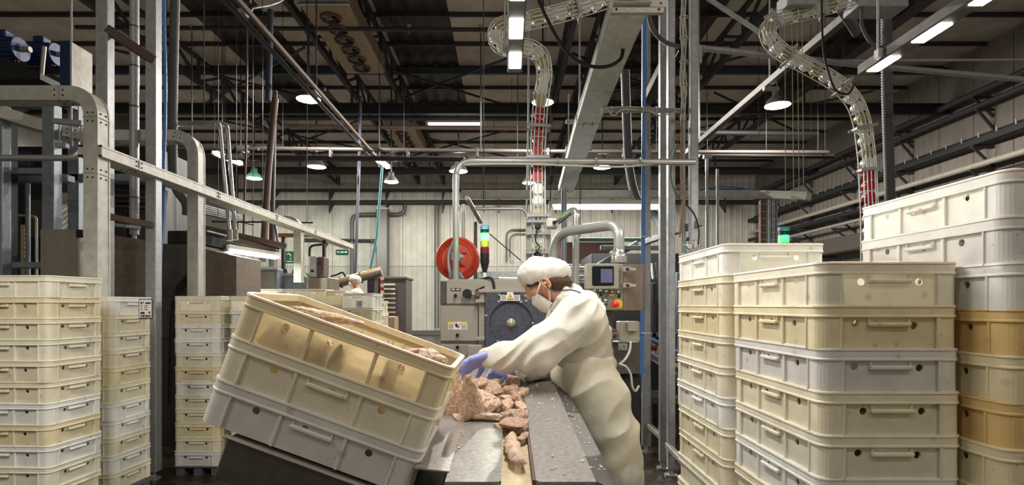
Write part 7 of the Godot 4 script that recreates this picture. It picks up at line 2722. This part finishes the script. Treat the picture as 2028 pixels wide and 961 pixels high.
func build_worker() -> void:
	var zc := 2.68
	var feet := Vector3(0.53, 0.2, -zc)
	var o := thing("person", "worker in white coat, apron, cap and mask leaning over the conveyor table", "person", feet)
	var P := func(px: float, py: float, d := 2.68) -> Vector3: return V(px, py, d)
	var z := Vector3(0, 0, 1)
	# joints
	var neck: Vector3 = P.call(1131, 600)
	var sh_n: Vector3 = P.call(1148, 630, 2.52)
	var sh_f: Vector3 = P.call(1118, 632, 2.86)
	var el_n: Vector3 = P.call(1062, 698, 2.46)
	var wr_n: Vector3 = P.call(962, 709, 2.44)
	var el_f: Vector3 = P.call(1080, 728, 2.84)
	var wr_f: Vector3 = P.call(1006, 736, 2.60)
	var hip: Vector3 = P.call(1178, 745)
	# body: head, neck, trunk, arms and legs in one skin
	var hc: Vector3 = P.call(1071, 548)
	var fd := Vector3(-0.77, -0.64, 0)
	var ud := Vector3(-0.64, 0.77, 0)
	var bp := []
	bp.append([hc - ud * 0.012, hc - fd * 0.028 - ud * 0.012, 0.078, 0.078])                       # skull
	bp.append([hc + fd * 0.045 - ud * 0.015, hc + fd * 0.03 - ud * 0.06, 0.052, 0.048])   # face
	for s in [-1.0, 1.0]:
		bp.append([hc + fd * 0.02 - ud * 0.045 + z * 0.042 * s, hc + fd * 0.035 - ud * 0.095 + z * 0.02 * s, 0.036, 0.024])   # jaw sides
		bp.append([hc + fd * 0.075 - ud * 0.038 + z * 0.032 * s, hc + fd * 0.07 - ud * 0.042 + z * 0.042 * s, 0.018, 0.018])   # cheekbones
	bp.append([hc + fd * 0.055 - ud * 0.1, hc + fd * 0.062 - ud * 0.1, 0.024, 0.022])    # chin
	bp.append([hc + fd * 0.078 + ud * 0.012 - z * 0.03, hc + fd * 0.078 + ud * 0.012 + z * 0.03, 0.016, 0.016])   # brow
	bp.append([hc + fd * 0.086 - ud * 0.01, hc + fd * 0.108 - ud * 0.04, 0.008, 0.012])  # nose
	bp.append([P.call(1087, 572), neck, 0.054, 0.06])                    # neck
	var skin := net(bp, 0.0045, 0.018)
	var bp2 := []
	bp2.append([neck, P.call(1144, 660), 0.06, 0.08])
	bp2.append([P.call(1144, 660), hip, 0.08, 0.09])
	for q in [[neck, sh_n, el_n, wr_n], [neck, sh_f, el_f, wr_f]]:
		bp2.append([q[0], q[1], 0.06, 0.055])
		bp2.append([q[1], q[2], 0.05, 0.04])
		bp2.append([q[2], q[3], 0.04, 0.026])
	for s in [-1.0, 1.0]:
		var kn := Vector3(0.545, 0.66, -zc + 0.10 * s)
		var an := Vector3(0.58, 0.28, -zc + 0.11 * s)
		bp2.append([hip + z * 0.08 * s, kn, 0.085, 0.055])
		bp2.append([kn, an, 0.055, 0.042])
	skin.append(net(bp2, 0.014, 0.03))
	part(o, "body", skin, m.skin)
	# eyes and ear
	for s in [-1.0, 1.0]:
		var b := MB.new()
		b.lathe(Transform3D(Basis(), hc + fd * 0.083 - ud * 0.012 + z * 0.03 * s), [Vector2(0, -0.006), Vector2(0.006, -0.004), Vector2(0.0075, 0), Vector2(0.006, 0.004), Vector2(0, 0.006)], 14, true)
		part(o, "eye", b, m.paper)
		b = MB.new()
		b.tube([hc + fd * 0.090 + ud * 0.002 + z * 0.02 * s, hc + fd * 0.090 + ud * 0.006 + z * 0.034 * s, hc + fd * 0.078 + ud * 0.002 + z * 0.048 * s], 0.0022, 6)
		part(o, "eyebrow", b, m.hair)
	var ear: Vector3 = P.call(1081, 561, 2.59)
	var ep := []
	for k in 9:
		var a0 := 0.3 + k * 0.55
		var a1 := a0 + 0.55
		ep.append([ear + (ud * cos(a0) * 0.024 - fd * sin(a0) * 0.015), ear + (ud * cos(a1) * 0.024 - fd * sin(a1) * 0.015), 0.0058, 0.0058])
	ep.append([ear - z * 0.008, ear - z * 0.008 - ud * 0.012, 0.011, 0.008])
	part(o, "ear", net(ep, 0.0028, 0.006), m.skin)
	var b := MB.new()
	b.lathe(Transform3D(Basis(Vector3.RIGHT, PI / 2), ear + Vector3(-0.002, -0.002, -0.002)), [Vector2(0.007, 0), Vector2(0.007, 0.008), Vector2(0, 0.012)], 12)
	part(o, "ear_plug", b, m.estop_yellow)
	b = MB.new()
	b.tube(spline([ear + z * 0.008, P.call(1090, 574, 2.575), P.call(1104, 578, 2.57), P.call(1118, 575, 2.565), P.call(1134, 575, 2.555), P.call(1150, 581, 2.55), P.call(1160, 592, 2.555)]), 0.0032, 6)
	part(o, "ear_plug_cord", b, m.iron_blue)
	# hair at the nape and temple
	var hp := []
	for s in [-1.0, 1.0]:
		hp.append([P.call(1092, 558) + z * 0.05 * s, P.call(1118, 560) + z * 0.035 * s, 0.034, 0.034])
		hp.append([P.call(1062, 560) + z * 0.066 * s, P.call(1046, 566) + z * 0.052 * s, 0.016, 0.012])
		hp.append([P.call(1095, 568) + z * 0.045 * s, P.call(1110, 578) + z * 0.03 * s, 0.026, 0.02])
	hp.append([P.call(1118, 556), P.call(1120, 562), 0.03, 0.026])
	part(o, "hair", net(hp, 0.005, 0.015, folds(3, 60.0), 0.003), m.hair)
	# cap: gathered crown and folded front band
	var cp := []
	for s in [-1.0, 1.0]:
		cp.append([P.call(1060, 541) + z * 0.034 * s, P.call(1104, 539) + z * 0.03 * s, 0.066, 0.052])
		cp.append([P.call(1048, 550) + z * 0.042 * s, P.call(1060, 548) + z * 0.045 * s, 0.034, 0.04])
	cp.append([P.call(1045, 545), P.call(1062, 535), 0.052, 0.064])
	cp.append([P.call(1062, 536), P.call(1092, 534), 0.058, 0.05])
	cp.append([P.call(1104, 536), P.call(1118, 541), 0.05, 0.036])
	cp.append([P.call(1090, 528), P.call(1108, 532), 0.042, 0.04])
	part(o, "cap", net(cp, 0.005, 0.02, folds(8, 12.0), 0.0055, Basis.from_scale(Vector3(1.6, 1.0, 1.0))), m.cap)
	# pleated mask: a sheet stretched round the lower face between four corners
	var mb := MB.new()
	var mid := [P.call(1055, 584), P.call(1043, 604), P.call(1081, 621)]
	var grid := []
	for j in 15:
		var t := j / 14.0
		var c: Vector3 = (mid[0] as Vector3).lerp(mid[1], t).lerp((mid[1] as Vector3).lerp(mid[2], t), t)
		var e: Vector3 = (P.call(1066, 584) as Vector3).lerp(P.call(1092, 600), t)
		var row := []
		for k in 25:
			var w := -1.0 + k / 12.0
			var p := c.lerp(e, pow(absf(w), 1.9))
			p.z = -2.68 + sin(w * PI / 2) * 0.064
			p += fd * (0.0022 * sin(t * 16.0) * (1.0 - absf(w)))
			row.append(p)
		grid.append(row)
	for side in [0.0, 1.0]:
		var base := mb.v.size()
		for j in 15:
			for k in 25:
				var du: Vector3 = grid[j][mini(k + 1, 24)] - grid[j][maxi(k - 1, 0)]
				var dv: Vector3 = grid[mini(j + 1, 14)][k] - grid[maxi(j - 1, 0)][k]
				var nn := du.cross(dv).normalized()
				if nn.dot(grid[j][k] - hc) < 0: nn = -nn
				mb._vert(grid[j][k] - nn * 0.002 * side, nn * (1.0 - 2.0 * side))
		for j in 14:
			for k in 24:
				var i := base + j * 25 + k
				mb.tri_auto(i, i + 1, i + 26)
				mb.tri_auto(i, i + 26, i + 25)
	part(o, "face_mask", mb, m.mask)
	for q in [[P.call(1063, 583, 2.606), P.call(1070, 560, 2.592)], [P.call(1089, 598, 2.625), P.call(1086, 566, 2.586)]]:
		b = MB.new()
		b.tube(spline([q[0], (q[0] + q[1]) * 0.5 + z * 0.012, q[1]]), 0.004, 6)
		part(o, "ear_loop", b, m.mask)
	# coat
	var kp := []
	kp.append([P.call(1127, 592), P.call(1140, 606), 0.072, 0.088])
	kp.append([sh_n + Vector3(0.0, -0.02, -0.01), sh_f + Vector3(0.02, -0.01, 0), 0.092, 0.088])
	for s in [-1.0, 1.0]:
		kp.append([P.call(1146, 630) + z * 0.07 * s, P.call(1154, 690) + z * 0.065 * s, 0.118, 0.112])
		kp.append([P.call(1154, 690) + z * 0.065 * s, P.call(1164, 716) + z * 0.06 * s, 0.112, 0.106])
	kp.append([P.call(1160, 600), P.call(1180, 660), 0.05, 0.07])
	kp.append([sh_n, el_n, 0.094, 0.088])
	kp.append([el_n, P.call(1000, 706, 2.44), 0.088, 0.058])
	kp.append([P.call(1000, 706, 2.44), wr_n + Vector3(0.006, 0, 0), 0.056, 0.036])
	kp.append([sh_f, el_f, 0.085, 0.07])
	kp.append([el_f, wr_f + Vector3(0.06, 0.0, -0.04), 0.066, 0.046])
	for s in [-1.0, 1.0]:      # rucked hem at the waist
		kp.append([P.call(1108, 716) + z * 0.08 * s, P.call(1200, 716) + z * 0.08 * s, 0.024, 0.034])
	part(o, "coat", net(kp, 0.0085, 0.035, folds(12, 8.0, true), -0.011, Basis.from_scale(Vector3(0.42, 1.35, 0.8)) * Basis(Vector3.BACK, -0.75)), m.coat)
	var lp := []
	var ring := [P.call(1094, 612, 2.63), P.call(1108, 592, 2.605), P.call(1121, 574, 2.62), P.call(1129, 566, 2.68), P.call(1121, 574, 2.74), P.call(1108, 592, 2.755)]
	for k in ring.size() - 1:
		lp.append([ring[k], ring[k + 1], 0.013, 0.013])
		lp.append([ring[k] + Vector3(0.02, -0.02, 0), ring[k + 1] + Vector3(0.02, -0.02, 0), 0.016, 0.016])
	part(o, "collar", net(lp, 0.0055, 0.012), m.coat)
	# apron skirt
	var ap := []
	for s in [-1.0, 1.0]:
		ap.append([P.call(1160, 726) + z * 0.07 * s, P.call(1176, 775) + z * 0.07 * s, 0.118, 0.135])
		ap.append([P.call(1176, 775) + z * 0.07 * s, P.call(1204, 850) + z * 0.07 * s, 0.135, 0.118])
		ap.append([P.call(1204, 850) + z * 0.07 * s, P.call(1228, 965) + z * 0.07 * s, 0.118, 0.095])
	ap.append([P.call(1114, 740), P.call(1134, 750), 0.05, 0.06])
	ap.append([P.call(1228, 850), P.call(1242, 905, 2.6), 0.06, 0.05])
	part(o, "apron", net(ap, 0.0095, 0.04, folds(21, 5.0, true), -0.013, Basis.from_scale(Vector3(0.42, 1.2, 0.7)) * Basis(Vector3.BACK, -0.7)), m.apron)
	var tp := []
	for s in [-1.0, 1.0]:
		tp.append([hip + z * 0.08 * s - Vector3(0, 0.1, 0), Vector3(0.545, 0.66, -zc + 0.10 * s), 0.10, 0.075])
		tp.append([Vector3(0.545, 0.66, -zc + 0.10 * s), Vector3(0.58, 0.34, -zc + 0.11 * s), 0.075, 0.066])
	part(o, "trousers", net(tp, 0.013, 0.02), m.trousers)
	# gloves
	var near := hand_prims(wr_n, V(938, 718, 2.42), Vector3(0.25, -0.55, -0.8).normalized(), Vector3(-0.45, 0.85, 0.25).normalized(), 0.55, 1.05)
	part(o, "glove", net(near, 0.0034, 0.007), m.glove)
	var far := hand_prims(wr_f, V(984, 739, 2.52), Vector3(-0.1, -0.45, 0.85).normalized(), Vector3(-0.2, 0.95, -0.1).normalized(), 0.25, 1.05)
	part(o, "glove", net(far, 0.0034, 0.007), m.glove)
	# boots on the platform
	for s in [-1.0, 1.0]:
		var c := Vector3(0.56, 0.2, -zc + 0.11 * s)
		part(o, "boot", net([[c + Vector3(0.02, 0.30, 0), c + Vector3(0.02, 0.09, 0), 0.062, 0.055], [c + Vector3(0.02, 0.05, 0), c + Vector3(-0.15, 0.045, 0), 0.048, 0.04]], 0.012, 0.02), m.boots)

func build_far_worker() -> void:
	var d := 11.5
	var c := V(702, 0, d)
	var st := MB.new()
	st.cbox(Vector3(c.x, 0.19, -d), Vector3(0.8, 0.38, 0.7), 0.01)
	one("step_block", st, m.steel_dark, "dark step block the far worker stands on, behind the deep crates", "step")
	var o := thing("person", "far worker in white coat, cap and mask standing behind the deep crates", "person", Vector3(c.x, 0.38, -d))
	var b := Vector3(c.x, 0.38, -d)
	var z := Vector3(0, 0, 1)
	var h := b + Vector3(0.0, 1.57, 0)
	var bp := []
	bp.append([h, h + Vector3(0.02, 0, 0), 0.085, 0.085])
	bp.append([h + Vector3(-0.05, -0.03, 0), h + Vector3(-0.045, -0.09, 0), 0.045, 0.035])
	bp.append([h + Vector3(-0.09, -0.02, 0), h + Vector3(-0.1, -0.045, 0), 0.01, 0.014])
	bp.append([h + Vector3(0.03, -0.07, 0), h + Vector3(0.05, -0.2, 0), 0.05, 0.055])
	bp.append([h + Vector3(0.05, -0.25, 0), h + Vector3(0.03, -0.85, 0), 0.12, 0.13])
	for s in [-1.0, 1.0]:
		bp.append([h + Vector3(0.04, -0.29, 0.17 * s), h + Vector3(-0.02, -0.58, 0.2 * s), 0.05, 0.04])
		bp.append([h + Vector3(-0.02, -0.58, 0.2 * s), h + Vector3(-0.24, -0.7, 0.12 * s), 0.04, 0.028])
		bp.append([b + Vector3(0.03, 0.86, 0.08 * s), b + Vector3(0.02, 0.47, 0.1 * s), 0.085, 0.055])
		bp.append([b + Vector3(0.02, 0.47, 0.1 * s), b + Vector3(0.02, 0.1, 0.1 * s), 0.055, 0.045])
	part(o, "body", net(bp, 0.016, 0.03), m.skin)
	var kp := []
	kp.append([h + Vector3(0.05, -0.27, -0.14), h + Vector3(0.05, -0.27, 0.14), 0.1, 0.1])
	for s in [-1.0, 1.0]:
		kp.append([h + Vector3(0.05, -0.3, 0.06 * s), h + Vector3(0.03, -1.1, 0.07 * s), 0.14, 0.16])
		kp.append([h + Vector3(0.04, -0.29, 0.17 * s), h + Vector3(-0.02, -0.58, 0.2 * s), 0.07, 0.06])
		kp.append([h + Vector3(-0.02, -0.58, 0.2 * s), h + Vector3(-0.2, -0.68, 0.14 * s), 0.06, 0.045])
	part(o, "coat", net(kp, 0.016, 0.04, folds(41, 6.0), 0.015), m.coat)
	part(o, "cap", net([[h + Vector3(-0.02, 0.04, 0), h + Vector3(0.05, 0.03, 0), 0.09, 0.09], [h + Vector3(0.08, -0.01, 0), h + Vector3(0.09, 0, 0), 0.05, 0.05]], 0.012, 0.02), m.cap)
	part(o, "face_mask", net([[h + Vector3(-0.075, -0.06, -0.03), h + Vector3(-0.075, -0.06, 0.03), 0.042, 0.042], [h + Vector3(-0.05, -0.1, 0), h + Vector3(-0.02, -0.08, 0), 0.04, 0.03]], 0.01, 0.02), m.mask)
	for s in [-1.0, 1.0]:
		var e := h + Vector3(0.0, -0.02, 0.088 * s)
		part(o, "ear", net([[e, e + Vector3(0.005, -0.03, 0), 0.018, 0.012]], 0.006, 0.01), m.skin)
		var w := h + Vector3(-0.24, -0.7, 0.12 * s)
		part(o, "glove", net(hand_prims(w, w + Vector3(-0.08, -0.02, 0), Vector3(0, 0, -s), Vector3.UP, 0.3, 1.0), 0.007, 0.008), m.glove)
		var c2 := b + Vector3(0.02, 0.0, 0.1 * s)
		part(o, "boot", net([[c2 + Vector3(0, 0.28, 0), c2 + Vector3(0, 0.08, 0), 0.06, 0.055], [c2 + Vector3(0, 0.05, 0), c2 + Vector3(-0.16, 0.045, 0), 0.048, 0.042]], 0.014, 0.02), m.boots)
